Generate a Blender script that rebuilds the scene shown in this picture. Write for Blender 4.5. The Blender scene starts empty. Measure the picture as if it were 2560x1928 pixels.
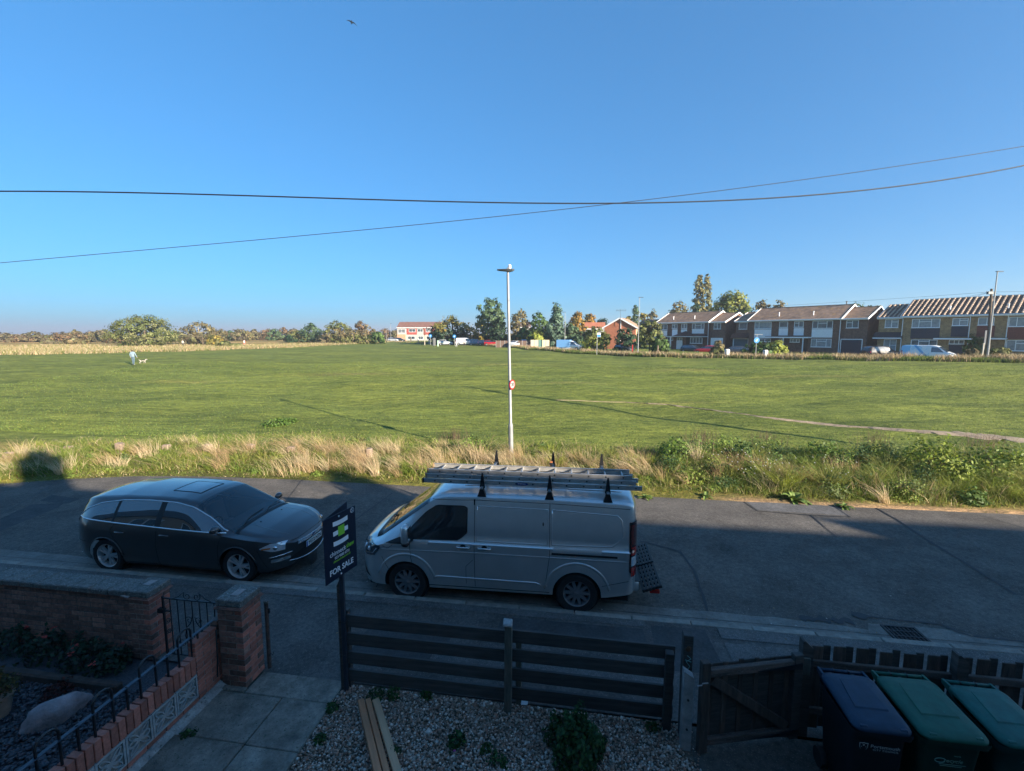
import bpy, bmesh, math, random
import numpy as np
from mathutils import Vector, Matrix
from math import sin, cos, pi, radians, sqrt, atan2

# ------------------------------------------------------------------ camera, sky, sun, exposure
SC = bpy.context.scene
COL = SC.collection
EYE = 4.65
PITCH = radians(6.5)
FPX = 1127.0
cam = bpy.data.cameras.new('camera')
cam.sensor_width = 36.0
cam.lens = 36.0 * FPX / 2560.0
cam.clip_start = 0.05
cam.clip_end = 12000
camo = bpy.data.objects.new('camera', cam)
camo.location = (0, 0, EYE)
camo.rotation_euler = (radians(90) - PITCH, 0, 0)
COL.objects.link(camo)
SC.camera = camo

SUN_H = Vector((0.759, -0.651))        # horizontal direction towards the sun
SUN_EL = radians(18.6)
world = bpy.data.worlds.new('World')
SC.world = world
world.use_nodes = True
wn = world.node_tree
wn.nodes.clear()
w_out = wn.nodes.new('ShaderNodeOutputWorld')
w_bg = wn.nodes.new('ShaderNodeBackground')
w_sky = wn.nodes.new('ShaderNodeTexSky')
w_sky.sky_type = 'NISHITA'
w_sky.sun_disc = False
w_sky.sun_elevation = SUN_EL
w_sky.sun_rotation = atan2(SUN_H.x, SUN_H.y)
w_sky.air_density = 1.0
w_sky.dust_density = 0.6
w_sky.ozone_density = 3.5
w_bg.inputs['Strength'].default_value = 0.055
w_gam = wn.nodes.new('ShaderNodeGamma'); w_gam.inputs[1].default_value = 0.62      # soft tone curve of the whole sky
w_tint = wn.nodes.new('ShaderNodeMix'); w_tint.data_type = 'RGBA'; w_tint.blend_type = 'MULTIPLY'; w_tint.inputs[0].default_value = 1.0
w_tint.clamp_result = False
w_tint.inputs[7].default_value = (0.41, 1.12, 1.76, 1)                             # white balance of the photograph
wn.links.new(w_sky.outputs[0], w_gam.inputs[0]); wn.links.new(w_gam.outputs[0], w_tint.inputs[6])
wn.links.new(w_tint.outputs[2], w_bg.inputs[0])
wn.links.new(w_bg.outputs[0], w_out.inputs[0])

sun = bpy.data.lights.new('sun', 'SUN')
sun.energy = 4.0
sun.angle = radians(0.53)
sun.color = (1.0, 0.87, 0.70)
suno = bpy.data.objects.new('sun', sun)
sd = Vector((SUN_H.x * cos(SUN_EL), SUN_H.y * cos(SUN_EL), sin(SUN_EL)))
suno.rotation_euler = sd.to_track_quat('Z', 'Y').to_euler()
suno.location = (0, 0, 60)
COL.objects.link(suno)

SC.view_settings.view_transform = 'Standard'
SC.view_settings.look = 'None'
SC.view_settings.exposure = 1.95
SC.view_settings.gamma = 1.0
SC.view_settings.use_curve_mapping = False
SC.render.engine = 'CYCLES'
SC.cycles.max_bounces = 6
SC.cycles.transparent_max_bounces = 8
SC.cycles.use_denoising = True

RNG = random.Random(7)
NR = np.random.default_rng(11)

# ------------------------------------------------------------------ frames
AL = radians(-8.4)                     # direction of the road
CU, SU = cos(AL), sin(AL)
def RW(u, v, z=0.0):                   # road frame (along, across) -> world
    return Vector((u * CU - v * SU, u * SU + v * CU, z))
def UV(x, y):
    return (x * CU + y * SU, -x * SU + y * CU)
def ray(px, py):                       # survey: a sight line of the photograph (2560 x 1928)
    a = (px - 1280) / FPX; b = -(py - 964) / FPX
    return Vector((a, cos(PITCH) + b * sin(PITCH), -sin(PITCH) + b * cos(PITCH)))
def P(px, py, z=0.0):
    d = ray(px, py); t = (z - EYE) / d.z
    return Vector((d.x * t, d.y * t, z))
def PY(px, py, Y):
    d = ray(px, py); t = Y / d.y
    return Vector((d.x * t, Y, EYE + d.z * t))
def sm(x):
    x = np.clip(x, 0, 1); return x * x * (3 - 2 * x)

# ------------------------------------------------------------------ mesh helpers
class MB:
    def __init__(s): s.v = []; s.f = []; s.m = []
    def add(s, vs, fs, mi=0):
        o = len(s.v); s.v += [tuple(p) for p in vs]
        for f in fs: s.f.append(tuple(i + o for i in f)); s.m.append(mi)
        return s
    def box(s, x0, x1, y0, y1, z0, z1, mi=0, M=None):
        vs = [Vector(p) for p in ((x0,y0,z0),(x1,y0,z0),(x1,y1,z0),(x0,y1,z0),(x0,y0,z1),(x1,y0,z1),(x1,y1,z1),(x0,y1,z1))]
        if M is not None: vs = [M @ p for p in vs]
        return s.add(vs, [(0,3,2,1),(4,5,6,7),(0,1,5,4),(1,2,6,5),(2,3,7,6),(3,0,4,7)], mi)
    def cbox(s, x0, x1, y0, y1, z0, z1, b=0.004, mi=0, M=None):   # chamfered box
        xs, ys, zs = (x0, x1), (y0, y1), (z0, z1); vs = []; idx = {}
        for i in (0,1):
            for j in (0,1):
                for k in (0,1):
                    sx, sy, sz = (b, -b)[i], (b, -b)[j], (b, -b)[k]
                    for a, p in enumerate(((xs[i], ys[j]+sy, zs[k]+sz), (xs[i]+sx, ys[j], zs[k]+sz), (xs[i]+sx, ys[j]+sy, zs[k]))):
                        idx[(i,j,k,a)] = len(vs); vs.append(Vector(p))
        if M is not None: vs = [M @ p for p in vs]
        fs = []
        I = idx
        for i in (0,1):
            q = [I[(i,0,0,0)], I[(i,1,0,0)], I[(i,1,1,0)], I[(i,0,1,0)]]; fs.append(q if i else q[::-1])
            q = [I[(0,i,0,1)], I[(1,i,0,1)], I[(1,i,1,1)], I[(0,i,1,1)]]; fs.append(q[::-1] if i else q)
            q = [I[(0,0,i,2)], I[(1,0,i,2)], I[(1,1,i,2)], I[(0,1,i,2)]]; fs.append(q if i else q[::-1])
        for i in (0,1):
            for j in (0,1):
                q = [I[(i,j,0,0)], I[(i,j,0,1)], I[(i,j,1,1)], I[(i,j,1,0)]]; fs.append(q if (i ^ j) == 0 else q[::-1])
                q = [I[(i,0,j,0)], I[(i,0,j,2)], I[(i,1,j,2)], I[(i,1,j,0)]]; fs.append(q[::-1] if (i ^ j) == 0 else q)
                q = [I[(0,i,j,1)], I[(0,i,j,2)], I[(1,i,j,2)], I[(1,i,j,1)]]; fs.append(q if (i ^ j) == 0 else q[::-1])
        for i in (0,1):
            for j in (0,1):
                for k in (0,1):
                    q = [I[(i,j,k,0)], I[(i,j,k,1)], I[(i,j,k,2)]]; fs.append(q if (i+j+k) % 2 == 1 else q[::-1])
        return s.add(vs, fs, mi)
    def bar(s, a, b, w, h, mi=0, up=(0,0,1)):                     # rectangular bar from a to b
        a, b = Vector(a), Vector(b); d = (b - a).normalized(); up = Vector(up)
        if abs(d.dot(up)) > 0.98: up = Vector((0,1,0))
        x = d.cross(up).normalized() * (w/2); y = x.cross(d).normalized() * (h/2)
        vs = [a-x-y, a+x-y, a+x+y, a-x+y, b-x-y, b+x-y, b+x+y, b-x+y]
        return s.add(vs, [(0,1,2,3),(7,6,5,4),(4,5,1,0),(5,6,2,1),(6,7,3,2),(7,4,0,3)], mi)
    def tube(s, path, r, n=8, mi=0, caps=True, closed=False):
        path = [Vector(p) for p in path]; N = len(path)
        rs = r if isinstance(r, (list, tuple)) else [r] * N
        rings = []; ref = None; base = len(s.v)
        for i, p in enumerate(path):
            if closed: d = path[(i+1) % N] - path[i-1]
            else: d = path[min(i+1, N-1)] - path[max(i-1, 0)]
            d = d.normalized() if d.length > 1e-9 else Vector((0,0,1))
            if ref is None:
                ref = Vector((0,0,1)) if abs(d.z) < 0.9 else Vector((1,0,0))
            x = d.cross(ref)
            if x.length < 1e-6: x = d.orthogonal()
            x.normalize(); y = x.cross(d).normalized(); ref = y
            for k in range(n):
                a = 2*pi*k/n; s.v.append(tuple(p + x*cos(a)*rs[i] + y*sin(a)*rs[i]))
        R = N if closed else N - 1
        for i in range(R):
            j = (i+1) % N
            for k in range(n):
                s.f.append((base+i*n+k, base+i*n+(k+1)%n, base+j*n+(k+1)%n, base+j*n+k)); s.m.append(mi)
        if caps and not closed:
            s.f.append(tuple(base+k for k in range(n))[::-1]); s.m.append(mi)
            s.f.append(tuple(base+(N-1)*n+k for k in range(n))); s.m.append(mi)
        return s
    def lathe(s, prof, n=24, axis='z', c=(0,0,0), mi=0, close=True):   # prof: (radius, along)
        base = len(s.v); c = Vector(c)
        for r, h in prof:
            for k in range(n):
                a = 2*pi*k/n; p = (r*cos(a), r*sin(a), h)
                if axis == 'y': p = (p[0], p[2], p[1])
                if axis == 'x': p = (p[2], p[0], p[1])
                s.v.append(tuple(c + Vector(p)))
        for i in range(len(prof)-1):
            for k in range(n):
                s.f.append((base+i*n+k, base+i*n+(k+1)%n, base+(i+1)*n+(k+1)%n, base+(i+1)*n+k)); s.m.append(mi)
        if close:
            for i in (0, len(prof)-1):
                if prof[i][0] > 1e-6: s.f.append(tuple(base+i*n+k for k in range(n))); s.m.append(mi)
        return s
    def prism(s, poly, a, b, mi=0, M=None):        # poly of (x,z) extruded along y from a to b
        n = len(poly)
        vs = [Vector((x, a, z)) for x, z in poly] + [Vector((x, b, z)) for x, z in poly]
        if M is not None: vs = [M @ p for p in vs]
        fs = [tuple(range(n)), tuple(range(2*n-1, n-1, -1))] + [(i, i+n, (i+1)%n+n, (i+1)%n) for i in range(n)]
        return s.add(vs, fs, mi)
    def plate(s, poly, z0, z1, mi=0, M=None):      # poly of (x,y) extruded along z
        n = len(poly)
        vs = [Vector((x, y, z0)) for x, y in poly] + [Vector((x, y, z1)) for x, y in poly]
        if M is not None: vs = [M @ p for p in vs]
        fs = [tuple(range(n-1, -1, -1)), tuple(range(n, 2*n))] + [(i, (i+1)%n, (i+1)%n+n, i+n) for i in range(n)]
        return s.add(vs, fs, mi)
    def grid(s, pts, mi=0):                        # pts[i][j]
        n, m = len(pts), len(pts[0]); o = len(s.v)
        for r in pts: s.v += [tuple(p) for p in r]
        for i in range(n-1):
            for j in range(m-1):
                s.f.append((o+i*m+j, o+i*m+j+1, o+(i+1)*m+j+1, o+(i+1)*m+j)); s.m.append(mi)
        return s
    def ico(s, c, r, mi=0, sub=1, jit=0.0, rng=RNG):
        bm = bmesh.new(); bmesh.ops.create_icosphere(bm, subdivisions=sub, radius=1)
        rr = r if isinstance(r, (tuple, list)) else (r, r, r)
        vs = [Vector((v.co.x*rr[0], v.co.y*rr[1], v.co.z*rr[2])) * (1 + rng.uniform(-jit, jit)) + Vector(c) for v in bm.verts]
        fs = [tuple(v.index for v in f.verts) for f in bm.faces]; bm.free()
        return s.add(vs, fs, mi)
    def mesh(s, name, mats, smooth=False, fix=True):
        me = bpy.data.meshes.new(name); me.from_pydata(s.v, [], s.f)
        mats = mats if isinstance(mats, (list, tuple)) else [mats]
        for m in mats: me.materials.append(m)
        if len(mats) > 1: me.polygons.foreach_set('material_index', s.m)
        if fix:
            bm = bmesh.new(); bm.from_mesh(me); bmesh.ops.recalc_face_normals(bm, faces=bm.faces); bm.to_mesh(me); bm.free()
        if smooth is not False:
            me.polygons.foreach_set('use_smooth', [True]*len(me.polygons))
            if smooth is not True: me.set_sharp_from_angle(angle=radians(smooth))
        me.update(); return me

def link(name, data, parent=None, loc=None, rot=None):
    o = bpy.data.objects.new(name, data); COL.objects.link(o)
    if parent is not None: o.parent = parent
    if loc is not None: o.location = loc
    if rot is not None: o.rotation_euler = rot
    return o
def obj(name, mb, mats, parent=None, loc=None, rot=None, smooth=False, fix=True):
    return link(name, mb.mesh(name, mats, smooth, fix), parent, loc, rot)
def tag(o, label=None, cat=None, group=None, kind=None):
    if label: o['label'] = label
    if cat: o['category'] = cat
    if group: o['group'] = group
    if kind: o['kind'] = kind
    return o
def thing(name, label, cat, loc=(0,0,0), rz=0.0, group=None):
    return tag(link(name, None, None, loc, (0,0,rz)), label, cat, group)
def struct(name, mb, mats, smooth=False, fix=True):
    return tag(obj(name, mb, mats, smooth=smooth, fix=fix), kind='structure')

def fast_mesh(name, verts, faces, mat, cols=None, smooth=False):
    """verts (N,3), faces (F,k) numpy, cols (N,3)"""
    me = bpy.data.meshes.new(name)
    verts = np.ascontiguousarray(verts, dtype=np.float32); faces = np.ascontiguousarray(faces, dtype=np.int32)
    k = faces.shape[1]
    me.vertices.add(len(verts)); me.vertices.foreach_set('co', verts.ravel())
    me.loops.add(faces.size); me.loops.foreach_set('vertex_index', faces.ravel())
    me.polygons.add(len(faces)); me.polygons.foreach_set('loop_start', np.arange(0, faces.size, k, dtype=np.int32))
    if cols is not None:
        c = np.ones((len(verts), 4), np.float32); c[:, :3] = cols
        me.attributes.new('Col', 'FLOAT_COLOR', 'POINT').data.foreach_set('color', c.ravel())
    if smooth: me.polygons.foreach_set('use_smooth', np.ones(len(faces), bool))
    me.materials.append(mat); me.update(calc_edges=True); me.validate()
    return me

# ------------------------------------------------------------------ materials
MATS = {}
def pm(name, col, rough=0.6, metal=0.0, var=0.0, vscale=6.0, col2=None, bump=0.0, bscale=60.0, rnd=0.0,
       attr=False, spec=None, coat=0.0, trans=0.0, stretch=None, speck=None, emit=None, grain=None):
    if name in MATS: return MATS[name]
    m = bpy.data.materials.new(name); m.use_nodes = True
    nt = m.node_tree; N = nt.nodes; L = nt.links
    b = N['Principled BSDF']
    b.inputs['Roughness'].default_value = rough; b.inputs['Metallic'].default_value = metal
    b.inputs['Base Color'].default_value = (*col, 1)
    if spec is not None: b.inputs['Specular IOR Level'].default_value = spec
    if coat: b.inputs['Coat Weight'].default_value = coat; b.inputs['Coat Roughness'].default_value = 0.03
    geo = N.new('ShaderNodeNewGeometry'); src = geo.outputs['Position']
    if stretch:
        tc = N.new('ShaderNodeTexCoord')
        mp = N.new('ShaderNodeMapping'); mp.inputs['Scale'].default_value = stretch
        L.new(tc.outputs['Object'], mp.inputs[0]); src = mp.outputs[0]
    cur = None
    if attr:
        a = N.new('ShaderNodeAttribute'); a.attribute_name = 'Col'; cur = a.outputs['Color']
    if var or col2:
        nz = N.new('ShaderNodeTexNoise'); nz.inputs['Scale'].default_value = vscale; nz.inputs['Detail'].default_value = 5
        nz.inputs['Roughness'].default_value = 0.65
        L.new(src, nz.inputs['Vector'])
        cr = N.new('ShaderNodeValToRGB'); e = cr.color_ramp.elements
        e[0].position = 0.32; e[1].position = 0.68
        if cur is None:
            c2 = col2 if col2 else tuple(min(1, c*(1+var)) for c in col)
            e[0].color = (*[c*(1-var) for c in col], 1); e[1].color = (*c2, 1)
            L.new(nz.outputs['Fac'], cr.inputs[0]); cur = cr.outputs[0]
        else:
            e[0].color = (1-var,)*3 + (1,); e[1].color = (1+var,)*3 + (1,)
            L.new(nz.outputs['Fac'], cr.inputs[0])
            mx = N.new('ShaderNodeMix'); mx.data_type = 'RGBA'; mx.blend_type = 'MULTIPLY'; mx.inputs[0].default_value = 1
            L.new(cur, mx.inputs[6]); L.new(cr.outputs[0], mx.inputs[7]); cur = mx.outputs[2]
    if speck:                                   # (scale, threshold, colour)
        vz = N.new('ShaderNodeTexNoise'); vz.inputs['Scale'].default_value = speck[0]; vz.inputs['Detail'].default_value = 2
        L.new(src, vz.inputs['Vector'])
        cr = N.new('ShaderNodeValToRGB'); cr.color_ramp.elements[0].position = speck[1]; cr.color_ramp.elements[1].position = min(1, speck[1]+0.06)
        L.new(vz.outputs['Fac'], cr.inputs[0])
        mx = N.new('ShaderNodeMix'); mx.data_type = 'RGBA'
        L.new(cr.outputs[0], mx.inputs[0])
        if cur is not None: L.new(cur, mx.inputs[6])
        else: mx.inputs[6].default_value = (*col, 1)
        mx.inputs[7].default_value = (*speck[2], 1); cur = mx.outputs[2]
    if grain:                                   # (scale, amount): stone grain, coarse to fine
        gz = N.new('ShaderNodeTexNoise'); gz.inputs['Scale'].default_value = grain[0]; gz.inputs['Detail'].default_value = 9; gz.inputs['Roughness'].default_value = 0.82
        L.new(src, gz.inputs['Vector'])
        cr = N.new('ShaderNodeValToRGB'); e = cr.color_ramp.elements; e[0].position = 0.34; e[1].position = 0.66
        e[0].color = (1-grain[1],)*3 + (1,); e[1].color = (1+grain[1],)*3 + (1,)
        L.new(gz.outputs['Fac'], cr.inputs[0])
        mx = N.new('ShaderNodeMix'); mx.data_type = 'RGBA'; mx.blend_type = 'MULTIPLY'; mx.inputs[0].default_value = 1
        if cur is not None: L.new(cur, mx.inputs[6])
        else: mx.inputs[6].default_value = (*col, 1)
        L.new(cr.outputs[0], mx.inputs[7]); cur = mx.outputs[2]
    if rnd:
        oi = N.new('ShaderNodeObjectInfo'); mr = N.new('ShaderNodeMapRange')
        mr.inputs[3].default_value = 1 - rnd; mr.inputs[4].default_value = 1 + rnd
        L.new(oi.outputs['Random'], mr.inputs[0])
        hs = N.new('ShaderNodeHueSaturation')
        L.new(mr.outputs[0], hs.inputs['Value'])
        if cur is not None: L.new(cur, hs.inputs['Color'])
        else: hs.inputs['Color'].default_value = (*col, 1)
        cur = hs.outputs[0]
    if cur is not None: L.new(cur, b.inputs['Base Color'])
    if bump:
        bn = N.new('ShaderNodeTexNoise'); bn.inputs['Scale'].default_value = bscale; bn.inputs['Detail'].default_value = 6
        L.new(src, bn.inputs['Vector'])
        bp = N.new('ShaderNodeBump'); bp.inputs['Strength'].default_value = min(1, bump); bp.inputs['Distance'].default_value = 0.02
        L.new(bn.outputs['Fac'], bp.inputs['Height']); L.new(bp.outputs[0], b.inputs['Normal'])
    if trans:
        tr = N.new('ShaderNodeBsdfTranslucent'); ms = N.new('ShaderNodeMixShader'); ms.inputs[0].default_value = trans
        if cur is not None: L.new(cur, tr.inputs[0])
        else: tr.inputs[0].default_value = (*col, 1)
        L.new(b.outputs[0], ms.inputs[1]); L.new(tr.outputs[0], ms.inputs[2])
        L.new(ms.outputs[0], N['Material Output'].inputs[0])
    MATS[name] = m
    return m

def glass(name, tint, rough=0.02, see=0.0, base=0.07):   # pane: sky mirror by Fresnel over a dark or see-through body
    if name in MATS: return MATS[name]
    m = bpy.data.materials.new(name); m.use_nodes = True
    nt = m.node_tree; N = nt.nodes; L = nt.links; b = N['Principled BSDF']
    b.inputs['Base Color'].default_value = (*tint, 1); b.inputs['Roughness'].default_value = 0.3
    tr = N.new('ShaderNodeBsdfTransparent'); tr.inputs[0].default_value = (0.62, 0.70, 0.72, 1)
    ms = N.new('ShaderNodeMixShader'); ms.inputs[0].default_value = see
    L.new(b.outputs[0], ms.inputs[1]); L.new(tr.outputs[0], ms.inputs[2])
    gl = N.new('ShaderNodeBsdfGlossy'); gl.inputs['Roughness'].default_value = rough
    fr = N.new('ShaderNodeFresnel'); fr.inputs[0].default_value = 1.55
    ad = N.new('ShaderNodeMath'); ad.operation = 'ADD'; ad.inputs[1].default_value = base; ad.use_clamp = True
    L.new(fr.outputs[0], ad.inputs[0])
    m2 = N.new('ShaderNodeMixShader'); L.new(ad.outputs[0], m2.inputs[0]); L.new(ms.outputs[0], m2.inputs[1]); L.new(gl.outputs[0], m2.inputs[2])
    L.new(m2.outputs[0], N['Material Output'].inputs[0])
    MATS[name] = m; return m

FONT_CACHE = {}
def text_mesh(txt, size, mat, extrude=0.0015, align='CENTER', shear=0.0, spacing=1.0, bold=0.0):
    cu = bpy.data.curves.new('lettering', 'FONT'); cu.body = txt; cu.size = size; cu.extrude = extrude
    cu.align_x = align; cu.align_y = 'CENTER'; cu.shear = shear; cu.space_character = spacing; cu.offset = bold
    cu.resolution_u = 3
    o = bpy.data.objects.new('lettering', cu); COL.objects.link(o)
    dg = bpy.context.evaluated_depsgraph_get()
    me = bpy.data.meshes.new_from_object(o.evaluated_get(dg))
    bpy.data.objects.remove(o); bpy.data.curves.remove(cu)
    me.materials.clear(); me.materials.append(mat); me.name = 'lettering'
    return me
# ------------------------------------------------------------------ terrain
GZ = 0.10                                # footway and gardens
V_KERB, V_FENCE = 7.09, 5.05
HEDGE = [(60.0,40.0),(51.0,45.0),(41.0,50.0),(31.0,56.0),(20.0,62.0),(12.8,72.0),(4.8,90.0),(0.0,106.0),(-21.8,136.0),(-48.0,170.0)]
def vedge(u):                            # road / verge line
    u = np.asarray(u, float)
    return np.interp(u, [-60,-22,-17.7,-16.2,-14.4,-12,-9,-4,0,7,13,40], [9.6,10.4,11.0,11.75,12.4,12.75,12.88,12.86,12.98,12.95,13.08,13.1])
def zfield(x, y):
    x = np.asarray(x, float); y = np.asarray(y, float)
    u = x*CU + y*SU; v = -x*SU + y*CU; t = v - vedge(u)
    z = 0.02 + 0.26*sm(t/2.4) + 1.2*sm((v-16)/34) + 0.38*sm((x-14)/34)*sm((v-18)/24) + 0.0040*np.clip(v-60, 0, 190)
    a = sm((t-2.5)/8) * (1 - 0.75*sm((v-70)/80))
    z = z + a*(0.09*np.sin(0.61*x+0.23*y+1.0)*np.sin(0.37*y-0.11*x) + 0.05*np.sin(1.13*y+0.42*x)*np.sin(0.83*x-0.3*y+2)
               + 0.18*np.exp(-(((x+13)/7)**2 + ((y-40)/6)**2)) + 0.16*np.exp(-(((x-3)/9)**2 + ((y-31)/4)**2)))
    return z
def zf(x, y): return float(zfield(x, y))
def Pf(px, py):                          # sight line meets the field
    z = 0.5
    for _ in range(30):
        p = P(px, py, z); z = 0.5*z + 0.5*zf(p.x, p.y)
    return Vector((p.x, p.y, zf(p.x, p.y)))

asphalt = pm('asphalt', (0.104,0.094,0.082), rough=0.92, spec=0.25, var=0.32, vscale=0.9, bump=0.6, bscale=70, grain=(14,.42), speck=(75, 0.645, (0.26,0.245,0.225)))
asph_old = pm('asphalt_worn', (0.125,0.122,0.12), rough=0.92, spec=0.25, var=0.3, vscale=1.6, bump=0.6, bscale=70, grain=(14,.34), speck=(75, 0.62, (0.25,0.245,0.235)))
asph_foot = pm('asphalt_footway', (0.100,0.092,0.084), rough=0.9, spec=0.25, var=0.3, vscale=1.3, bump=0.6, bscale=80, grain=(18,.42), speck=(95, 0.645, (0.26,0.245,0.225)))
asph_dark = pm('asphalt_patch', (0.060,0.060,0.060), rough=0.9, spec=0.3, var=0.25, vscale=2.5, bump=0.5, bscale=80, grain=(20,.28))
asph_trench = pm('asphalt_trench', (0.105,0.10,0.094), rough=0.92, spec=0.25, var=0.25, vscale=2.0, bump=0.5, bscale=80, grain=(18,.34), speck=(95, 0.6, (0.24,0.23,0.22)))
tar = pm('bitumen_seal', (0.016,0.016,0.018), rough=0.6, var=0.3, vscale=20)
concrete_k = pm('kerb_concrete', (0.225,0.205,0.175), rough=0.9, var=0.28, vscale=7, bump=0.3, bscale=120, rnd=0.14, speck=(60,0.68,(0.09,0.09,0.085)))
channel_m = pm('channel_concrete', (0.165,0.152,0.132), rough=0.9, var=0.3, vscale=1.8, bump=0.4, bscale=80, grain=(16,.26), speck=(70,0.66,(0.08,0.08,0.078)))
slab_m = pm('paving_concrete', (0.19,0.17,0.14), rough=0.9, var=0.42, vscale=4.5, bump=0.4, bscale=70, rnd=0.10, grain=(22,.28), speck=(38,0.64,(0.075,0.085,0.06)))
earth_m = pm('earth', (0.06,0.048,0.036), rough=0.95, var=0.4, vscale=5, bump=0.6, bscale=40)
gravel_bed_m = pm('gravel_bed', (0.11,0.085,0.062), rough=0.95, var=0.4, vscale=14, bump=0.6, bscale=70)
dirt_m = pm('sandy_dirt', (0.26,0.20,0.135), rough=0.95, var=0.4, vscale=3, bump=0.5, bscale=50, speck=(40,0.62,(0.16,0.14,0.07)))

# field -------------------------------------------------------------
def field_material():
    m = bpy.data.materials.new('mown_grass'); m.use_nodes = True
    nt = m.node_tree; N = nt.nodes; L = nt.links; b = N['Principled BSDF']
    b.inputs['Roughness'].default_value = 0.85; b.inputs['Specular IOR Level'].default_value = 0.15
    a = N.new('ShaderNodeAttribute'); a.attribute_name = 'Col'
    geo = N.new('ShaderNodeNewGeometry')
    def noise(scale, detail, st=(1,1,1), dist=0.0):
        mp = N.new('ShaderNodeMapping'); mp.inputs['Scale'].default_value = st; mp.inputs['Rotation'].default_value = (0,0,-AL + 0.05)
        L.new(geo.outputs['Position'], mp.inputs[0])
        n = N.new('ShaderNodeTexNoise'); n.inputs['Scale'].default_value = scale; n.inputs['Detail'].default_value = detail
        n.inputs['Roughness'].default_value = 0.62; n.inputs['Distortion'].default_value = dist
        L.new(mp.outputs[0], n.inputs['Vector']); return n
    cur = a.outputs['Color']
    for sc, de, st, lo, hi, di in ((0.055,4,(1,1.6,1),0.84,1.16,0.4),(0.42,5,(0.40,1.6,1),0.68,1.32,0.6),(2.2,6,(0.5,1.5,1),0.60,1.42,0.3),(9,5,(.7,1.2,1),0.66,1.38,0),(30,4,(1,1,1),0.7,1.3,0)):
        n = noise(sc, de, st, di); cr = N.new('ShaderNodeValToRGB'); e = cr.color_ramp.elements
        e[0].position = 0.30; e[1].position = 0.70
        e[0].color = (lo*0.94, lo, lo*1.0, 1); e[1].color = (hi*1.08, hi, hi*0.92, 1)
        L.new(n.outputs['Fac'], cr.inputs[0])
        mx = N.new('ShaderNodeMix'); mx.data_type = 'RGBA'; mx.blend_type = 'MULTIPLY'; mx.inputs[0].default_value = 1
        L.new(cur, mx.inputs[6]); L.new(cr.outputs[0], mx.inputs[7]); cur = mx.outputs[2]
    L.new(cur, b.inputs['Base Color'])
    n1 = noise(1.6, 7, (0.7,1.2,1)); n2 = noise(26, 4)
    ad = N.new('ShaderNodeMath'); ad.operation = 'MULTIPLY_ADD'; ad.inputs[1].default_value = 0.35
    L.new(n2.outputs['Fac'], ad.inputs[0]); L.new(n1.outputs['Fac'], ad.inputs[2])
    bp = N.new('ShaderNodeBump'); bp.inputs['Strength'].default_value = 0.75; bp.inputs['Distance'].default_value = 0.22
    L.new(ad.outputs[0], bp.inputs['Height']); L.new(bp.outputs[0], b.inputs['Normal'])
    return m
us = np.concatenate([[-4000,-2000,-1000,-600,-400,-300,-230,-180,-150,-130], np.arange(-115,-40,2.5), np.arange(-40,48,0.5), np.arange(48,130,2.5), [140,160,190,240,300,400,600,1000,2000,4000]])
ts = np.concatenate([[-0.25,0.0,0.12,0.3,0.6], np.arange(1.0,30,0.45), np.arange(30,60,1.0), np.arange(60,130,3), np.arange(130,300,10), [330,380,450,600,900,1500,3000,6000]])
UU, TT = np.meshgrid(us, ts, indexing='ij')
VV = TT + vedge(UU)
FX = UU*CU - VV*SU; FY = UU*SU + VV*CU
FZ = zfield(FX, FY); FZ[:, 0] = -0.06; FZ[:, 1] = 0.006
n, m_ = UU.shape
ii = (np.arange(n-1)[:, None]*m_ + np.arange(m_-1)[None, :]).ravel()
ffaces = np.stack([ii, ii+m_, ii+m_+1, ii+1], 1)
GREEN = np.array([0.118,0.163,0.042]); DRY = np.array([0.38,0.29,0.15]); ROUGHG = np.array([0.12,0.13,0.04])
gx, gy, gt = FX.ravel(), FY.ravel(), TT.ravel()
fc = np.tile(GREEN, (len(gx), 1))
hl = np.array([[0.03,-0.0],[0.0,0.0]])
# left part of the common is left unmown and dry beyond a line
dline = np.interp(gx, [-400,-75,-60,-50,-45,-40], [70,70,84,102,140,900])
wd = sm((gy + 3*np.sin(gx*0.3) - dline)/5)[:, None]
band = (0.5 + 0.5*np.sin(gy*0.21 + 0.6*np.sin(gx*0.11)))[:, None]
fc = fc*(1-wd) + wd*(DRY*band + np.array([0.13,0.13,0.04])*(1-band))
fr = sm((FY.ravel()-235)/60)[:, None]; fc = fc*(1-fr) + fr*np.array([0.14,0.12,0.06])
vv_ = VV.ravel(); uu_ = UU.ravel(); mow = (1-sm((vv_-75)/40))*sm((gt-5)/3)
fc = fc*(1+mow*(.055*np.sin(2*pi*(vv_+1.6*np.sin(uu_/19))/5.2)+.05*np.sin(2*pi*(vv_*.8+uu_*.35+2*np.sin(vv_/11))/13)))[:, None]
for px_, py_, rx_, ry_, k_amt in ((-14,39,3.0,.8,.5),(-9,44,2.2,.6,.45),(4,33,2.4,.5,.35),(16,41,4,.7,.3),(-2,47,5,.9,.3),(25,36,5,.6,.3),(-26,36,4,.7,.25),(9,26,3,.35,.3)):
    g_ = (k_amt*np.exp(-((gx-px_)/rx_)**2-((gy-py_)/ry_)**2))[:, None]; fc = fc*(1-g_)+g_*np.array([.27,.23,.11])
we = 1 - sm((gt - 0.1)/0.35)
right = sm((UU.ravel() - 3)/2)
wv = ((1 - sm((gt-3.6)/1.6)))[:, None]; fc = fc*(1-wv) + wv*ROUGHG
w2 = (we*right)[:, None]; fc = fc*(1-w2) + w2*np.array([0.28,0.215,0.15])
field = tag(link('field', fast_mesh('field', np.stack([gx, gy, FZ.ravel()], 1), ffaces, field_material(), fc, smooth=True)), kind='structure')

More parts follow.
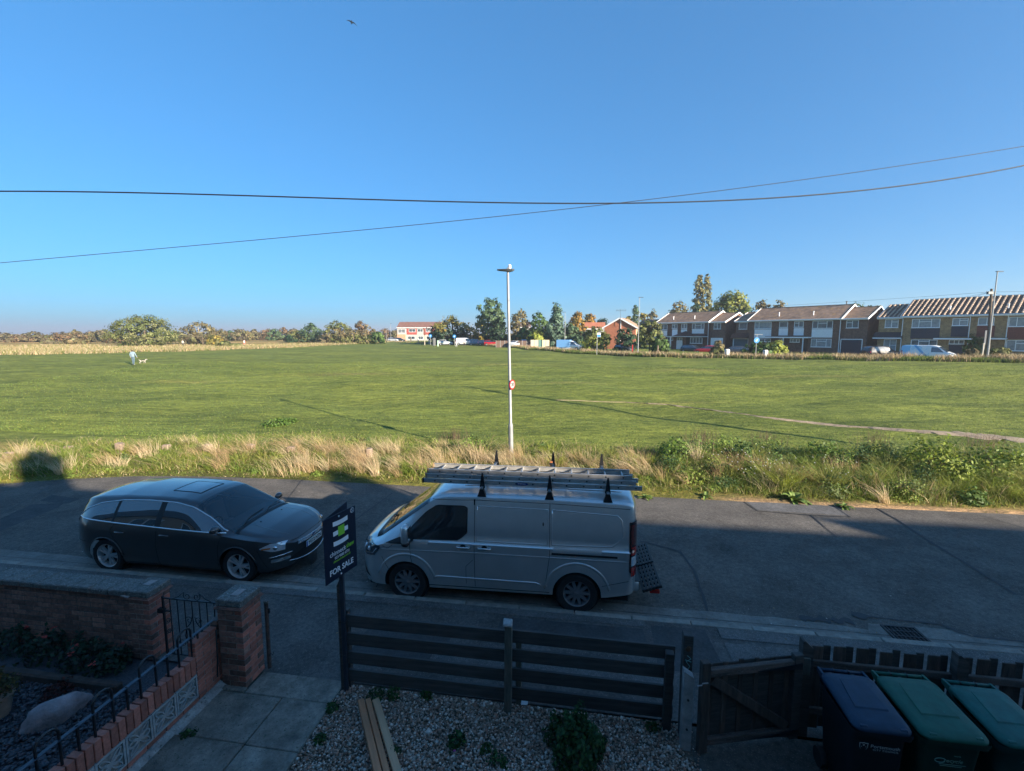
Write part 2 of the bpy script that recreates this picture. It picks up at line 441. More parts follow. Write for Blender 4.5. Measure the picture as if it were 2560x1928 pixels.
# far hills across the harbour ---------------------------------------
hb = MB(); pts = []
for i in range(60):
    x = -4200 + i*75; h = 14*max(0, sin(i*0.16)**2*0.75 + 0.35*sin(i*0.5+1)) * (1 if i < 42 else max(0, (60-i)/18)) + 4
    pts.append([(x, 3300, -5), (x, 3330, EYE + 1.1*h*0.8), (x, 3700, EYE + 0.8*h)])
hb.grid(pts)
struct('hills', hb, pm('hazed_hills', (0.10,0.16,0.26), rough=0.95, var=0.1, vscale=0.01), smooth=True)  # blue haze of distance is put into the hill colour

# base earth, road, footway ------------------------------------------
gb = MB(); 
gb.add([RW(-120,-60,-0.10), RW(120,-60,-0.10), RW(120,13.0,-0.10), RW(-120,13.0,-0.10)], [(0,1,2,3)])
struct('ground', gb, earth_m)
rb = MB()
rows = []
for u in np.arange(-90, 90.1, 1.0):
    c = [RW(u, v, z) for v, z in ((V_KERB, 0.0), (8.6, 0.02), (10.0, 0.03), (11.5, 0.02), (13.4, 0.0))]
    rows.append(c)
rb.grid(rows); struct('road', rb, asphalt, smooth=True)

def zroad(v): return float(np.interp(v, [7.09,8.6,10,11.5,13.4], [0,.02,.03,.02,0]))
def sheet(name, poly, mat, dz=0.004, nsub=1):   # poly in (u,v) on the road
    mb = MB(); mb.add([RW(u, v, zroad(v)+dz) for u, v in poly], [tuple(range(len(poly)))]); return struct(name, mb, mat)
def strip(mb, path, w, dz=0.006, jit=0.25, seg=0.25, rng=RNG, zfun=None):   # ribbon on the road along (u,v) path
    pts = []
    for (a, b) in zip(path[:-1], path[1:]):
        a, b = Vector(a), Vector(b); n = max(1, int((b-a).length/seg))
        pts += [a.lerp(b, i/n) for i in range(n)]
    pts.append(Vector(path[-1])); rows = []
    for i, p in enumerate(pts):
        d = (pts[min(i+1, len(pts)-1)] - pts[max(0, i-1)]).normalized(); nn = Vector((-d.y, d.x))
        ww = w*0.5*(1 + rng.uniform(-jit, jit)); q = p + nn*rng.uniform(-jit, jit)*w*0.4
        a, b = q+nn*ww, q-nn*ww
        rows.append([RW(a.x, a.y, (zfun or zroad)(a.y)+dz), RW(b.x, b.y, (zfun or zroad)(b.y)+dz)])
    mb.grid(rows)
def uvP(px, py, z=0.0):
    p = P(px, py, z); return UV(p.x, p.y)
# concrete channel beside the kerb, its edge eaten away by asphalt
top = []
for u, w in ((-60,0.55),(-12,0.52),(-9,0.5),(-6,0.46),(-2,0.42),(1.0,0.43),(2.6,0.42),(3.6,0.41),(4.2,0.36),(4.6,0.30),(4.7,0.47),(5.4,0.50),(5.9,0.49),(6.15,0.38),(6.8,0.35),(8,0.36),(12,0.4),(60,0.4)):
    top.append((u, w))
cb = MB(); rows = []
for i in range(len(top)-1):
    (u0, w0), (u1, w1) = top[i], top[i+1]; k = max(1, int((u1-u0)/0.3)) if abs(u0) < 14 else 1
    for j in range(k):
        s = j/k; u = u0+(u1-u0)*s; w = w0+(w1-w0)*s + (RNG.uniform(-.02,.02) if k > 1 else 0)
        rows.append([RW(u, V_KERB, 0.004), RW(u, V_KERB+w, zroad(V_KERB+w)+0.004)])
cb.grid(rows); struct('gutter_channel', cb, channel_m)
gc = MB()
strip(gc, [(-12,V_KERB+.26),(4.5,V_KERB+.20),(12,V_KERB+.2)], 0.012, dz=0.0085, jit=.5)
struct('channel_crack', gc, tar)
# patches, seams and cracks
sheet('asphalt_patch', [uvP(1867,1255.5), uvP(1893,1277), uvP(2125,1291), uvP(2080,1262)], asph_old)
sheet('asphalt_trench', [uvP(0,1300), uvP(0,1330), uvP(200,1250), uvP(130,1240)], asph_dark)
tb = MB()
for path, w in (
    ([(1860,1256),(1893,1279),(2010,1289),(2126,1295)], .035), ([(2080,1264),(2126,1295)], .03), ([(2025,1289),(2090,1345)], .03),
    ([(2190,1271),(2240,1300),(2330,1361),(2440,1428),(2540,1490)], .045), ([(1600,1356),(1700,1382),(1735,1430),(1765,1515),(1768,1530)], .04),
    ([(2460,1292),(2560,1322)], .02), ([(690,1290),(770,1180)], .015),
    ([(0,1290),(90,1240),(148,1203)], .03), ([(880,1310),(980,1235)], .04), ([(770,1440),(815,1395)], .03),
    ([(940,1470),(990,1375)],.02)):
    strip(tb, [uvP(*q) for q in path], w, dz=0.009, jit=.35)
struct('road_seams', tb, tar)
db = MB()
strip(db, [uvP(1995,1545), uvP(2130,1556)], 0.10, dz=.010, jit=.9, seg=.06)
strip(db, [uvP(2128,1533), uvP(2165,1543), uvP(2240,1552), uvP(2350,1562), uvP(2395,1582), uvP(2430,1592), uvP(2560,1606)], 0.035, dz=.010, jit=.9, seg=.08)
strip(db, [uvP(2128,1536), uvP(2168,1545)], 0.13, dz=.012, jit=.5, seg=.05)
struct('road_stains', db, tar)

# footway
fb = MB(); z = GZ
fb.add([RW(-90,V_FENCE+.03,GZ), RW(90,V_FENCE+.03,GZ), RW(90,V_KERB-.12,GZ), RW(-90,V_KERB-.12,GZ)], [(0,1,2,3)])
struct('pavement', fb, asph_foot)
pb = MB()
for (u0,u1,v0,v1) in ((-3.2,-1.8,5.55,6.3),(1.15,2.05,5.9,6.88),(-1.2,1.1,6.15,6.75)):
    pb.add([RW(u0,v0,GZ+.004), RW(u1,v0+.03,GZ+.004), RW(u1-.05,v1,GZ+.004), RW(u0+.04,v1-.02,GZ+.004)], [(0,1,2,3)])
struct('footway_patch', pb, asph_dark)
pb = MB()
for (u0,u1,v0,v1) in ((-12,1.1,6.78,6.96),(2.2,12,6.7,6.95),(-2.0,1.2,5.52,5.8),(2.2,4.6,5.5,6.6)):
    pb.add([RW(u0,v0,GZ+.004), RW(u1,v0+.02,GZ+.004), RW(u1,v1,GZ+.004), RW(u0,v1,GZ+.004)], [(0,1,2,3)])
pb.v = [(x,y,z+.004) for x,y,z in pb.v]
struct('footway_trench', pb, asph_trench)

# kerb stones, one by one
kerb = tag(link('kerb', None), kind='structure')
kb = MB(); kb.cbox(0.006, 0.909, 0, 0.125, -0.12, 0.104, 0.012)
kme = kb.mesh('kerb_stone', concrete_k)
for i, u in enumerate(np.arange(-22*0.915, 20*0.915, 0.915)):
    o = link('kerb_stone', kme, kerb); o.location = RW(u, V_KERB-.125, RNG.uniform(-.006,.004)); o.rotation_euler = (RNG.uniform(-.01,.01), 0, AL+RNG.uniform(-.006,.006))

# gully grate
g = thing('drain_grate', 'black iron drain grate in the road gutter near the kerb', 'drain grate', RW(UV(P(2285,1607).x, P(2285,1607).y)[0], V_KERB+.235, 0.012), AL)
iron = pm('cast_iron', (0.03,0.03,0.032), rough=0.55, metal=0.6, var=0.4, vscale=30)
mb = MB(); mb.box(-.24,.24,-.2,.2,-.03,.0); obj('pit', mb, pm('pit_black', (0.004,0.004,0.004), rough=.95), g)
mb = MB()
for a in ((-.25,-.215,-.22,.22),(.215,.25,-.22,.22)): mb.box(a[0],a[1],a[2],a[3],-.02,.014)
for a in ((-.215,.215,-.22,-.19),(-.215,.215,.19,.22)): mb.box(a[0],a[1],a[2],a[3],-.02,.014)
obj('frame', mb, iron, g)
for k in range(7):
    mb = MB(); x = -.18+k*.06; mb.box(x-.01,x+.01,-.19,.19,-.02,.010); obj('bar', mb, iron, g)
mb = MB(); mb.box(-.215,.215,-.05,-.03,-.02,.012); mb.box(-.215,.215,.08,.10,-.02,.012); obj('cross_bar', mb, iron, g)
# worn sandy path over the field
pth = [Pf(*q) for q in ((1390,1001),(1560,1006),(1665,1012),(1780,1026),(1904,1043),(2030,1057),(2164,1069),(2300,1079),(2430,1089),(2560,1100),(2700,1112))]
pb = MB(); rows = []
ws = [.02,.03,.06,.10,.16,.22,.24,.36,.55,.75,.8]
for i in range(len(pth)-1):
    for k in range(8):
        s = k/8; p = pth[i].lerp(pth[i+1], s); w = (ws[i]*(1-s)+ws[i+1]*s)*RNG.uniform(.6,1.3)
        rows.append([(p.x+RNG.uniform(-.1,.1), p.y+w*q, zf(p.x, p.y+w*q)+(.035 if abs(q) < .9 else .0)) for q in (-1,-.4,.4,1)])
pb.grid(rows); struct('worn_path', pb, dirt_m)

# a few fallen leaves and crumbs of grit lying on the road and footway
n = 170; lu = NR.uniform(-11,10,n); lv = np.where(NR.uniform(size=n) < .55, NR.normal(7.35,.25,n), NR.uniform(5.2,12.6,n)); lv = np.where((lv < 7.1) & (lv > 6.9), 7.3, lv)
lz = np.where(lv < 7.09, GZ, np.interp(lv, [7.09,8.6,10,11.5,13.4], [0,.02,.03,.02,0]))+.014
lc = np.array([(.30,.20,.09),(.22,.13,.06),(.34,.30,.26),(.40,.37,.33),(.16,.11,.06)])[NR.integers(0,5,n)]
la = NR.uniform(0,6.28,n); ls = NR.uniform(.010,.026,n); lx = lu*CU-lv*SU; ly = lu*SU+lv*CU
lvs = np.stack([np.stack([lx+np.cos(la+k*pi/2)*ls*(1,.55)[k%2], ly+np.sin(la+k*pi/2)*ls*(1,.55)[k%2], lz+NR.uniform(-.003,.006,n)],1) for k in range(4)],1).reshape(-1,3)
tag(link('fallen_leaves', fast_mesh('fallen_leaves', lvs, np.arange(4*n).reshape(-1,4), pm('fallen_leaf',(1,1,1),rough=.8,attr=True), np.repeat(lc,4,axis=0))), kind='stuff')
# ------------------------------------------------------------------ front gardens
brick_dk = pm('brick_brown', (0.23,0.12,0.09), rough=0.9, var=0.35, vscale=22, bump=0.3, bscale=120, rnd=0.42, speck=(45,0.66,(0.22,0.19,0.17)))
brick_rd = pm('brick_red', (0.38,0.135,0.095), rough=0.88, var=0.25, vscale=24, bump=0.25, bscale=140, rnd=0.28, speck=(60,0.7,(0.36,0.22,0.17)))
mortar = pm('mortar', (0.25,0.23,0.205), rough=0.95, var=0.35, vscale=18, bump=0.3, bscale=100)
mortar_dk = pm('mortar_weathered', (0.10,0.09,0.082), rough=0.95, var=0.4, vscale=14, bump=0.3, bscale=100)
cope_m = pm('coping_concrete', (0.125,0.12,0.108), rough=0.92, var=0.4, vscale=20, bump=0.5, bscale=60, rnd=0.1, speck=(55,0.6,(0.27,0.27,0.25)))
tile_m = pm('creasing_tile', (0.22,0.11,0.085), rough=0.85, var=0.3, vscale=18, rnd=0.2)
iron_b = pm('black_painted_iron', (0.013,0.015,0.018), rough=0.42, var=0.4, vscale=40)
iron_bl = pm('blue_black_handrail', (0.028,0.042,0.062), rough=0.45, var=0.45, vscale=24, speck=(70,0.7,(0.18,0.17,0.16)))
wood_dk = pm('dark_stained_timber', (0.048,0.043,0.039), rough=0.8, var=0.45, vscale=1.2, stretch=(3,3,30), bump=0.25, bscale=20, rnd=0.2)
wood_h = pm('dark_rail_timber', (0.050,0.048,0.046), rough=0.8, var=0.4, vscale=1.2, stretch=(2,25,25), bump=0.25, bscale=20, rnd=0.2)
wood_br = pm('brown_weathered_timber', (0.07,0.052,0.042), rough=0.85, var=0.5, vscale=1.3, stretch=(14,14,2), bump=0.3, bscale=12, rnd=0.3)
wood_rail = pm('worn_rail_timber', (0.095,0.07,0.058), rough=0.85, var=0.55, vscale=1.3, stretch=(2,20,20), bump=0.3, bscale=12, rnd=0.15, speck=(16,0.64,(0.22,0.21,0.19)))
wood_pine = pm('orange_pine', (0.50,0.215,0.105), rough=0.6, var=0.22, vscale=1.0, stretch=(26,1.6,26), rnd=0.07)
wood_pale = pm('pale_pine', (0.52,0.32,0.19), rough=0.6, var=0.18, vscale=1.0, stretch=(26,1.6,26))
post_grey = pm('grey_green_post', (0.085,0.085,0.07), rough=0.85, var=0.35, vscale=1.2, stretch=(20,20,3))
conc_post = pm('pale_concrete_post', (0.27,0.275,0.27), rough=0.9, var=0.25, vscale=9, bump=0.3, bscale=90)
render_m = pm('rendered_plinth', (0.30,0.29,0.27), rough=0.95, var=0.4, vscale=9, bump=0.6, bscale=40, speck=(25,0.62,(0.12,0.12,0.10)))
screen_m = pm('screen_block_concrete', (0.33,0.335,0.33), rough=0.9, var=0.2, vscale=12, bump=0.2, bscale=90, rnd=0.06)

BM = {}
def brick_mesh(l, w, h, mat):
    k = (round(l,4), round(w,4), round(h,4), mat.name)
    if k not in BM:
        b = MB(); b.cbox(-l/2, l/2, -w/2, w/2, -h/2, h/2, 0.004); BM[k] = b.mesh('brick', mat)
    return BM[k]
def put_brick(parent, l, w, h, mat, x, y, z, rz=0.0, j=0.002):
    o = link('brick', brick_mesh(l, w, h, mat), parent)
    o.location = (x, y + RNG.uniform(-j, j), z); o.rotation_euler = (RNG.uniform(-.008,.008), RNG.uniform(-.006,.006), rz + RNG.uniform(-.008,.008))
    return o

def pillar(name, label, u, v, top, mat_in, mat_side, n, w=0.345):
    """square brick pier with creasing tiles and a coping; u,v = near right corner"""
    t = thing(name, label, 'brick pier', RW(u - w/2, v + w/2, GZ), AL)
    ch = (top-0.0)/n
    c = MB(); q = w/2-.008; c.box(-q,q,-q,q,0,top); obj('mortar_core', c, mortar, t)
    L = w - .1025 - .010
    for i in range(n):
        z = ch*(i+.5); h = ch-.010; W = .1025
        ctr = (w-L)/2
        for (sx, sy, rot) in ((1,0,1),(0,1,0),(-1,0,1),(0,-1,0)):
            s = 1 if i % 2 == 0 else -1
            if rot:
                x = sx*(w/2-W/2); y = s*sx*((w-L)/2)
                m = mat_side if sx > 0 else mat_in
                put_brick(t, L, W, h, m, x, y, z, pi/2)
            else:
                y = sy*(w/2-W/2); x = -s*sy*((w-L)/2)
                put_brick(t, L, W, h, mat_in, x, y, z)
    # two courses of creasing tiles, one corner tile lifted proud
    k = MB(); e = w/2+.03
    k.cbox(-e,e,-e,e,top,top+.016,.003); obj('creasing_tile', k, tile_m, t)
    k = MB(); e = w/2+.022
    k.cbox(-e,e-.01,-e,e,top+.018,top+.034,.003); obj('creasing_tile', k, tile_m, t)
    return t, top+.036

p2, zt = pillar('brick_pier', 'square red brick gate pier nearest the concrete path, with speckled coping', -4.175, 4.79, 1.07, brick_dk, brick_rd, 14)
c = MB(); c.cbox(-.185,.185,-.185,.185,zt,zt+.095,.012); obj('coping', c, cope_m, p2)
c = MB(); c.cbox(-.05,.06,-.085,.075,zt+.0955,zt+.103,.002); obj('coping_patch', c, pm('pinkish_patch',(.30,.25,.23),rough=.9,var=.2,vscale=20), p2)
p1, zt1 = pillar('brick_pier', 'red brick gate pier ending the long garden wall, left of the iron gate', -5.82, 5.05, 0.90, brick_dk, brick_rd, 12, w=0.33)
c = MB(); c.cbox(-.175,.185,-.19,.185,zt1,zt1+.09,.012); obj('coping', c, cope_m, p1)
c = MB(); c.cbox(-.06,.05,-.03,.10,zt1+.0905,zt1+.098,.002); obj('coping_patch', c, MATS['pinkish_patch'], p1)
c = MB(); c.plate([(-.25,-.19),(-.10,-.215),(-.13,-.10)], zt1-.002, zt1+.012); c.add([(-.16,-.20,zt1+.012),(-.10,-.20,zt1+.012),(-.10,-.12,zt1+.09)],[(0,1,2)]); obj('broken_tile', c, MATS['pinkish_patch'], p1)

# long brick wall along the footway on the left
lw = thing('garden_wall', 'long low dark brick wall with grey coping beside the footway', 'garden wall', RW(-6.165, 5.09, GZ), AL)
LL = 4.3
c = MB(); c.box(-LL,0,.006,.215,0,.90); obj('wall_core', c, mortar_dk, lw)
for i in range(12):
    off = 0 if i % 2 == 0 else .1125; k = 0; x = -.002
    while x > -LL:
        l = .215 if not (k == 0 and off) else .1025
        if k % 3 == 2 and i % 4 == 1: l = .1025
        put_brick(lw, l, .1025, .065, brick_dk, x-l/2, .0515, .075*(i+.5)); x -= l+.010; k += 1
c = MB(); c.cbox(-LL,0,-.03,.245,.90,.918,.003); obj('creasing_tile', c, tile_m, lw)
x = 0
while x > -LL:
    c = MB(); c.cbox(x-.292,x-.002,-.055+RNG.uniform(-.004,.004),.27,.920,1.005+RNG.uniform(-.005,.005),.014); obj('coping_stone', c, cope_m, lw); x -= .296

# low dividing wall with soldier course and pierced blocks
dw = thing('dividing_wall', 'low red brick dividing wall with a row of pierced concrete screen blocks', 'garden wall', RW(-4.605, 4.80, GZ), AL)
LV = 2.3                                   # runs towards the house (local -y)
c = MB(); c.box(-.062,.062,-LV,0,-.05,.065); obj('plinth', c, render_m, dw)
c = MB(); c.add([(.06,-LV,.060),(.06,.0,.060),(.155,.0,.012),(.155,-LV,.012),(.06,-LV,-.05),(.06,0,-.05),(.155,0,-.05),(.155,-LV,-.05)],[(0,1,2,3),(0,4,5,1),(2,6,7,3),(1,5,6,2),(0,3,7,4)]); obj('haunching', c, render_m, dw)
c = MB(); c.box(-.035,.035,-LV,-.002,.066,.42); obj('mortar_core', c, mortar, dw); 
c = MB(); c.box(-.044,.044,-.33,-.002,.066,.80); obj('mortar_core', c, mortar, dw)
# brick courses under the blocks
y = -.34
while y > -LV:
    put_brick(dw, .215,.1025,.058,brick_rd,0,y-.1075,.095,pi/2); y -= .225
# end panel of stretcher bricks
for i in range(12):
    zz = .066+.0625*(i+.5)
    ls = (.215,.1025) if i % 2 == 0 else (.1025,.215)
    yy = -.004
    for l in ls: put_brick(dw, l,.1025,.0545,brick_rd,0,yy-l/2,zz,pi/2); yy -= l+.010
# soldiers on end
k = 0; y = -.345
while y > -LV:
    put_brick(dw, .068,.1125,.215,brick_rd,0,y-.034,.535+RNG.uniform(-.006,.006),pi/2,j=.0); y -= .0785; k += 1
# higher stub next to the pier
for i in range(13):
    put_brick(dw, .20,.1025,.0545,brick_dk if i > 8 else brick_rd,.0,.11,.066+.0625*(i+.5),pi/2)
c = MB(); c.box(-.04,.04,.012,.208,.0,.878); obj('mortar_core', c, mortar_dk, dw)
# pierced blocks
def screen_block():
    b = MB(); s = .145; d = .04
    for (x0,x1,z0,z1) in ((-s,s,-s,-s+.022),(-s,s,s-.022,s),(-s,-s+.022,-s+.022,s-.022),(s-.022,s,-s+.022,s-.022)): b.box(x0,x1,-d,d,z0,z1)
    def ring(cx, cz, a, bb, rot, wd=.016):
        n = 16; pi_ = []; po = []
        for k in range(n):
            an = 2*pi*k/n; x, z = a*cos(an), bb*sin(an)*(abs(sin(an))**.15)
            xo, zo = (a+wd)*cos(an), (bb+wd)*sin(an)
            for lst, (p, q) in ((pi_, (x, z)), (po, (xo, zo))): lst.append((cx+p*cos(rot)-q*sin(rot), cz+p*sin(rot)+q*cos(rot)))
        o = len(b.v)
        for k in range(n):
            b.v += [(pi_[k][0],-d*.9,pi_[k][1]),(po[k][0],-d*.9,po[k][1]),(po[k][0],d*.9,po[k][1]),(pi_[k][0],d*.9,pi_[k][1])]
        for k in range(n):
            a0 = o+4*k; b0 = o+4*((k+1) % n)
            for q in range(4): b.f.append((a0+q, a0+(q+1)%4, b0+(q+1)%4, b0+q)); b.m.append(0)
    ring(-.062,0,.042,.026,0); ring(.062,0,.042,.026,0)
    for r in (pi/4, 3*pi/4, -pi/4, -3*pi/4):
        ring(.098*cos(r)*.78, .098*sin(r)*.78, .062, .017, r, wd=.013)
    return b.mesh('screen_block', screen_m)
sbm = screen_block()
y = -.345-.147
while y > -LV:
    o = link('screen_block', sbm, dw); o.location = (0.02, y, .276); o.rotation_euler = (0,0,pi/2); y -= .297

# hand rail with hoops on the dividing wall
hr = thing('railing', 'blue black iron handrail with hooped uprights on the low dividing wall', 'railing', RW(-4.605, 4.80, GZ), AL)
c = MB(); c.cbox(-.022,.022,-LV,-.0,.885,.897,.003); obj('handrail', c, iron_bl, hr)
y0 = -.42
for k in range(5):
    y = y0 - k*.47
    pts = [(.0,y+.09,.64),(0,y+.09,.97)] + [(0, y+.09*cos(a), .97+.075*sin(a)) for a in np.linspace(.2,pi-.2,7)] + [(0,y-.09,.97),(0,y-.09,.64)]
    c = MB(); c.tube(pts, .012, 8); obj('hoop', c, iron_b, hr, smooth=50)
    c = MB(); c.tube([(0,y-.235,.64),(0,y-.235,.886)], .013, 8); obj('upright', c, iron_b, hr, smooth=50)
    c = MB(); c.lathe([(.001,.904),(.011,.902),(.012,.897)], 8, c=(0,y-.235,0)); obj('bolt', c, iron_b, hr)
c = MB(); c.tube([(0,-.235,.80),(0,-.235,.886)], .013, 8); obj('upright', c, iron_b, hr, smooth=50)
# hose / conduit dangling
c = MB(); c.tube([(.06,-.02,.78),(.058,-.03,.4),(.065,-.06,.16)], .008, 6); obj('drop_rod', c, iron_b, hr, smooth=True)

# iron gate between the piers
ig = thing('iron_gate', 'black wrought iron garden gate with scrolls, between two brick piers', 'garden gate', RW(-5.70, 5.14, GZ), AL)
W = .95; H0, H1 = .06, .90
c = MB(); c.box(0,.022,-.011,.011,H0,H1+.02); obj('stile', c, iron_b, ig)
c = MB(); c.box(W-.022,W,-.011,.011,H0,H1); obj('stile', c, iron_b, ig)
c = MB()
for z in (H0,.72 if False else H1-.012): c.box(.022,W-.022,-.01,.01,z,z+.014)
c.box(.022,.13,-.01,.01,.70,.714); obj('frame_rail', c, iron_b, ig)
for k in range(7):
    x = .12+k*(W-.12)/7.2
    c = MB(); c.tube([(x,0,H0),(x,0,H1-.01)], .007, 6); obj('bar', c, iron_b, ig, smooth=50)
def scroll(cx, cz, r, a0, turns, flip=1, n=22, k=.75):
    return [(cx+flip*r*(1-k*i/n)*cos(a0+turns*2*pi*i/n), 0, cz+r*(1-k*i/n)*sin(a0+turns*2*pi*i/n)) for i in range(n+1)]
for fl in (-1,1):
    cx = W/2+fl*.075
    pth_ = [(W/2+fl*.30,0,H1),(W/2+fl*.2,0,H1+.04),(W/2+fl*.13,0,H1+.10)] + scroll(cx,H1+.055,.062,pi*.35,-1.2,fl)
    c = MB(); c.tube(pth_, .006, 6); obj('scroll', c, iron_b, ig, smooth=True)
    for (sx, sz, r) in ((.07,.60,.055),(.07,.30,.055),(.20,.24,.06),(.07,.12,.045)):
        c = MB(); c.tube(scroll(W/2+fl*sx, sz, r, 0, 1.3, fl), .005, 6); obj('scroll', c, iron_b, ig, smooth=True)
    c = MB(); c.tube([(W/2+fl*a, 0, z) for a, z in ((.02,.66),(.05,.56),(.12,.48),(.15,.36),(.1,.2))], .006, 6); obj('scroll', c, iron_b, ig, smooth=True)
for zz in (.56,.40):
    c = MB(); c.tube(scroll(.075,zz,.04,0,1.3), .005, 6); obj('scroll', c, iron_b, ig, smooth=True)
c = MB(); c.box(-.06,.03,-.03,.02,.68,.74); obj('latch', c, iron_b, ig)
gp = thing('gate_post', 'stout black round iron gate post with a flat cap beside the pier', 'gate post', RW(-4.69, 5.09, GZ), AL)
c = MB(); c.lathe([(.038,0),(.038,.90),(.045,.905),(.045,.925),(.0,.93)], 16); obj('post', c, iron_b, gp, smooth=40)
c = MB(); c.tube(scroll(0.0,.62,.045,pi/2,1.2), .006, 6); obj('scroll', c, iron_b, gp, loc=(0,-.05,0))
c = MB(); c.box(-.14,.0,-.02,.02,.865,.89); obj('hinge', c, iron_b, gp)
# rusty post on the path side of the right pier
rp = thing('gate_post', 'thin rusty round post leaning on the street side of the right pier', 'gate post', RW(-4.13, 5.17, GZ), AL)
c = MB(); c.tube([(0,0,0),(.01,0,.95)], .026, 10); obj('post', c, pm('rusty_post',(.085,.05,.04),rough=.85,var=.5,vscale=14), rp, smooth=50)
c = MB(); c.lathe([(.0,.98),(.03,.975),(.032,.95),(.03,.945)], 10, c=(.01,0,0)); obj('cap', c, cope_m, rp)
c = MB(); c.box(.02,.055,-.01,.01,.80,.87); c.tube([(.02,0,.22),(.06,0,.19),(.075,0,.24)], .006, 6); obj('hook', c, iron_b, rp)

# neighbour's garden floor: slate chippings, side path, bed ---------------------------------
slate_m = pm('slate_bed', (0.055,0.058,0.066), rough=0.9, var=0.4, vscale=30, bump=0.7, bscale=60)
b = MB(); b.add([RW(-10,2.4,GZ-.03), RW(-5.12,2.4,GZ-.03), RW(-5.12,5.09,GZ-.03), RW(-10,5.09,GZ-.03)], [(0,1,2,3)]); struct('slate_bed', b, slate_m)
b = MB(); b.cbox(-10+10,.46,0,2.7,-.1,0.0,.01); o = struct('side_path', b, pm('side_path_concrete',(.105,.105,.105),rough=.95,var=.3,vscale=4,bump=.3,bscale=80)); o.location = RW(-5.115,2.4,GZ); o.rotation_euler = (0,0,AL)
b = MB(); b.cbox(-.03,.03,0,2.4,-.05,.035,.01); o = tag(obj('timber_edging', b, wood_rail), 'weathered grey timber edging board between slate chippings and side path', 'edging board'); o.location = RW(-5.14,2.4,GZ); o.rotation_euler = (0,0,AL)

def shards(name, n, area, size, cols, mat, flat=0.35, z0=GZ, mask=None):
    u = NR.uniform(area[0], area[1], n*2); v = NR.uniform(area[2], area[3], n*2)
    if mask is not None: k = mask(u, v); u, v = u[k], v[k]
    u, v = u[:n], v[:n]; n = len(u)
    base = np.array([(1,0,0),(-1,0,0),(0,1,0),(0,-1,0),(0,0,1),(0,0,-1)], float)
    f = np.array([(0,2,4),(2,1,4),(1,3,4),(3,0,4),(2,0,5),(1,2,5),(3,1,5),(0,3,5)])
    s = size*NR.lognormal(0, .28, n)
    V = base[None]*NR.uniform(.65,1.25,(n,6,1))*np.stack([np.ones(n), NR.uniform(.6,1,n), NR.uniform(.7,1.3,n)*flat*1.6],1)[:,None,:]*s[:,None,None]
    a = NR.uniform(0,2*pi,n); tx = NR.normal(0,.45,n)
    ca, sa, ct, st = np.cos(a), np.sin(a), np.cos(tx), np.sin(tx)
    y = V[...,1]*ct[:,None]-V[...,2]*st[:,None]; z = V[...,1]*st[:,None]+V[...,2]*ct[:,None]
    x = V[...,0]*ca[:,None]-y*sa[:,None]; y = V[...,0]*sa[:,None]+y*ca[:,None]
    X = (u*CU - v*SU)[:,None]+x; Y = (u*SU + v*CU)[:,None]+y; Z = z0+NR.uniform(-.006,.010,n)[:,None]+z
    verts = np.stack([X,Y,Z],2).reshape(-1,3)
    faces = (f[None]+6*np.arange(n)[:,None,None]).reshape(-1,3)
    c = np.array(cols)[NR.integers(0,len(cols),n)]*NR.uniform(.7,1.25,(n,1)); c = np.repeat(c,6,axis=0)
    return tag(link(name, fast_mesh(name, verts, faces, mat, c)), kind='stuff')
stone_m = pm('stones', (1,1,1), rough=0.7, attr=True, var=0.15, vscale=80)
shards('slate_chippings', 9000, (-9.0,-5.17,2.6,4.55), .026, [(.07,.075,.088),(.05,.053,.062),(.09,.09,.098),(.06,.05,.06)], stone_m, flat=.3)

# our garden: path slabs, gravel, earth by the bins ------------------------------------------
path_ = tag(link('garden_path', None), kind='structure')
for (u0,u1,v0,v1) in ((-4.15,-2.965,4.715,5.085),(-3.60,-2.95,4.045,4.70),(-4.52,-3.615,4.06,4.70),(-3.59,-2.945,3.38,4.03),(-4.52,-3.605,3.38,4.045),(-4.52,-4.16,4.715,4.79)):
    b = MB(); b.cbox(u0,u1,v0,v1,-.08,RNG.uniform(.012,.022),.008)
    o = obj('paving_slab', b, slab_m, path_); o.location = RW(0,0,GZ); o.rotation_euler = (RNG.uniform(-.004,.004),RNG.uniform(-.004,.004),AL)
b = MB(); b.add([RW(-4.55,3.3,GZ), RW(-2.9,3.3,GZ), RW(-2.9,5.08,GZ), RW(-4.55,5.08,GZ)], [(0,1,2,3)]); struct('path_bed', b, earth_m)
b = MB(); b.add([RW(-2.95,3.2,GZ-.012), RW(1.4,3.2,GZ-.012), RW(1.35,5.06,GZ-.012), RW(-2.97,5.08,GZ-.012)], [(0,1,2,3)]); struct('gravel_bed', b, gravel_bed_m)
b = MB(); b.add([RW(1.3,2.4,GZ-.004), RW(8,2.4,GZ-.004), RW(8,5.04,GZ-.004), RW(1.3,5.04,GZ-.004)], [(0,1,2,3)]); struct('bin_yard', b, pm('yard_ground',(.07,.062,.052),rough=.95,var=.4,vscale=12,bump=.6,bscale=50,speck=(60,.62,(.16,.14,.12))))
PB = [(.34,.27,.22),(.46,.40,.34),(.28,.17,.12),(.34,.235,.17),(.19,.13,.09),(.56,.51,.45),(.31,.18,.13),(.38,.285,.22)]
shards('gravel', 26000, (-2.94,1.36,3.35,5.04), .0155, PB, stone_m, flat=.42, mask=lambda u, v: (u < 1.30 + .1*np.sin(v*9)) | (NR.uniform(size=len(u)) < .1))

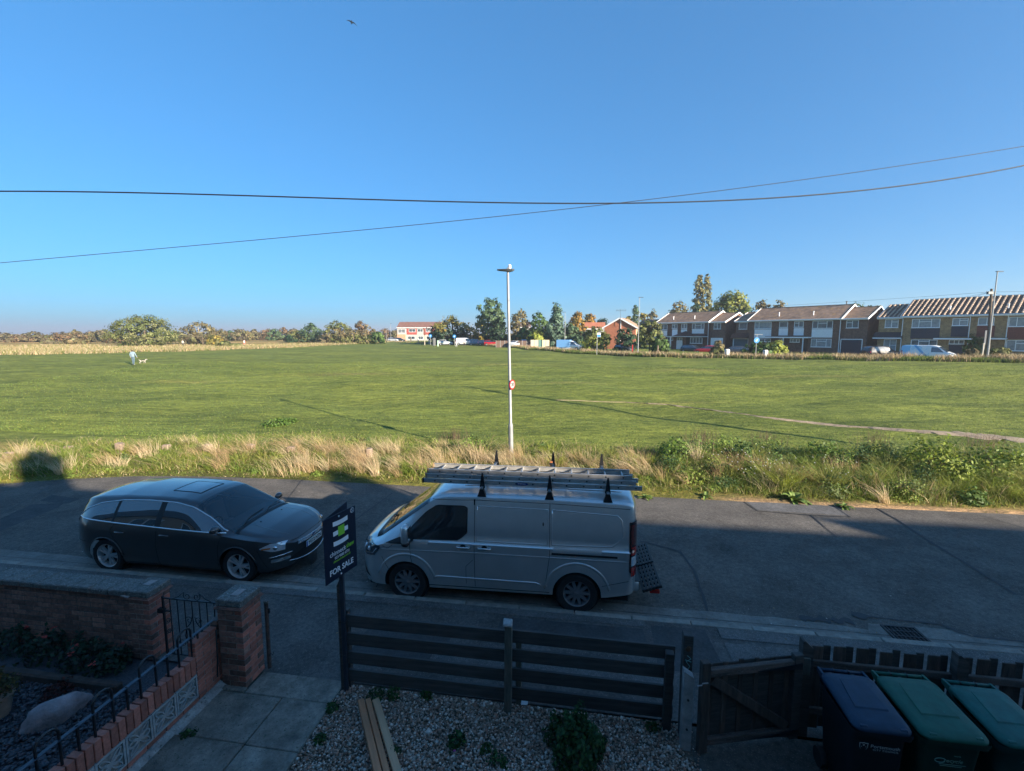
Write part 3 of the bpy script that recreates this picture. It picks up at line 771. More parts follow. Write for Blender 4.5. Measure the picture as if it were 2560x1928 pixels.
# ranch fence of dark horizontal boards -------------------------------------------------------
fa, fb_ = Vector((-2.12,5.36)), Vector((1.93,4.80)); fd = (fb_-fa); flen = fd.length; fang = atan2(fd.y, fd.x)
fn = thing('board_fence', 'dark stained ranch fence of four horizontal boards along the gravel', 'fence', (fa.x, fa.y, GZ), fang)
mid = 2.10
for zc, dz in ((.925,.0),(.68,.0),(.425,.0),(.185,-.01)):
    for (x0, x1, tilt) in ((.02, mid+.03, -.010), (mid+.04, flen-.05, -.004)):
        c = MB(); L2 = (x1-x0)/2; c.cbox(-L2,L2,-.016,.016,-.083,.083,.004)
        o = obj('board', c, wood_h, fn); o.location = ((x0+x1)/2, RNG.uniform(-.003,.003)+(.0 if x0 < 1 else .022), zc+dz+(-.02 if x0 > 1 else 0)); o.rotation_euler = (0, .012+RNG.uniform(-.003,.003), 0)
for x, y, h, w, m, nm in ((.0,.05,1.06,.07,wood_dk,'end_post'),(mid,-.075,1.13,.085,post_grey,'middle_post'),(mid+.115,.06,.86,.07,post_grey,'prop_post'),(flen-.13,-.055,.95,.09,wood_dk,'end_post')):
    c = MB(); c.cbox(-w/2,w/2,-w/2,w/2,-.05,h,.006); o = obj('post', c, m, fn); o.location = (x, y, 0); o.rotation_euler = (0, RNG.uniform(-.01,.01), RNG.uniform(-.05,.05))
c = MB(); c.cbox(-.055,.055,-.06,.06,-.02,.02,.012); o = obj('post_cap', c, pm('pale_cap',(.24,.25,.25),rough=.6,var=.3,vscale=25), fn); o.location = (mid,-.075,1.145); o.rotation_euler = (.12,.1,.1)
# tall dark post with a knot of blue twine and the pale concrete spur in front
tp = thing('timber_post', 'tall dark timber post tied with turquoise twine behind the concrete spur', 'post', (1.955,4.665,GZ), AL)
c = MB(); c.cbox(-.052,.052,-.05,.05,0,1.25,.006); obj('post', c, wood_dk, tp)
c = MB(); c.tube([(-.01,-.055,1.02),(.03,-.062,.99),(-.02,-.06,.95),(.02,-.062,.90),(.0,-.058,.86)], .004, 5); c.tube([(-.03,-.058,.97),(.035,-.06,.95)], .004, 5); obj('twine', c, pm('twine',(.12,.3,.3),rough=.8), tp)
c = MB(); c.ico((.0,-.052,1.10),(.03,.012,.04)); obj('rust_plate', c, pm('rust',(.10,.045,.02),rough=.9), tp)
sp = thing('concrete_spur', 'pale grey concrete fence spur with a sloping top beside the wooden gate', 'post', (1.92,4.525,GZ), AL)
c = MB(); c.prism([(-.052,-.05),(.052,-.05),(.052,.86),(-.052,.93)], -.045, .045); obj('spur', c, conc_post, sp)
for zz in (.25,.6): 
    c = MB(); c.lathe([(.012,0),(.012,.01),(0,.012)], 8, axis='y', c=(0,-.056,zz)); obj('bolt', c, iron, sp)

# ledged timber gate ---------------------------------------------------------------------------
ga, gb2 = Vector((2.02,4.44)), Vector((3.20,4.60)); gd = gb2-ga; gl = gd.length
tg = thing('timber_gate', 'old brown timber gate with a diagonal brace, beside the bins', 'garden gate', (ga.x,ga.y,GZ), atan2(gd.y,gd.x))
c = MB(); c.cbox(0,.095,-.035,.035,.02,1.08,.005); obj('stile', c, wood_br, tg)
c = MB(); c.cbox(gl-.11,gl-.005,-.035,.035,.05,1.06,.005); obj('stile', c, wood_dk, tg)
x = .105; k = 0
while x < gl-.08:
    w = (.055,.125)[k % 2]*RNG.uniform(.92,1.08); dy = (.028,.034)[k % 2]
    c = MB(); c.cbox(x,min(x+w,gl-.02),dy,dy+.016,.05,1.02+RNG.uniform(-.012,.02),.003); obj('board', c, (wood_br,wood_dk)[k%2], tg); x += w+.0015; k += 1
c = MB(); c.cbox(.096,gl-.112,-.03,.026,.905,.995,.006); obj('top_rail', c, wood_rail, tg)
c = MB(); c.cbox(.096,gl-.112,-.03,.026,.10,.18,.006); obj('bottom_rail', c, wood_rail, tg)
c = MB(); c.bar((.13,-.005,.87),(gl-.15,-.005,.21),.045,.095,up=(0,0,1)); obj('brace', c, wood_br, tg)
c = MB(); c.prism([(gl-.55,.925),(gl-.02,.90),(gl-.02,.97)],-.042,-.032); obj('strap_hinge', c, iron_b, tg)
c = MB(); c.prism([(gl-.58,.125),(gl-.02,.10),(gl-.02,.175)],-.042,-.032); obj('strap_hinge', c, iron_b, tg)
c = MB(); c.tube([(-.06,-.045,.845),(-.01,-.045,.845),(-.005,-.045,.865),(.06,-.045,.865)], .007, 6); obj('bolt', c, pm('galvanised',(.32,.33,.34),rough=.45,metal=.7), tg)

# hit and miss picket fence behind the bins ----------------------------------------------------
pa, pb3 = Vector((3.31,4.76)), Vector((6.4,4.30)); pd = pb3-pa; pl = pd.length
pf = thing('picket_fence', 'low brown timber fence of staggered upright boards behind the bins', 'fence', (pa.x,pa.y,GZ), atan2(pd.y,pd.x))
x = .08; k = 0
while x < pl:
    w = (.125,.075)[k % 2]; dy = (-.018,.014)[k % 2]
    c = MB(); c.cbox(x,x+w,dy,dy+.016,.04,1.06+RNG.uniform(-.015,.015),.003); o = obj('board', c, (wood_br,wood_dk)[k%2], pf); x += w+RNG.uniform(.014,.024); k += 1
for zz in (.86,.28):
    c = MB(); c.cbox(.04,pl,-.062,-.022,zz-.04,zz+.04,.005); obj('rail', c, wood_rail, pf)
for x in (0.0,1.52,3.0):
    c = MB(); c.prism([(-.055,0),(.055,0),(.055,1.08),(-.03,1.16),(-.055,1.16)], -.12, -.025); o = obj('post', c, wood_dk, pf); o.location = (x,0,0)
c = MB(); c.cbox(-.05,.02,-.15,-.125,.78,.98,.004); obj('packing_block', c, post_grey, pf)

# wheeled bins ---------------------------------------------------------------------------------
def rrect(w, d, r, n=4):
    pts = []
    for cx, cy, a0 in ((w/2-r,d/2-r,0),(-w/2+r,d/2-r,pi/2),(-w/2+r,-d/2+r,pi),(w/2-r,-d/2+r,3*pi/2)):
        for k in range(n+1):
            a = a0+pi/2*k/n; pts.append((cx+r*cos(a), cy+r*sin(a)))
    return pts
def make_bin(label, loc, rz, body_m, lid_m, wtop=.50, dtop=.66, Hb=.93):
    t = thing('wheeled_bin', label, 'wheelie bin', loc, rz, 'wheeled bins by the picket fence')
    b = MB(); o = 0; secs = [(.40,.48,.05,-.02),(.405,.485,.055,.0),(wtop*.93,dtop*.88,Hb*.86,.02),(wtop*.94,dtop*.90,Hb*.90,.02),(wtop*1.02,dtop*.97,Hb*.905,.0),(wtop*1.02,dtop*.97,Hb*.935,.0),(wtop*1.04,dtop*1.0,Hb*.94,0),(wtop*1.04,dtop*1.0,Hb*.975,0)]
    rows_ = [[(x, y+dy, z) for x, y in rrect(w, d, .05)] for w, d, z, dy in secs]
    for r in rows_: r.append(r[0])
    b.grid(rows_); b.f.append(tuple(range(len(rows_[0])-1))); b.m.append(0)
    obj('body', b, body_m, t, smooth=35)
    # lid: flange, domed skin and raised pocket
    l = MB(); secs = [(wtop*1.0,dtop*1.02,Hb*.978,.0),(wtop*1.0,dtop*1.02,Hb*.995,.0),(wtop*.97,dtop*.99,Hb*1.012,.0),(wtop*.88,dtop*.90,Hb*1.03,.0),(wtop*.80,dtop*.82,Hb*1.037,.01),(wtop*.2,dtop*.2,Hb*1.045,.02)]
    rows_ = [[(x, y+dy + .0, z + .035*max(0,(y)/dtop+.5)) for x, y in rrect(w, d, min(.08, w*.3))] for w, d, z, dy in secs]
    for r in rows_: r.append(r[0])
    l.grid(rows_); l.f.append(tuple(range(len(rows_[-1])-1))); l.m.append(0)
    lid = obj('lid', l, lid_m, t, smooth=35)
    q = MB(); w2, w1 = wtop*.30, wtop*.24; y0, y1 = -dtop*.24, dtop*.34; zb = Hb*1.035
    vs = []
    for (y, w, z) in ((y0,w2,zb-.004),(y0+.035,w2*.94,zb+.026),(y1-.14,w1,zb+.038),(y1,w1*.85,zb+.036)): vs.append([(-w-.012,y,z-.02),(-w,y,z),(w,y,z),(w+.012,y,z-.02)])
    q.grid(vs); obj('raised_panel', q, lid_m, lid, smooth=25)
    for sx in (-1,1):
        q = MB(); q.cbox(-.035,.035,-.02,.02,-.004,.022,.008,M=Matrix.Translation((sx*wtop*.33,-dtop*.455,Hb*1.005)))
        obj('grip', q, lid_m, lid)
    h = MB(); yb = dtop*.5; zz = Hb*.985
    h.tube([(-wtop*.40,yb+.075,zz+.03),(wtop*.40,yb+.075,zz+.03)], .018, 10); hh = obj('handle', h, lid_m, t, smooth=True)
    for sx in (-1,1):
        h = MB(); h.prism([(yb-.10,zz-.06),(yb+.085,zz+.012),(yb+.09,zz+.048),(yb-.04,zz+.055)], -.012, .012, M=Matrix.Translation((sx*wtop*.43,0,0)) @ Matrix.Rotation(pi/2,4,'Z')); obj('handle_arm', h, lid_m, t)
    for x in (-wtop*.14, wtop*.14):
        h = MB(); h.box(x-.004,x+.004,yb+.052,yb+.098,zz+.008,zz+.05); obj('handle_rib', h, iron_b, hh)
    for sx in (-1,1):
        h = MB(); h.lathe([(.02,-.03),(.095,-.03),(.1,-.02),(.1,.02),(.095,.03),(.02,.03)], 20, axis='x', c=(sx*.235,.2,.1)); obj('wheel', h, pm('bin_tyre',(.012,.012,.012),rough=.85), t, smooth=40)
    return t
def plast(n, c): return pm(n, c, rough=.5, spec=.35, var=.22, vscale=10, bump=.06, bscale=200, speck=(24,.72,tuple(min(1,x*1.7+.01) for x in c)))
navy_l, navy_b = plast('navy_plastic',(.008,.028,.056)), plast('black_plastic',(.007,.009,.013))
green_l, green_b = plast('green_plastic',(.008,.085,.055)), plast('dark_green_plastic',(.006,.030,.020))
teal_l, teal_b = plast('teal_green_plastic',(.008,.090,.072)), plast('deep_green_plastic',(.005,.030,.026))
b1 = make_bin('black wheeled bin with a navy blue lid, closest to the timber gate', (3.47,4.07,GZ), radians(-9), navy_b, navy_l)
b2 = make_bin('green wheeled bin with a grass green lid, between the navy bin and the teal bin', (4.05,4.00,GZ), radians(-8), green_b, green_l, wtop=.56, dtop=.70)
b3 = make_bin('teal green wheeled bin with its handle raised, in the bottom right corner', (4.66,3.90,GZ), radians(-9), teal_b, teal_l, wtop=.50, dtop=.66)
pale_print = pm('pale_print',(.42,.46,.47),rough=.7); green_print = pm('pale_green_print',(.16,.30,.25),rough=.7)
# prints on the bin fronts (front face slopes slightly; local -y is the front)
def front_text(bin_, txt, size, x, z, mat, wtop, dtop, Hb=.93, **k):
    s = (z-.05)/(Hb*.81); d = (.48*(1-s)+dtop*.88*s)/2
    y = -d+(-.02*(1-s)+.02*s)-.0022
    o = link('lettering', text_mesh(txt, size, mat, extrude=.0008, **k), bin_); o.location = (x, y, z); o.rotation_euler = (radians(90)+.10, 0, 0); return o, y
front_text(b1,'Portsmouth',.052,.055,.715,pale_print,.5,.66); front_text(b1,'CITY COUNCIL',.026,.06,.68,pale_print,.5,.66,spacing=1.25)
def crest(bin_, x, z, mat, y):
    c = MB()
    def loop(pts, w=.004): c.tube([(p[0],0,p[1]) for p in pts], w, 4, closed=True)
    loop([(-.034,.04),(-.017,.036),(0,.041),(.017,.036),(.034,.04),(.034,-.005),(.022,-.03),(0,-.045),(-.022,-.03),(-.034,-.005)])
    cres = [(.024*cos(a),.024*sin(a)-.002) for a in np.linspace(pi*1.0,pi*2.0,9)]+[(.018*cos(a),.016*sin(a)+.004) for a in np.linspace(pi*2.0,pi*1.0,9)]
    c.prism(cres,-.002,.002); star = [((.011 if k%2==0 else .005)*sin(k*pi/8),(.011 if k%2==0 else .005)*cos(k*pi/8)+.016) for k in range(16)]
    c.prism(star,-.002,.002)
    o = obj('crest', c, mat, bin_); o.location = (x, y, z); o.rotation_euler = (.10,0,0)
crest(b1,-.125,.70,pale_print,-.278+.013)
o, y = front_text(b2,'recycle',.055,.03,.66,green_print,.56,.70,shear=.25)
front_text(b2,'recycle',.020,.06,.715,green_print,.56,.70)
c = MB(); c.tube([(.045*cos(a)-.105,0,.024*sin(a)) for a in np.linspace(.5,5.9,14)], .004, 4); c.box(-.11,.11,-.001,.001,-.043,-.038); c.box(-.10,.08,-.001,.001,-.06,-.056)
o = obj('swirl_print', c, green_print, b2); o.location = (.03,y-.001,.66); o.rotation_euler = (.10,0,0)
c = MB(); c.tube([(.07*cos(a),0,.052*sin(a)) for a in np.linspace(0,2*pi,20,endpoint=False)], .004, 4, closed=True)
for (a, b_, r) in ((-.022,.012,.020),(.014,.02,.016),(.018,-.012,.014),(-.02,-.022,.014)): c.prism([(a+r*cos(q),b_+r*.8*sin(q)) for q in np.linspace(0,2*pi,8,endpoint=False)],-.001,.001)
for zz, w in ((-.075,.10),(-.095,.085)):
    x = -w
    while x < w: 
        l = RNG.uniform(.012,.03); c.box(x,x+l,-.001,.001,zz-.006,zz+.005); x += l+.008
o = obj('emblem', c, pm('pale_teal_print',(.22,.36,.36),rough=.7), b3); o.location = (.03,-.262,.70); o.rotation_euler = (.10,0,0)

# for sale board -------------------------------------------------------------------------------
fs = thing('for_sale_sign', 'navy estate agent FOR SALE board on a timber post by the fence', 'for sale sign', (-2.13,5.33,GZ), 0)
navy_s = pm('navy_board',(.006,.012,.030),rough=.35,var=.15,vscale=8); white_s = pm('board_white',(.72,.74,.76),rough=.4); green_s = pm('board_green',(.22,.55,.04),rough=.4)
post_nv = pm('dark_blue_post',(.020,.028,.042),rough=.7,var=.4,vscale=1.2,stretch=(20,20,3))
c = MB(); c.cbox(-.026,.026,-.024,.024,-.05,2.30,.004); obj('post', c, post_nv, fs)
c = MB(); c.cbox(-.062,-.027,-.024,.024,-.05,1.42,.004); c.prism([(-.062,1.42),(-.027,1.42),(-.027,1.50)],-.024,.024); obj('stake', c, wood_dk, fs)
for zz in (.95,.50):
    c = MB(); c.tube([(-.066,-.028,zz+.015),(.03,-.03,zz-.01),(.03,.03,zz-.01),(-.066,.03,zz+.015)], .003, 5, closed=True); obj('wire_tie', c, iron_b, fs)
A0 = Vector((-.079,-.29)); A1 = Vector((.126,.205)); bz0, bz1 = 1.58, 2.385
for which, (q0, q1) in enumerate(((A0, A1), (A0+Vector((-.003,.012)), Vector((-.03,.35))))):
    d = (q1-q0); w = d.length; an = atan2(d.y, d.x)
    bd = MB(); bd.cbox(0,w,-.003,.003,bz0,bz1,.001)
    bo = obj('board', bd, navy_s, fs, loc=(q0.x,q0.y,0), rot=(0,0,an))
    if which == 0:
        def put(me, x, z, sx=1.0):
            o = link(me.name, me, bo); o.location = (x, -.0042, z); o.rotation_euler = (radians(90),0,0); o.scale = (sx,1,1)
        cx = w*.50; S = w/.56
        def bars(nm, rects, mat):
            b = MB()
            for x0, x1, za, zb, curve in rects:
                n_ = 8; pts = [[(cx+(x0+(x1-x0)*i/n_)*w, -.0042, bz0+(zz+curve*sin(pi*i/n_))*(bz1-bz0)) for i in range(n_+1)] for zz in (za, zb)]
                b.grid(pts)
            o = obj(nm, b, mat, bo); return o
        bars('logo_bar', [(-.22,.24,.835,.905,-.012)], white_s); bars('logo_bar', [(-.22,.24,.525,.595,-.012)], white_s)
        bars('logo_bar', [(-.22,-.07,.68,.75,0),(.13,.24,.68,.75,0)], white_s)
        b = MB(); b.add([(cx-.07*w,-.0052,bz0+.645*.805),(cx+.13*w,-.0052,bz0+.645*.805),(cx+.13*w,-.0052,bz0+.80*.805),(cx-.07*w,-.0052,bz0+.80*.805)],[(0,1,2,3)]); obj('logo_square', b, green_s, bo)
        H = .805
        put(text_mesh('chinneck', .083, white_s, align='LEFT'), w*.155, bz0+.415*H, .90)
        put(text_mesh('shaw', .083, green_s, align='LEFT', bold=0.001), w*.66, bz0+.425*H, .80)
        put(text_mesh('023 9282 6731', .046, white_s), w*.53, bz0+.335*H, .90)
        put(text_mesh('chinneckshaw.co.uk', .040, green_s), w*.52, bz0+.285*H, .90)
        put(text_mesh('FOR SALE', .098, white_s, bold=0.0018), w*.50, bz0+.135*H, .95)
        b = MB(); b.tube([(w*.90+.03*cos(a),-.0042,bz0+.945*H+.03*sin(a)) for a in np.linspace(0,2*pi,16,endpoint=False)], .0025, 4, closed=True)
        for sgn in (-1,1): b.tube([(w*.90-.014,-.0042,bz0+.945*H+sgn*.010-.005),(w*.90+.014,-.0042,bz0+.945*H+sgn*.010+.005)], .003, 4)
        obj('round_logo', b, white_s, bo)
        for zz in (bz1-.035, bz0+.035):
            b = MB(); b.lathe([(.011,-.004),(.011,-.008),(0,-.011)], 10, axis='y', c=(w*.47,0,zz)); obj('screw', b, white_s, bo)

# new timber on the gravel ---------------------------------------------------------------------
for (q0, q1, w, lab, m, z) in (((-1.868,5.09),(-.90,3.25),.075,'orange pine length with rounded edge, outermost left of the three on the gravel',wood_pine,.036),((-1.785,5.10),(-.815,3.26),.062,'orange pine length in the middle of the three on the gravel',wood_pine,.036),((-1.70,5.13),(-.70,3.30),.085,'paler flat pine board lying right of the two orange lengths on the gravel',wood_pale,.028)):
    a = Vector(q0); b = Vector(q1); d = b-a
    c = MB(); c.cbox(-w/2,w/2,0,d.length,-.02,.045 if m is wood_pine else .022,.006)
    o = tag(obj('timber_length', c, m), lab, 'timber', 'new timber lying on the gravel'); o.location = (a.x,a.y,GZ+z); o.rotation_euler = (0,0,atan2(d.y,d.x)-pi/2)

# boulder ---------------------------------------------------------------------------------------
b = MB(); b.ico((0,0,0),1,sub=3)
bl = [(Vector((cos(a)*cos(e),sin(a)*cos(e),sin(e))), RNG.uniform(.58,.86)) for a, e in [(RNG.uniform(0,6.28),RNG.uniform(-.3,.9)) for _ in range(14)]]
vv = []
for p in b.v:
    p = Vector(p); sc = min([1.0]+[d/max(1e-3,p.dot(n_)) for n_, d in bl if p.dot(n_) > d]); p = p*sc; vv.append((p.x*.36*(1+.35*p.y), p.y*.27*(1-.25*p.x), p.z*.20+.05+.03*p.x+.006*sin(31*p.x)*cos(27*p.y)))
b.v = vv
rk = tag(obj('boulder', b, pm('pinkish_boulder',(.30,.25,.25),rough=.9,var=.3,vscale=8,bump=.5,bscale=30), smooth=60), 'large pale pinkish boulder resting on the slate chippings', 'boulder'); c = P(148,1775,GZ+.08); rk.location = (c.x,c.y,GZ+.02); rk.rotation_euler = (0,0,radians(52))
# ------------------------------------------------------------------ vehicles
class Body:
    """car body as a loft of cross sections; s = 0 sill ... 1 roof centre"""
    NL, NU, NC = 9, 6, 8
    def __init__(s, W, xr, xf, top, sh, roofw, sill, arches, nose=.75, tail=.35, n_f=2.6, n_r=3.2, crown=.03, rr=.09, prof=None, smooth=.05, zfr=None):
        s.zfr = zfr or [i/(s.NL-1) for i in range(s.NL)]
        s.W, s.xr, s.xf = W/2, xr, xf; s.top_t, s.sh_t, s.rw_t, s.sill_t = top, sh, roofw, sill
        s.arches = arches; s.nose, s.tail, s.nf, s.nr = nose, tail, n_f, n_r; s.crown = crown; s.rr = rr; s.sm = smooth
        s.prof = prof or ([0,.12,.35,.6,.85,1.0],[.93,.965,.99,1.0,.985,.955])
    def _i(s, t, x, w=None):
        w = s.sm if w is None else w
        xs = np.array([x-w, x-w/2, x, x+w/2, x+w]); return float(np.interp(xs, [a for a, _ in t], [b for _, b in t]).mean())
    def top(s, x): return s._i(s.top_t, x)
    def plan(s, x):
        f = 1.0
        a = (x-(s.xf-s.nose))/s.nose
        if a > 0: f = max(0.0, 1-min(1,a)**s.nf*(1-.0))**(1/s.nf)
        b = ((s.xr+s.tail)-x)/s.tail
        if b > 0: f = min(f, max(0.0, 1-min(1,b)**s.nr)**(1/s.nr))
        return s.W*max(f, .02)
    def nose_x(s, y):            # x of the nose for |y|
        r = min(.999, abs(y)/s.W); return s.xf-s.nose+s.nose*(1-r**s.nf)**(1/s.nf)
    def section(s, x, cut=True):
        zt = s.top(x); zs = min(s._i(s.sh_t, x), zt-.03); zb = s._i(s.sill_t, x); pl = s.plan(x)
        z0 = zb
        if cut:
            for (xa, za, R) in s.arches:
                if abs(x-xa) < R: z0 = max(z0, za+sqrt(R*R-(x-xa)**2))
        rw = s._i(s.rw_t, x)*pl
        pts = []
        for i in range(s.NL):
            z = z0+(zs-z0)*s.zfr[i]; pts.append((pl*float(np.interp((z-zb)/(zs-zb), *s.prof)), z))
        ys = pts[-1][0]; rr = min(s.rr, (zt-zs)*.8); ze = zt-rr
        for i in range(1, s.NU+1):
            t = i/s.NU; pts.append((ys+(rw-ys)*t + .015*sin(pi*t)*min(1,(ze-zs)/.3), zs+(ze-zs)*t))
        for i in range(1, s.NC+1):     # corner then crown
            t = i/s.NC
            if t <= .375:
                q = t/.375; a = pts[s.NL+s.NU-1]; b = (rw-.012, zt-s.crown*.9-.004); c = (rw-rr*1.25, zt-s.crown)
                pts.append(((1-q)**2*a[0]+2*q*(1-q)*b[0]+q*q*c[0], (1-q)**2*a[1]+2*q*(1-q)*b[1]+q*q*c[1]))
            else:
                q = (t-.375)/.625; y0 = rw-rr*1.25; y = y0*(1-q); pts.append((y, zt-s.crown*(y/max(y0,1e-3))**2))
        return pts
    def stations(s, n=90):
        xs = set(np.linspace(s.xr, s.xf, n).round(4))
        for (xa, za, R) in s.arches: xs |= set((xa+R*np.cos(np.linspace(0,pi,19))).round(4)) | {round(xa-R-.002,4), round(xa+R+.002,4)}
        for d in (.01,.03,.06,.1): xs |= {round(s.xf-d,4), round(s.xr+d,4)}
        return sorted(xs)
    def build(s, name, mat, parent, n=90, smooth=38, cut=None):
        mb = MB(); xs = s.stations(n); m = s.NL+s.NU+s.NC
        rows = []
        for x in xs:
            h = s.section(x); rows.append([(x,-y,z) for y, z in h]+[(x,y,z) for y, z in h[-2::-1]])
        if cut:                       # leave the screen opening free
            q = len(rows[0]); mb.v = [p for r in rows for p in r]
            for i in range(len(rows)-1):
                for j in range(q-1):
                    if cut[0] <= xs[i] and xs[i+1] <= cut[1] and j >= cut[2] and j+1 <= q-1-cut[2]: continue
                    mb.f.append((i*q+j,i*q+j+1,(i+1)*q+j+1,(i+1)*q+j)); mb.m.append(0)
        else: mb.grid(rows)
        for r, base in ((rows[0], 0), (rows[-1], (len(rows)-1)*len(rows[0]))):
            mb.f.append(tuple(base+i for i in range(len(r)))); mb.m.append(0)
        return obj(name, mb, mat, parent, smooth=smooth)
    def pt(s, x, k, off=0.0, side=-1, cut=False):   # k real index along section
        h = s.section(x, cut); k = max(0, min(len(h)-1.0001, k)); i = int(k); f = k-i
        y = h[i][0]*(1-f)+h[i+1][0]*f; z = h[i][1]*(1-f)+h[i+1][1]*f
        if off:
            dx = .02; x2 = min(x+dx, s.xf-.001); h2 = s.section(x2, cut)
            y2 = h2[i][0]*(1-f)+h2[i+1][0]*f; z2 = h2[i][1]*(1-f)+h2[i+1][1]*f
            a = Vector((x2-x, y2-y, z2-z)); b = Vector((0, h[i+1][0]-h[i][0], h[i+1][1]-h[i][1]))
            nrm = a.cross(b); 
            if nrm.length > 1e-9:
                nrm.normalize()
                if nrm.y*1.0+nrm.z*.6 < 0: nrm = -nrm
                return (x+nrm.x*off, side*(y+nrm.y*off), z+nrm.z*off)
        return (x, side*y, z)
    def at_z(s, x, z, off=0.0, side=-1):
        h = s.section(x, False)
        for i in range(len(h)-1):
            if h[i][1] <= z <= h[i+1][1] and h[i+1][1] > h[i][1]: return s.pt(x, i+(z-h[i][1])/(h[i+1][1]-h[i][1]), off, side)
        return s.pt(x, 0 if z < h[0][1] else s.NL+s.NU, off, side)
    def patch(s, xs, zlo, zhi, off, side, nz=5):     # grid over the side between curves zlo(x) and zhi(x)
        return [[s.at_z(x, zlo(x)+(zhi(x)-zlo(x))*j/nz, off, side) for j in range(nz+1)] for x in xs]
    def line(s, pts, off, side, r, mb, n=5, seg=.08, flat=None):
        path = []
        for (a, b) in zip(pts[:-1], pts[1:]):
            k = max(1, int((Vector(b)-Vector(a)).length/seg))
            for i in range(k): path.append(s.at_z(a[0]+(b[0]-a[0])*i/k, a[1]+(b[1]-a[1])*i/k, off, side))
        path.append(s.at_z(pts[-1][0], pts[-1][1], off, side)); mb.tube(path, r, n)
def itp(t):
    xs = [a for a, _ in t]; ys = [b for _, b in t]
    return lambda x: float(np.interp(x, xs, ys))

def paint(n, c, metal=.55, rough=.38): return pm(n, c, rough=rough, metal=metal, coat=1.0, var=.07, vscale=2)
tyre_m = pm('tyre_rubber', (.012,.012,.013), rough=.85, var=.3, vscale=20)
alloy = pm('alloy_silver', (.48,.49,.50), rough=.35, metal=.45)
alloy_dk = pm('alloy_grey', (.22,.22,.23), rough=.4, metal=.5)
blackp = pm('black_trim', (.010,.010,.011), rough=.55)
chrome = pm('chrome', (.72,.73,.75), rough=.12, metal=1.0)
dark_in = pm('dark_interior', (.008,.008,.009), rough=.9)
gap_m = pm('panel_gap', (.006,.006,.007), rough=.9)
lens_m = pm('lamp_lens', (.55,.58,.62), rough=.08, metal=.35, coat=1.0)
red_lens = pm('red_lens', (.30,.012,.010), rough=.12, coat=1.0)
amber = pm('amber_lens', (.45,.12,.015), rough=.15, coat=1.0)
plate_w = pm('plate_white', (.68,.68,.66), rough=.4); plate_k = pm('plate_black', (.01,.01,.01), rough=.5)

def wheel(parent, x, y, R, width, side, spokes, rim_m, twin=False, rimr=None):
    w = link('wheel', None, parent, (x, y, R))
    rimr = rimr or R*.70; h = width/2
    t = MB(); t.lathe([(rimr,-h*.9),(R*.93,-h),(R*.985,-h*.8),(R,-h*.5),(R,h*.5),(R*.985,h*.8),(R*.93,h),(rimr,h*.9)], 40, axis='y', close=False)
    obj('tyre', t, tyre_m, w, smooth=35)
    r = MB(); f = side*h*.62
    r.lathe([(rimr*1.0,side*h*.92),(rimr*.95,side*h*.86),(rimr*.90,side*h*.55),(rimr*.86,-side*h*.6)], 40, axis='y', close=False)
    for k in range(spokes):
        a = 2*pi*k/spokes
        for da in ((-.13,.13) if twin else (0,)):
            wd = .022 if twin else .030
            dirv = Vector((cos(a+da),0,sin(a+da))); tn = Vector((-sin(a+da),0,cos(a+da)))
            p0 = dirv*rimr*.16; p1 = Vector((cos(a+da*(1.35 if twin else 1)),0,sin(a+da*(1.35 if twin else 1))))*rimr*.94
            o = [p0-tn*wd*.9, p0+tn*wd*.9, p1+tn*wd*.75, p1-tn*wd*.75]
            vs = [v+Vector((0,f+side*.012,0)) for v in o]+[v+Vector((0,f-side*.03,0)) for v in o]
            r.add(vs, [(0,1,2,3),(4,7,6,5),(0,4,5,1),(1,5,6,2),(2,6,7,3),(3,7,4,0)])
    r.lathe([(rimr*.22,f-side*.03),(rimr*.22,f+side*.012),(rimr*.12,f+side*.022),(0,f+side*.022)], 20, axis='y', close=False)
    obj('rim', r, rim_m, w, smooth=35)
    d = MB(); d.lathe([(rimr*.84,-side*h*.4),(0.0,-side*h*.4)], 24, axis='y', close=False); obj('brake_backing', d, dark_in, w)
    return w

# --- the grey estate car -----------------------------------------------------------
ca, cb_ = P(607,1452), P(288,1424)
cax = (ca-cb_).normalized(); car_ang = atan2(cax.y, cax.x)
axm = (ca+cb_)/2; nrm = Vector((-cax.y, cax.x, 0))
CARPOS = axm + nrm*0.80                     # tyre line to centre line
car = thing('estate_car', 'dark grey estate car with chrome window trim parked by the kerb', 'car', (CARPOS.x,CARPOS.y,0.004), car_ang)
CB = Body(1.87, -2.42, 2.37,
    top=[(-2.47,.80),(-2.44,.98),(-2.33,1.22),(-2.16,1.38),(-1.9,1.435),(-1.3,1.485),(-.5,1.505),(.0,1.495),(.28,1.465),(.45,1.415),(1.30,1.00),(1.38,.985),(1.8,.925),(2.12,.835),(2.28,.74),(2.34,.66),(2.37,.58)],
    sh=[(-2.5,.97),(-1.6,.965),(0,.935),(.9,.91),(1.3,.88),(1.8,.83),(2.15,.74),(2.4,.6)],
    roofw=[(-2.47,.80),(-2.2,.70),(-1.5,.685),(0,.69),(.5,.70),(1.25,.80),(1.5,.82),(2.0,.84),(2.37,.85)],
    sill=[(-2.47,.38),(-2.2,.27),(-1.7,.21),(1.7,.20),(2.2,.23),(2.37,.30)],
    arches=[(1.42,.335,.375),(-1.43,.335,.375)], nose=.85, tail=.75, n_f=2.35, n_r=2.6, crown=.035, rr=.10)
grey_paint = paint('dark_grey_paint', (.062,.060,.062), metal=.6, rough=.34)
CB.build('body', grey_paint, car, n=110, cut=(.43,1.28,14))
u = MB(); u.box(-1.9,1.95,-.78,.78,.16,.40); obj('underbody', u, dark_in, car)
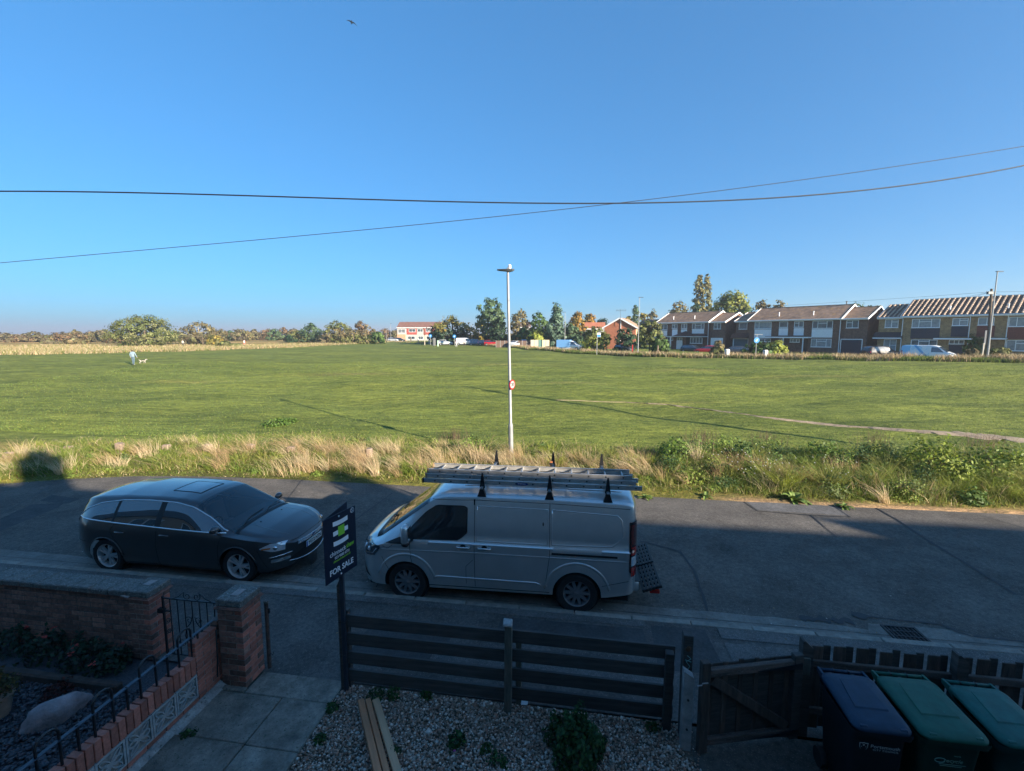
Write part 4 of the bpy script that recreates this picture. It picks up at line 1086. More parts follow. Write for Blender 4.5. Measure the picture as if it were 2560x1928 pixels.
for xa in (1.42,-1.43):
    u = MB(); u.lathe([(.01,-.80),(.372,-.80),(.372,.80),(.01,.80)], 24, axis='y', c=(xa,0,.335)); obj('wheel_well', u, dark_in, car)
car_glass = glass('car_glass', (.012,.015,.018), .02, 0, .15); screen_glass = glass('windscreen_glass', (.012,.016,.020), .02, .85, .05)
zb_ = itp([(-2.15,1.05),(-1.2,1.005),(0,.965),(1.15,.93)]); zt_ = itp([(-2.12,1.07),(-1.95,1.20),(-1.7,1.30),(-1.2,1.375),(-.6,1.40),(0,1.385),(.35,1.325),(.75,1.15),(1.12,.945)])
for sd_ in (-1, 1):
    for (x0, x1, nm) in ((-2.08,-1.30,'quarter_window'),(-1.24,-.34,'rear_door_window'),(-.22,1.08,'front_door_window')):
        g_ = MB(); g_.grid(CB.patch(np.linspace(x0,x1,18), zb_, zt_, .006, sd_)); obj(nm, g_, car_glass, car, smooth=True)
    for x0, x1 in ((-1.30,-1.24),(-.34,-.22)):
        g_ = MB(); g_.grid(CB.patch(np.linspace(x0,x1,3), zb_, zt_, .008, sd_)); obj('door_pillar', g_, blackp, car, smooth=True)
    m = MB(); CB.line([(x, zb_(x)) for x in np.linspace(-2.12,1.15,24)], .006, sd_, .015, m, 6); CB.line([(x, zt_(x)+.008) for x in np.linspace(-2.12,1.15,40)], .006, sd_, .013, m, 6)
    obj('chrome_trim', m, pm('bright_trim',(.78,.80,.82),rough=.25,metal=.55), car, smooth=True)
    m = MB()
    CB.line([(-.28,.96),(-.28,.55),(-.26,.22)], .001, sd_, .0045, m); CB.line([(1.10,.93),(1.04,.70),(1.02,.30)], .001, sd_, .0045, m)
    CB.line([(-1.22,.99),(-1.30,.85),(-1.12,.62),(-1.02,.4)], .001, sd_, .0045, m); CB.line([(-1.0,.25),(1.0,.23)], .001, sd_, .004, m)
    CB.line([(1.82,.66),(1.90,.45),(1.96,.30)], .001, sd_, .004, m); CB.line([(-1.87,.62),(-2.3,.60)], .001, sd_, .004, m)
    obj('panel_gap', m, gap_m, car)
    for xh in (.02-.28+.16, -1.08):
        m = MB(); a = CB.at_z(xh-.09,.845,.012,sd_); b = CB.at_z(xh+.10,.838,.012,sd_); m.tube([CB.at_z(xh-.10,.845,.0,sd_), a, b, CB.at_z(xh+.11,.838,.0,sd_)], [.010,.017,.017,.010], 8); obj('door_handle', m, grey_paint, car, smooth=True)
        m = MB(); m.tube([CB.at_z(xh-.08,.828,.012,sd_), CB.at_z(xh+.09,.822,.012,sd_)], .005, 6); obj('handle_trim', m, chrome, car)
    for xa in (1.42,-1.43):
        m = MB(); CB.line([(xa+.385*cos(a), .335+.385*sin(a)) for a in np.linspace(.12,pi-.12,22)], .004, sd_, .012, m); obj('arch_lip', m, grey_paint, car, smooth=True)
    # mirror
    mr = MB(); c0 = CB.at_z(.98,.985,.0,sd_); base = Vector(c0)+Vector((0,sd_*.11,.04))
    mr.ico((0,0,0),(.075,.115,.072),sub=2); mr.v = [(x*(1 if x > 0 else .45)+base.x, y+base.y, z+base.z) for x, y, z in mr.v]; mo = obj('door_mirror', mr, grey_paint, car, smooth=True)
    a = MB(); a.bar(c0, tuple(base), .06, .03); obj('mirror_arm', a, blackp, mo)
    m = MB(); CB_l = CB.patch(np.linspace(1.86,2.20,10), itp([(1.86,.685),(2.05,.61),(2.20,.60)]), itp([(1.86,.70),(2.02,.765),(2.20,.735)]), .010, sd_); m.grid(CB_l); hl_ = obj('headlight', m, lens_m, car, smooth=True)
    m = MB(); m.ico(CB.at_z(2.08,.67,.004,sd_),(.05,.03,.045),sub=2); obj('projector', m, chrome, hl_, smooth=True)
    m = MB(); m.grid(CB.patch(np.linspace(1.89,2.02,5), lambda x: .668, lambda x: .694, .016, sd_)); obj('indicator', m, amber, hl_, smooth=True)
    m = MB(); m.grid(CB.patch(np.linspace(2.02,2.25,6), lambda x: .395, lambda x: .455, .008, sd_)); CB.line([(2.0,.50),(2.27,.515)], .006, sd_, .009, m); obj('fog_light', m, chrome, car, smooth=True)
    m = MB(); m.grid(CB.patch(np.linspace(-2.44,-2.22,8), itp([(-2.44,.80),(-2.22,.93)]), itp([(-2.44,1.0),(-2.22,.99)]), .012, sd_)); obj('tail_light', m, red_lens, car, smooth=True)
    wheel(car, 1.42, sd_*.795, .335, .225, sd_, 5, alloy, twin=True); wheel(car, -1.43, sd_*.795, .335, .225, sd_, 5, alloy, twin=True)
# windscreen, sunroof, rear screen
K0 = CB.NL+CB.NU
def screen(B, x0, x1, k0, off, nx=12, ny=14, ins=None):
    rows = []
    for x in np.linspace(x0, x1, nx):
        ks = np.linspace(k0 if ins is None else k0+ins(x), B.NL+B.NU+B.NC-1.001, ny)
        rows.append([B.pt(x, k, off, -1) for k in ks]+[B.pt(x, k, off, 1) for k in ks[-2::-1]])
    return rows
m = MB(); m.grid(screen(CB, .40, 1.30, K0-1.2, .006)); obj('windscreen', m, screen_glass, car, smooth=True)
m = MB(); m.grid(screen(CB, 1.28, 1.36, K0-1.6, .004, nx=3)); obj('scuttle', m, blackp, car, smooth=True)
for y in (-.35,.25):
    m = MB(); m.tube([(1.33,y-.25,1.0),(1.25,y+.0,1.045),(1.22,y+.45,1.06)], .008, 5); obj('wiper', m, blackp, car)
m = MB(); m.grid(screen(CB, -.42, .16, K0+4.3, .004, nx=8)); obj('sunroof', m, car_glass, car, smooth=True)
m = MB(); rows = screen(CB, -.44, .18, K0+4.15, .001, nx=8); rim_ = [r[0] for r in rows]+rows[-1][1:-1]+[r[-1] for r in rows[::-1]]+rows[0][-2:0:-1]; m.tube(rim_, .006, 5, closed=True); obj('sunroof_seal', m, gap_m, car)
m = MB(); m.grid(screen(CB, -2.40, -2.20, K0-2, .006, nx=6)); obj('rear_window', m, car_glass, car, smooth=True)
for sd_ in (-1,1):
    m = MB(); m.tube([CB.pt(x, K0+1.2, -.006, sd_) for x in np.linspace(-1.95,.15,16)], .010, 5); obj('roof_gutter', m, grey_paint, car, smooth=True)
    m = MB(); m.tube([CB.pt(x, K0+3.6-.8*(x-1.4), -.010, sd_) for x in np.linspace(1.42,2.15,10)], .014, 6); obj('bonnet_crease', m, grey_paint, car, smooth=True)
    m = MB(); m.ico(CB.pt(1.48,K0+4.6,.004,sd_),(.022,.014,.008)); obj('washer_jet', m, blackp, car)
m = MB(); m.tube([CB.at_z(2.28,.70,.003,-1)]+[(CB.nose_x(y)*.0+min(CB.nose_x(y),2.32)+.004, y, .735) for y in np.linspace(-.55,.55,9)]+[CB.at_z(2.28,.70,.003,1)], .004, 5); obj('bonnet_gap', m, gap_m, car)
# nose furniture by (y,z)
def nose_patch(B, y0, y1, zlo, zhi, off, ny=12, nz=3):
    return [[(B.nose_x(y/float(np.interp(z,[.2,.3,.5,.65,.8],[.93,.96,1,.99,.95])))+off, y, z) for z in np.linspace(zlo(y), zhi(y), nz+1)] for y in np.linspace(y0, y1, ny)]
k_ = lambda v: (lambda y: v)
m = MB(); m.grid(nose_patch(CB, -.42,.42, k_(.60), lambda y: .675, .012)); gr = obj('upper_grille', m, blackp, car, smooth=True)
for zz in (.618,.64,.662,.68):
    m = MB(); m.tube([p[0] for p in nose_patch(CB,-.42,.42,k_(zz),k_(zz),.018)], .006, 5); obj('grille_bar', m, chrome, gr, smooth=True)
m = MB(); m.lathe([(.0,.0),(.062,.0),(.062,.012),(0,.016)], 20, axis='x', c=(CB.nose_x(0)+.012,0,.645)); m.v = [(x, y, .645+(z-.645)*.5) for x, y, z in m.v]; ob = obj('oval_badge', m, pm('badge_blue',(.02,.05,.16),rough=.25,metal=.4), car, smooth=40)
m = MB(); m.tube([(CB.nose_x(0)+.022,.063*cos(a),.645+.032*sin(a)) for a in np.linspace(0,2*pi,20,endpoint=False)], .004, 5, closed=True); obj('badge_ring', m, chrome, ob, smooth=True)
me = text_mesh('Ford', .042, chrome, shear=.3); o = link('lettering', me, ob); o.location = (CB.nose_x(0)+.029,0,.645); o.rotation_euler = (pi/2,0,pi/2)
m = MB(); m.grid(nose_patch(CB, -.58,.58, lambda y: .30+.06*(abs(y)/.58)**2, lambda y: .50-.12*(abs(y)/.58)**3, .010)); obj('lower_grille', m, blackp, car, smooth=True)
m = MB(); m.tube([(CB.nose_x(y/.97)+.014, y, .29+.06*(abs(y)/.58)**2) for y in np.linspace(-.58,.58,15)], .009, 6); obj('grille_trim', m, chrome, car, smooth=True)
m = MB(); xp = CB.nose_x(0.20)+.03; m.cbox(xp,xp+.012,-.26,.26,.475,.59,.003); np_ = obj('number_plate', m, plate_w, car)
m = MB(); m.box(xp+.012,xp+.0135,-.26,-.222,.478,.587); obj('plate_band', m, pm('plate_blue',(.02,.08,.35),rough=.4), np_)
me = text_mesh('YG12 NTN', .105, plate_k, bold=.0015); o = link('lettering', me, np_); o.location = (xp+.0145,.018,.532); o.rotation_euler = (pi/2,0,pi/2); o.scale = (.86,1,1)
# cabin
m = MB(); m.cbox(.75,1.25,-.72,.72,.62,.955,.05); obj('dashboard', m, pm('dashboard_grey',(.11,.11,.115),rough=.8), car)
seat_m = pm('seat_fabric',(.22,.22,.225),rough=.9)
for y in (-.38,.38):
    m = MB(); M_ = Matrix.Translation((-.05,y,.45)) @ Matrix.Rotation(radians(-14),4,'Y')
    m.cbox(-.08,.07,-.24,.24,0,.62,.05,M=M_); m.cbox(-.06,.04,-.13,.13,.66,.84,.03,M=M_); m.cbox(0,.5,-.24,.24,-.02,.14,.04,M=Matrix.Translation((-.05,y,.45))); obj('seat', m, seat_m, car)
m = MB(); m.tube([(.52+.08*cos(a)*.35,-.38+.18*cos(a)*0+.18*sin(a),.86+.18*cos(a)*.9) for a in np.linspace(0,2*pi,24,endpoint=False)], .014, 6, closed=True); obj('steering_wheel', m, blackp, car, smooth=True)
m = MB(); m.cbox(.55,.59,-.11,.11,1.27,1.34,.01); obj('inner_mirror', m, blackp, car)
m = MB(); m.cbox(-2.1,-.9,-.70,.70,.5,.92,.05); obj('rear_bench', m, dark_in, car)

# --- the silver van -----------------------------------------------------------------
va, vb = P(1018,1495), P(1450,1528)
vax = (va-vb).normalized(); van_ang = atan2(vax.y, vax.x)     # pointing left in the picture
vm = (va+vb)/2; vn = Vector((vax.y, -vax.x, 0))              # to the far side
if vn.y < 0: vn = -vn
VANPOS = vm + vn*0.885
van = thing('panel_van', 'silver panel van with roof bars carrying a ladder, parked by the kerb', 'van', (VANPOS.x,VANPOS.y,0.004), van_ang)
VB = Body(1.98, -2.46, 2.50,
    top=[(-2.46,1.70),(-2.44,1.84),(-2.38,1.92),(-2.2,1.955),(-1,1.975),(.4,1.965),(.80,1.945),(1.0,1.895),(1.12,1.82),(1.98,1.19),(2.05,1.155),(2.25,1.07),(2.38,.97),(2.45,.86),(2.50,.70)],
    sh=[(-2.5,1.15),(.5,1.15),(1.4,1.14),(1.9,1.06),(2.2,.95),(2.5,.62)],
    roofw=[(-2.46,.86),(-2.2,.835),(.6,.83),(1.1,.80),(1.6,.79),(2.0,.80),(2.3,.84),(2.5,.88)],
    sill=[(-2.46,.42),(-2.2,.36),(-1.9,.30),(1.9,.26),(2.3,.24),(2.5,.30)],
    arches=[(1.48,.335,.40),(-1.453,.335,.40)], nose=.72, tail=.22, n_f=2.5, n_r=3.2, crown=.03, rr=.10, prof=([0,.1,.3,.55,.8,.955,1.0],[.955,.975,.998,1.0,.996,.994,.960]), zfr=[0,.12,.25,.40,.55,.70,.85,.955,1.0])
silver = paint('silver_paint', (.58,.585,.58), metal=.65, rough=.30)
VB.build('body', silver, van, n=110, cut=(1.13,1.97,14))
u = MB(); u.box(-2.3,2.2,-.85,.85,.22,.5); obj('underbody', u, dark_in, van)
for xa in (1.48,-1.453):
    u = MB(); u.lathe([(.01,-.86),(.397,-.86),(.397,.86),(.01,.86)], 24, axis='y', c=(xa,0,.335)); obj('wheel_well', u, dark_in, van)
van_glass = glass('van_glass', (.012,.015,.018), .03, 0, .02)
KV = VB.NL+VB.NU
for sd_ in (1,-1):
    zl = itp([(.40,1.30),(.55,1.16),(1.55,1.13)]); zh = itp([(.40,1.69),(.47,1.73),(.95,1.715),(1.15,1.58),(1.38,1.34),(1.50,1.16)])
    g_ = MB(); g_.grid(VB.patch(np.linspace(.41,1.48,20), zl, zh, .006, sd_)); obj('side_window', g_, van_glass, van, smooth=True)
    m = MB(); VB.line([(x, zl(x)) for x in np.linspace(.41,1.48,14)], .006, sd_, .008, m); VB.line([(x, zh(x)) for x in np.linspace(.41,1.48,22)], .006, sd_, .008, m); VB.line([(.41,1.3),(.41,1.69)],.006,sd_,.008,m); obj('window_seal', m, blackp, van, smooth=True)
    m = MB(); m.grid(VB.patch(np.linspace(1.50,1.84,8), itp([(1.5,1.045),(1.84,1.045)]), itp([(1.5,1.15),(1.60,1.15),(1.84,1.05)]), .006, sd_)); obj('quarter_trim', m, blackp, van, smooth=True)
    m = MB()
    VB.line([(1.42,1.12),(1.39,.80),(1.37,.70)], .001, sd_, .0045, m); VB.line([(.285,1.80),(.275,1.0),(.265,.36)], .001, sd_, .0045, m)
    VB.line([(1.12,1.80),(.285,1.835),(-1.0,1.835),(-2.3,1.80)], .001, sd_, .0045, m); VB.line([(-.99,1.83),(-1.0,1.0),(-.92,.40)], .001, sd_, .0045, m)
    VB.line([(1.12,.325),(-1.0,.335)], .001, sd_, .006, m); VB.line([(1.92,.80),(1.86,.68),(1.80,.58)], .001, sd_, .004, m)
    VB.line([(-1.86,.52),(-2.36,.66)], .001, sd_, .004, m); VB.line([(.42,.40),(.42,.72),(.30,.84)], .001, sd_, .0035, m)
    VB.line([(1.72,1.02),(1.80,.96),(1.92,.99)], .001, sd_, .0035, m)
    obj('panel_gap', m, gap_m, van)
    m = MB()
    for loop in ([(.24,1.74),(-.96,1.735),(-.96,1.165),(.24,1.16),(.24,1.74)], [(-1.03,1.735),(-2.10,1.69),(-2.17,1.62),(-2.19,1.36),(-2.02,1.19),(-1.03,1.165),(-1.03,1.735)]):
        VB.line(loop, -.009, sd_, .014, m)
    obj('panel_swage', m, silver, van, smooth=True)
    m = MB(); VB.line([(.98,.47),(.92,.505),(-.78,.50),(-.86,.46)], -.006, sd_, .018, m, 8); VB.line([(1.95,.93),(.3,.96),(-2.3,.96)], -.022, sd_, .028, m, 8)
    VB.line([(1.48+.52*cos(a), .335+.53*sin(a)) for a in np.linspace(.25,pi-.2,24)], -.026, sd_, .036, m, 8); VB.line([(-1.453+.54*cos(a), .335+.55*sin(a)) for a in np.linspace(.15,pi-.2,24)], -.026, sd_, .036, m, 8)
    obj('body_crease', m, silver, van, smooth=True)
    m = MB(); m.grid(VB.patch(np.linspace(-1.03,-2.10,10), k_(1.015), k_(1.05), .004, sd_)); obj('door_rail', m, gap_m, van, smooth=True)
    for xh in (.47,.10):
        m = MB(); m.tube([VB.at_z(xh-.11,1.055,.004,sd_), VB.at_z(xh-.09,1.055,.030,sd_), VB.at_z(xh+.09,1.055,.030,sd_), VB.at_z(xh+.11,1.055,.004,sd_)], .016, 8); obj('door_handle', m, silver, van, smooth=True)
        m = MB(); m.ico(VB.at_z(xh,1.07,.0,sd_),(.05,.012,.035),sub=2); obj('handle_recess', m, gap_m, van, smooth=True)
    m = MB(); m.ico(VB.at_z(-.885,1.50,.002,sd_),(.012,.008,.035),sub=2); obj('deadlock', m, blackp, van, smooth=True)
    # mirror
    c0 = Vector(VB.at_z(1.38,1.18,0,sd_)); mr = MB(); bx = c0+Vector((.06,sd_*.16,.10))
    mr.cbox(bx.x-.07,bx.x+.06,bx.y-.10,bx.y+.10,bx.z-.17,bx.z+.17,.045); mo = obj('door_mirror', mr, silver, van, smooth=60)
    a = MB(); a.cbox(bx.x-.075,bx.x+.05,bx.y-.095,bx.y+.095,bx.z-.20,bx.z-.11,.03); a.bar(tuple(c0+Vector((0,0,-.05))), tuple(bx+Vector((0,0,-.15))), .07,.05); obj('mirror_base', a, blackp, mo)
    a = MB(); a.box(bx.x-.074,bx.x-.0705,bx.y-.075,bx.y+.075,bx.z-.10,bx.z+.13); obj('mirror_glass', a, chrome, mo)
    # headlight, fog, tail light
    zlo = itp([(1.94,.96),(2.06,.80),(2.25,.745),(2.44,.76)]); zhi = itp([(1.94,.985),(2.20,.99),(2.44,.84)])
    m = MB(); m.grid(VB.patch(np.linspace(1.95,2.44,14), zlo, zhi, .010, sd_)); hl_ = obj('headlight', m, pm('dark_lens',(.05,.055,.065),rough=.06,coat=1.0), van, smooth=True)
    m = MB(); m.ico(VB.at_z(2.31,.86,-.024,sd_),(.06,.05,.055),sub=2); m.ico(VB.at_z(2.17,.88,-.012,sd_),(.06,.03,.05),sub=2); VB.line([(2.02,.93),(2.10,.83),(2.25,.785)],.008,sd_,.008,m); obj('reflector', m, lens_m, hl_, smooth=True)
    m = MB(); m.grid(VB.patch(np.linspace(2.18,2.40,6), itp([(2.18,.36),(2.40,.38)]), itp([(2.18,.37),(2.40,.56)]), .006, sd_)); obj('bumper_vent', m, blackp, van, smooth=True)
    m = MB(); m.grid(VB.patch(np.linspace(-2.42,-2.29,5), itp([(-2.42,.68),(-2.29,.80)]), k_(1.60), .010, sd_, nz=12)); tl = obj('tail_light', m, pm('smoked_lens',(.03,.01,.01),rough=.1,coat=1), van, smooth=True)
    for za, zb2, mm in ((.72,.88,red_lens),(.90,1.06,lens_m),(1.08,1.20,red_lens),(1.24,1.56,pm('dull_red_lens',(.10,.015,.012),rough=.12,coat=1))):
        m = MB(); m.grid(VB.patch(np.linspace(-2.405,-2.315,4), k_(za), k_(zb2), .014, sd_)); obj('lamp_cell', m, mm, tl, smooth=True)
    wheel(van, 1.48, sd_*.86, .345, .225, sd_, 10, alloy_dk, rimr=.225); wheel(van, -1.453, sd_*.86, .345, .225, sd_, 10, alloy_dk, rimr=.225)
    m = MB(); m.lathe([(.03,0),(.03,.006),(0,.008)], 10, axis='y', c=(0,0,0)); 
m = MB(); m.grid(screen(VB, 1.10, 1.99, KV-1.0, .006)); obj('windscreen', m, screen_glass, van, smooth=True)
m = MB(); m.grid(screen(VB, 1.96, 2.08, KV-1.2, .005, nx=4)); obj('scuttle', m, blackp, van, smooth=True)
for y in (-.5,.15):
    m = MB(); m.tube([(2.02,y,1.19),(1.90,y+.1,1.275),(1.82,y+.6,1.33)], .010, 5); obj('wiper', m, blackp, van)
m = MB(); m.grid(nose_patch(VB,-.50,.50,k_(.60),k_(.80),.014)); gr = obj('grille', m, blackp, van, smooth=True)
for zz in (.62,.67,.72,.77):
    m = MB(); m.tube([p[0] for p in nose_patch(VB,-.50,.50,k_(zz),k_(zz),.018)], .009, 5); obj('grille_bar', m, chrome, gr, smooth=True)
m = MB(); m.cbox(.95,1.8,-.85,.85,.75,1.12,.06); obj('dashboard', m, MATS['dashboard_grey'], van)
for y in (-.5,.5):
    m = MB(); M_ = Matrix.Translation((.45,y,.75)) @ Matrix.Rotation(radians(-12),4,'Y'); m.cbox(-.08,.08,-.25,.25,0,.6,.05,M=M_); m.cbox(-.05,.05,-.13,.13,.64,.82,.03,M=M_); obj('seat', m, seat_m, van)
m = MB(); m.box(.28,.30,-.85,.85,.5,1.85); obj('bulkhead', m, dark_in, van)
m = MB(); m.tube([(1.18,.42,1.15),(1.18,.42,1.36)],.03,8); obj('bottle', m, pm('bottle_plastic',(.12,.25,.22),rough=.2), van)
# roof ribs, bumper, rear step
for y in (-.55,-.28,0,.28,.55):
    m = MB(); m.tube([VB.pt(x, KV+VB.NC-1.001-(abs(y)/.83)*4.6, .0, 1 if y > 0 else -1) for x in np.linspace(-2.2,.55,20)], .014, 5); obj('roof_rib', m, silver, van, smooth=True)
m = MB(); m.cbox(-2.485,-2.36,-.80,.80,.36,.54,.03); obj('rear_bumper', m, silver, van, smooth=60)
m = MB(); m.box(-2.50,-2.40,-.80,.80,.542,.552); obj('bumper_tread', m, blackp, van)
st = link('rear_step', None, van, (-2.64,.10,.40))
for y0, y1, tl_ in ((.02,.78,.05),(-.76,.0,.06)):
    m = MB()
    for k in range(6): m.cbox(-.17+k*.058,-.17+k*.058+.040,y0,y1,.0,.05,.004)
    for y in np.linspace(y0+.03,y1-.03,6): m.box(-.17,.16,y-.02,y+.02,.004,.036)
    obj('slatted_step', m, blackp, st, loc=(-.05,0,tl_), rot=(0,radians(20),0))
m = MB(); m.cbox(-.18,-.02,.60,.72,-.04,.03,.01); obj('step_reflector', m, red_lens, st)
# roof bars with load stops
BARX = (.17,-.98,-1.94)
for bx in BARX:
    rbk = link('roof_bar', None, van, (bx,0,0))
    m = MB(); m.cbox(-.025,.025,-.86,.86,2.035,2.065,.006); obj('crossbar', m, pm('bar_alloy',(.3,.31,.32),rough=.4,metal=.7), rbk)
    for s_ in (-1,1):
        m = MB(); y = s_*.80; m.prism([(-.075,1.90),(.075,1.90),(.04,2.00),(.025,2.06),(-.025,2.06),(-.04,2.00)], y-.035, y+.035); obj('foot', m, blackp, rbk)
        m = MB(); y = s_*(.755); m.prism([(-.045,2.03),(.045,2.03),(.012,2.29),(-.012,2.29)], y-.02, y+.02); obj('load_stop', m, blackp, rbk)
    if bx == -.98:
        m = MB(); m.cbox(-.028,.028,.16,.26,2.32,2.36,.008); m.cbox(-.02,.02,.16,.19,2.06,2.36,.006); obj('ladder_clamp', m, blackp, rbk)
        m = MB(); m.cbox(-.024,.024,.17,.24,2.362,2.375,.004); obj('clamp_strap', m, pm('orange_strap',(.5,.16,.04),rough=.6), rbk)

# --- triple ladder on the van's bars --------------------------------------------------
lp = van.matrix_basis if False else Matrix.Translation(VANPOS) @ Matrix.Rotation(van_ang,4,'Z')
lad_o = lp @ Vector((0.0,0.495,2.072))
lad = thing('extension_ladder', 'aluminium triple extension ladder lying along the near edge of the van roof', 'ladder', tuple(lad_o), van_ang+radians(.5))
alu = pm('ladder_aluminium', (.46,.45,.43), rough=.45, metal=.55, var=.22, vscale=6, speck=(9,.66,(.30,.29,.28)))
hole = pm('rung_socket', (.03,.03,.032), rough=.7)
hw = .185
h = MB(); h.lathe([(.014,0),(.014,.004),(.006,.005),(0,.005)], 10, axis='y'); rung_end_me = h.mesh('rung_end', hole)
for k, (x0, x1, w, z) in enumerate(((1.22,-2.50,hw+.025,0),(1.17,-2.40,hw+.008,.082),(1.14,-2.34,hw-.010,.164))):
    sec = link('ladder_section', None, lad, (0,0,z))
    for s_ in (-1,1):
        m = MB(); y = s_*w
        m.cbox(x1,x0,y-.004,y+.004,.0,.076,.002); m.cbox(x1,x0,min(y,y-s_*.022),max(y,y-s_*.022),.068,.077,.002); m.cbox(x1,x0,min(y,y-s_*.022),max(y,y-s_*.022),.0,.008,.002)
        st_ = obj('stile', m, alu, sec)
    x = x0-.20
    xs_ = []
    while x > x1+.1: xs_.append(x); x -= .285
    for x in xs_:
        m = MB(); m.tube([(x,-w+.004,.040),(x,w-.004,.040)], .016, 6); obj('rung', m, alu, sec)
        link('rung_end', rung_end_me, sec, (x,w+.004,.040))
    for s_ in (-1,1):
        m = MB(); m.box(x0-.0,x0+.03,s_*w-.012,s_*w+.012,-.002,.079); obj('end_cap', m, pm('end_cap_tan',(.35,.24,.13),rough=.7) if k else blackp, sec)
m = MB(); m.prism([(.115*cos(a),.026*sin(a)) for a in np.linspace(0,2*pi,24,endpoint=False)], .0, .003); lb = obj('maker_label', m, pm('label_blue',(.02,.03,.16),rough=.4), lad); lb.location = (-.50, hw+.025+.0045, .040)
me = text_mesh('WERNER', .034, plate_w, extrude=.0008); o = link('lettering', me, lb); o.location = (0,.0045,0); o.rotation_euler = (pi/2,0,pi)
# ------------------------------------------------------------------ street furniture near the road
galv = pm('galvanised_column', (.27,.28,.285), rough=.55, metal=.3, var=.12, vscale=5)
lamp_dk = pm('lamp_head_grey', (.10,.115,.125), rough=.45, metal=.3)
LB = Vector((-.03, 15.7, 0)); LB.z = zf(LB.x, LB.y)
lp_ = thing('street_lamp', 'slim grey street lamp in the rough verge behind the van, with a round 20 sign', 'street lamp', tuple(LB), radians(-6))
m = MB(); m.lathe([(.085,-.1),(.085,1.1),(.078,1.2),(.055,1.26),(.045,6.35),(.04,6.45)], 16); obj('column', m, galv, lp_, rot=(0,radians(-1.0),0), smooth=40)
tx = -6.45*sin(radians(1.0))
m = MB(); m.lathe([(.038,6.43),(.038,6.62),(.0,6.63)], 12); obj('spigot', m, galv, lp_, loc=(tx,0,0), smooth=40)
m = MB()
prof = [(-.37,.0,.02),(-.30,-.012,.075),(-.1,-.03,.12),(.05,-.05,.125),(.16,-.03,.10),(.22,0,.03)]
rows = []
for x, zb, w in prof: rows.append([(x,-w,6.52),(x,-w*.6,6.52+zb*1.1-.02),(x,w*.6,6.52+zb*1.1-.02),(x,w,6.52),(x,w*.6,6.545),(x,-w*.6,6.545),(x,-w,6.52)])
m.grid(rows); obj('lamp_head', m, lamp_dk, lp_, loc=(tx-.0,0,.03), smooth=30)
m = MB(); m.lathe([(.05,6.585),(.055,6.60),(.055,6.70),(.03,6.725),(0,6.73)], 14); obj('photocell', m, pm('photocell_white',(.7,.72,.73),rough=.4), lp_, loc=(tx+.06,0,0), smooth=40)
# 20 roundel, turned along the road
sgn = link('speed_sign', None, lp_, (.05,-.06,2.62), (0,0,radians(62)))
sred = pm('sign_red',(.36,.012,.014),rough=.4); sblk = pm('sign_black',(.01,.01,.01),rough=.5)
m = MB(); m.lathe([(.0,.0),(.172,.0),(.172,.004),(0,.004)], 32, axis='y'); obj('sign_back', m, sred, sgn)
m = MB(); m.lathe([(.128,-.0025),(.128,-.001),(.0,-.001)], 32, axis='y'); m.f.append(tuple(range(32))); m.m.append(0); obj('sign_face', m, plate_w, sgn)
me = text_mesh('20', .175, sblk, extrude=.001, bold=.004); o = link('lettering', me, sgn); o.location = (0,-.0045,0); o.rotation_euler = (pi/2,0,0)
m = MB(); m.box(-.03,.03,.004,.05,-.05,.05); obj('sign_bracket', m, galv, sgn)

# wooden pole beyond the frame that carries the two overhead wires
PP = Vector((22.4,10.2)); 
tpole = thing('telegraph_pole', 'tall brown wooden telegraph pole on the verge carrying the overhead wires', 'telegraph pole', (PP.x,PP.y,zf(PP.x,PP.y)-.1), 0)
m = MB(); m.tube([(0,0,0),(0,0,12.3)], [.16,.10], 12); obj('pole', m, pm('pole_wood',(.10,.075,.055),rough=.85,var=.35,vscale=2,stretch=(9,9,1)), tpole, smooth=40)
m = MB(); m.cbox(-.6,.6,-.05,.05,11.3,11.42); obj('crossarm', m, MATS['pole_wood'], tpole)
def wire(name, label, pts, planeA, planeB, r, mat):
    """wire hanging in the vertical plane through two ground points; pts are sight lines"""
    A, B = Vector(planeA), Vector(planeB); d = (B-A); n_ = Vector((-d.y, d.x))
    out = []
    for q in pts:
        rr = ray(*q); t = n_.dot(A)/ (n_.x*rr.x+n_.y*rr.y); out.append(Vector((rr.x*t, rr.y*t, EYE+rr.z*t)))
    # smooth fit: height as a quadratic of distance along the span
    s = np.array([(Vector((p.x,p.y))-A).dot(d)/d.length for p in out]); z = np.array([p.z for p in out])
    c = np.polyfit(s, z, 3); dc = np.polyder(c); s0, s1 = s.min(), s.max()
    path = []
    for q in np.linspace(0, d.length, 90):
        xy = A+d*(q/d.length); qc = min(max(q, s0), s1); path.append((xy.x, xy.y, float(np.polyval(c, qc)+np.polyval(dc, qc)*(q-qc))))
    m = MB(); m.tube(path, r, 6); o = tag(obj(name, m, mat, smooth=True), label, 'overhead wire', 'overhead wires'); return path
wm = pm('wire_black',(.008,.009,.012),rough=.6)
wp1 = wire('overhead_wire', 'thick black overhead wire sagging almost level across the sky', [(0,476),(400,487),(800,497),(1200,503.5),(1570,504.5),(2000,490),(2300,466),(2560,410)], (-20,8.0), (PP.x,PP.y), .0125, wm)
wp2 = wire('overhead_wire', 'thin grey overhead wire rising from low on the left to the right', [(0,657),(520,613),(1040,560),(1570,505),(2080,441),(2560,365)], (-26,13), (PP.x,PP.y+.1), .008, pm('wire_grey',(.03,.035,.05),rough=.6))

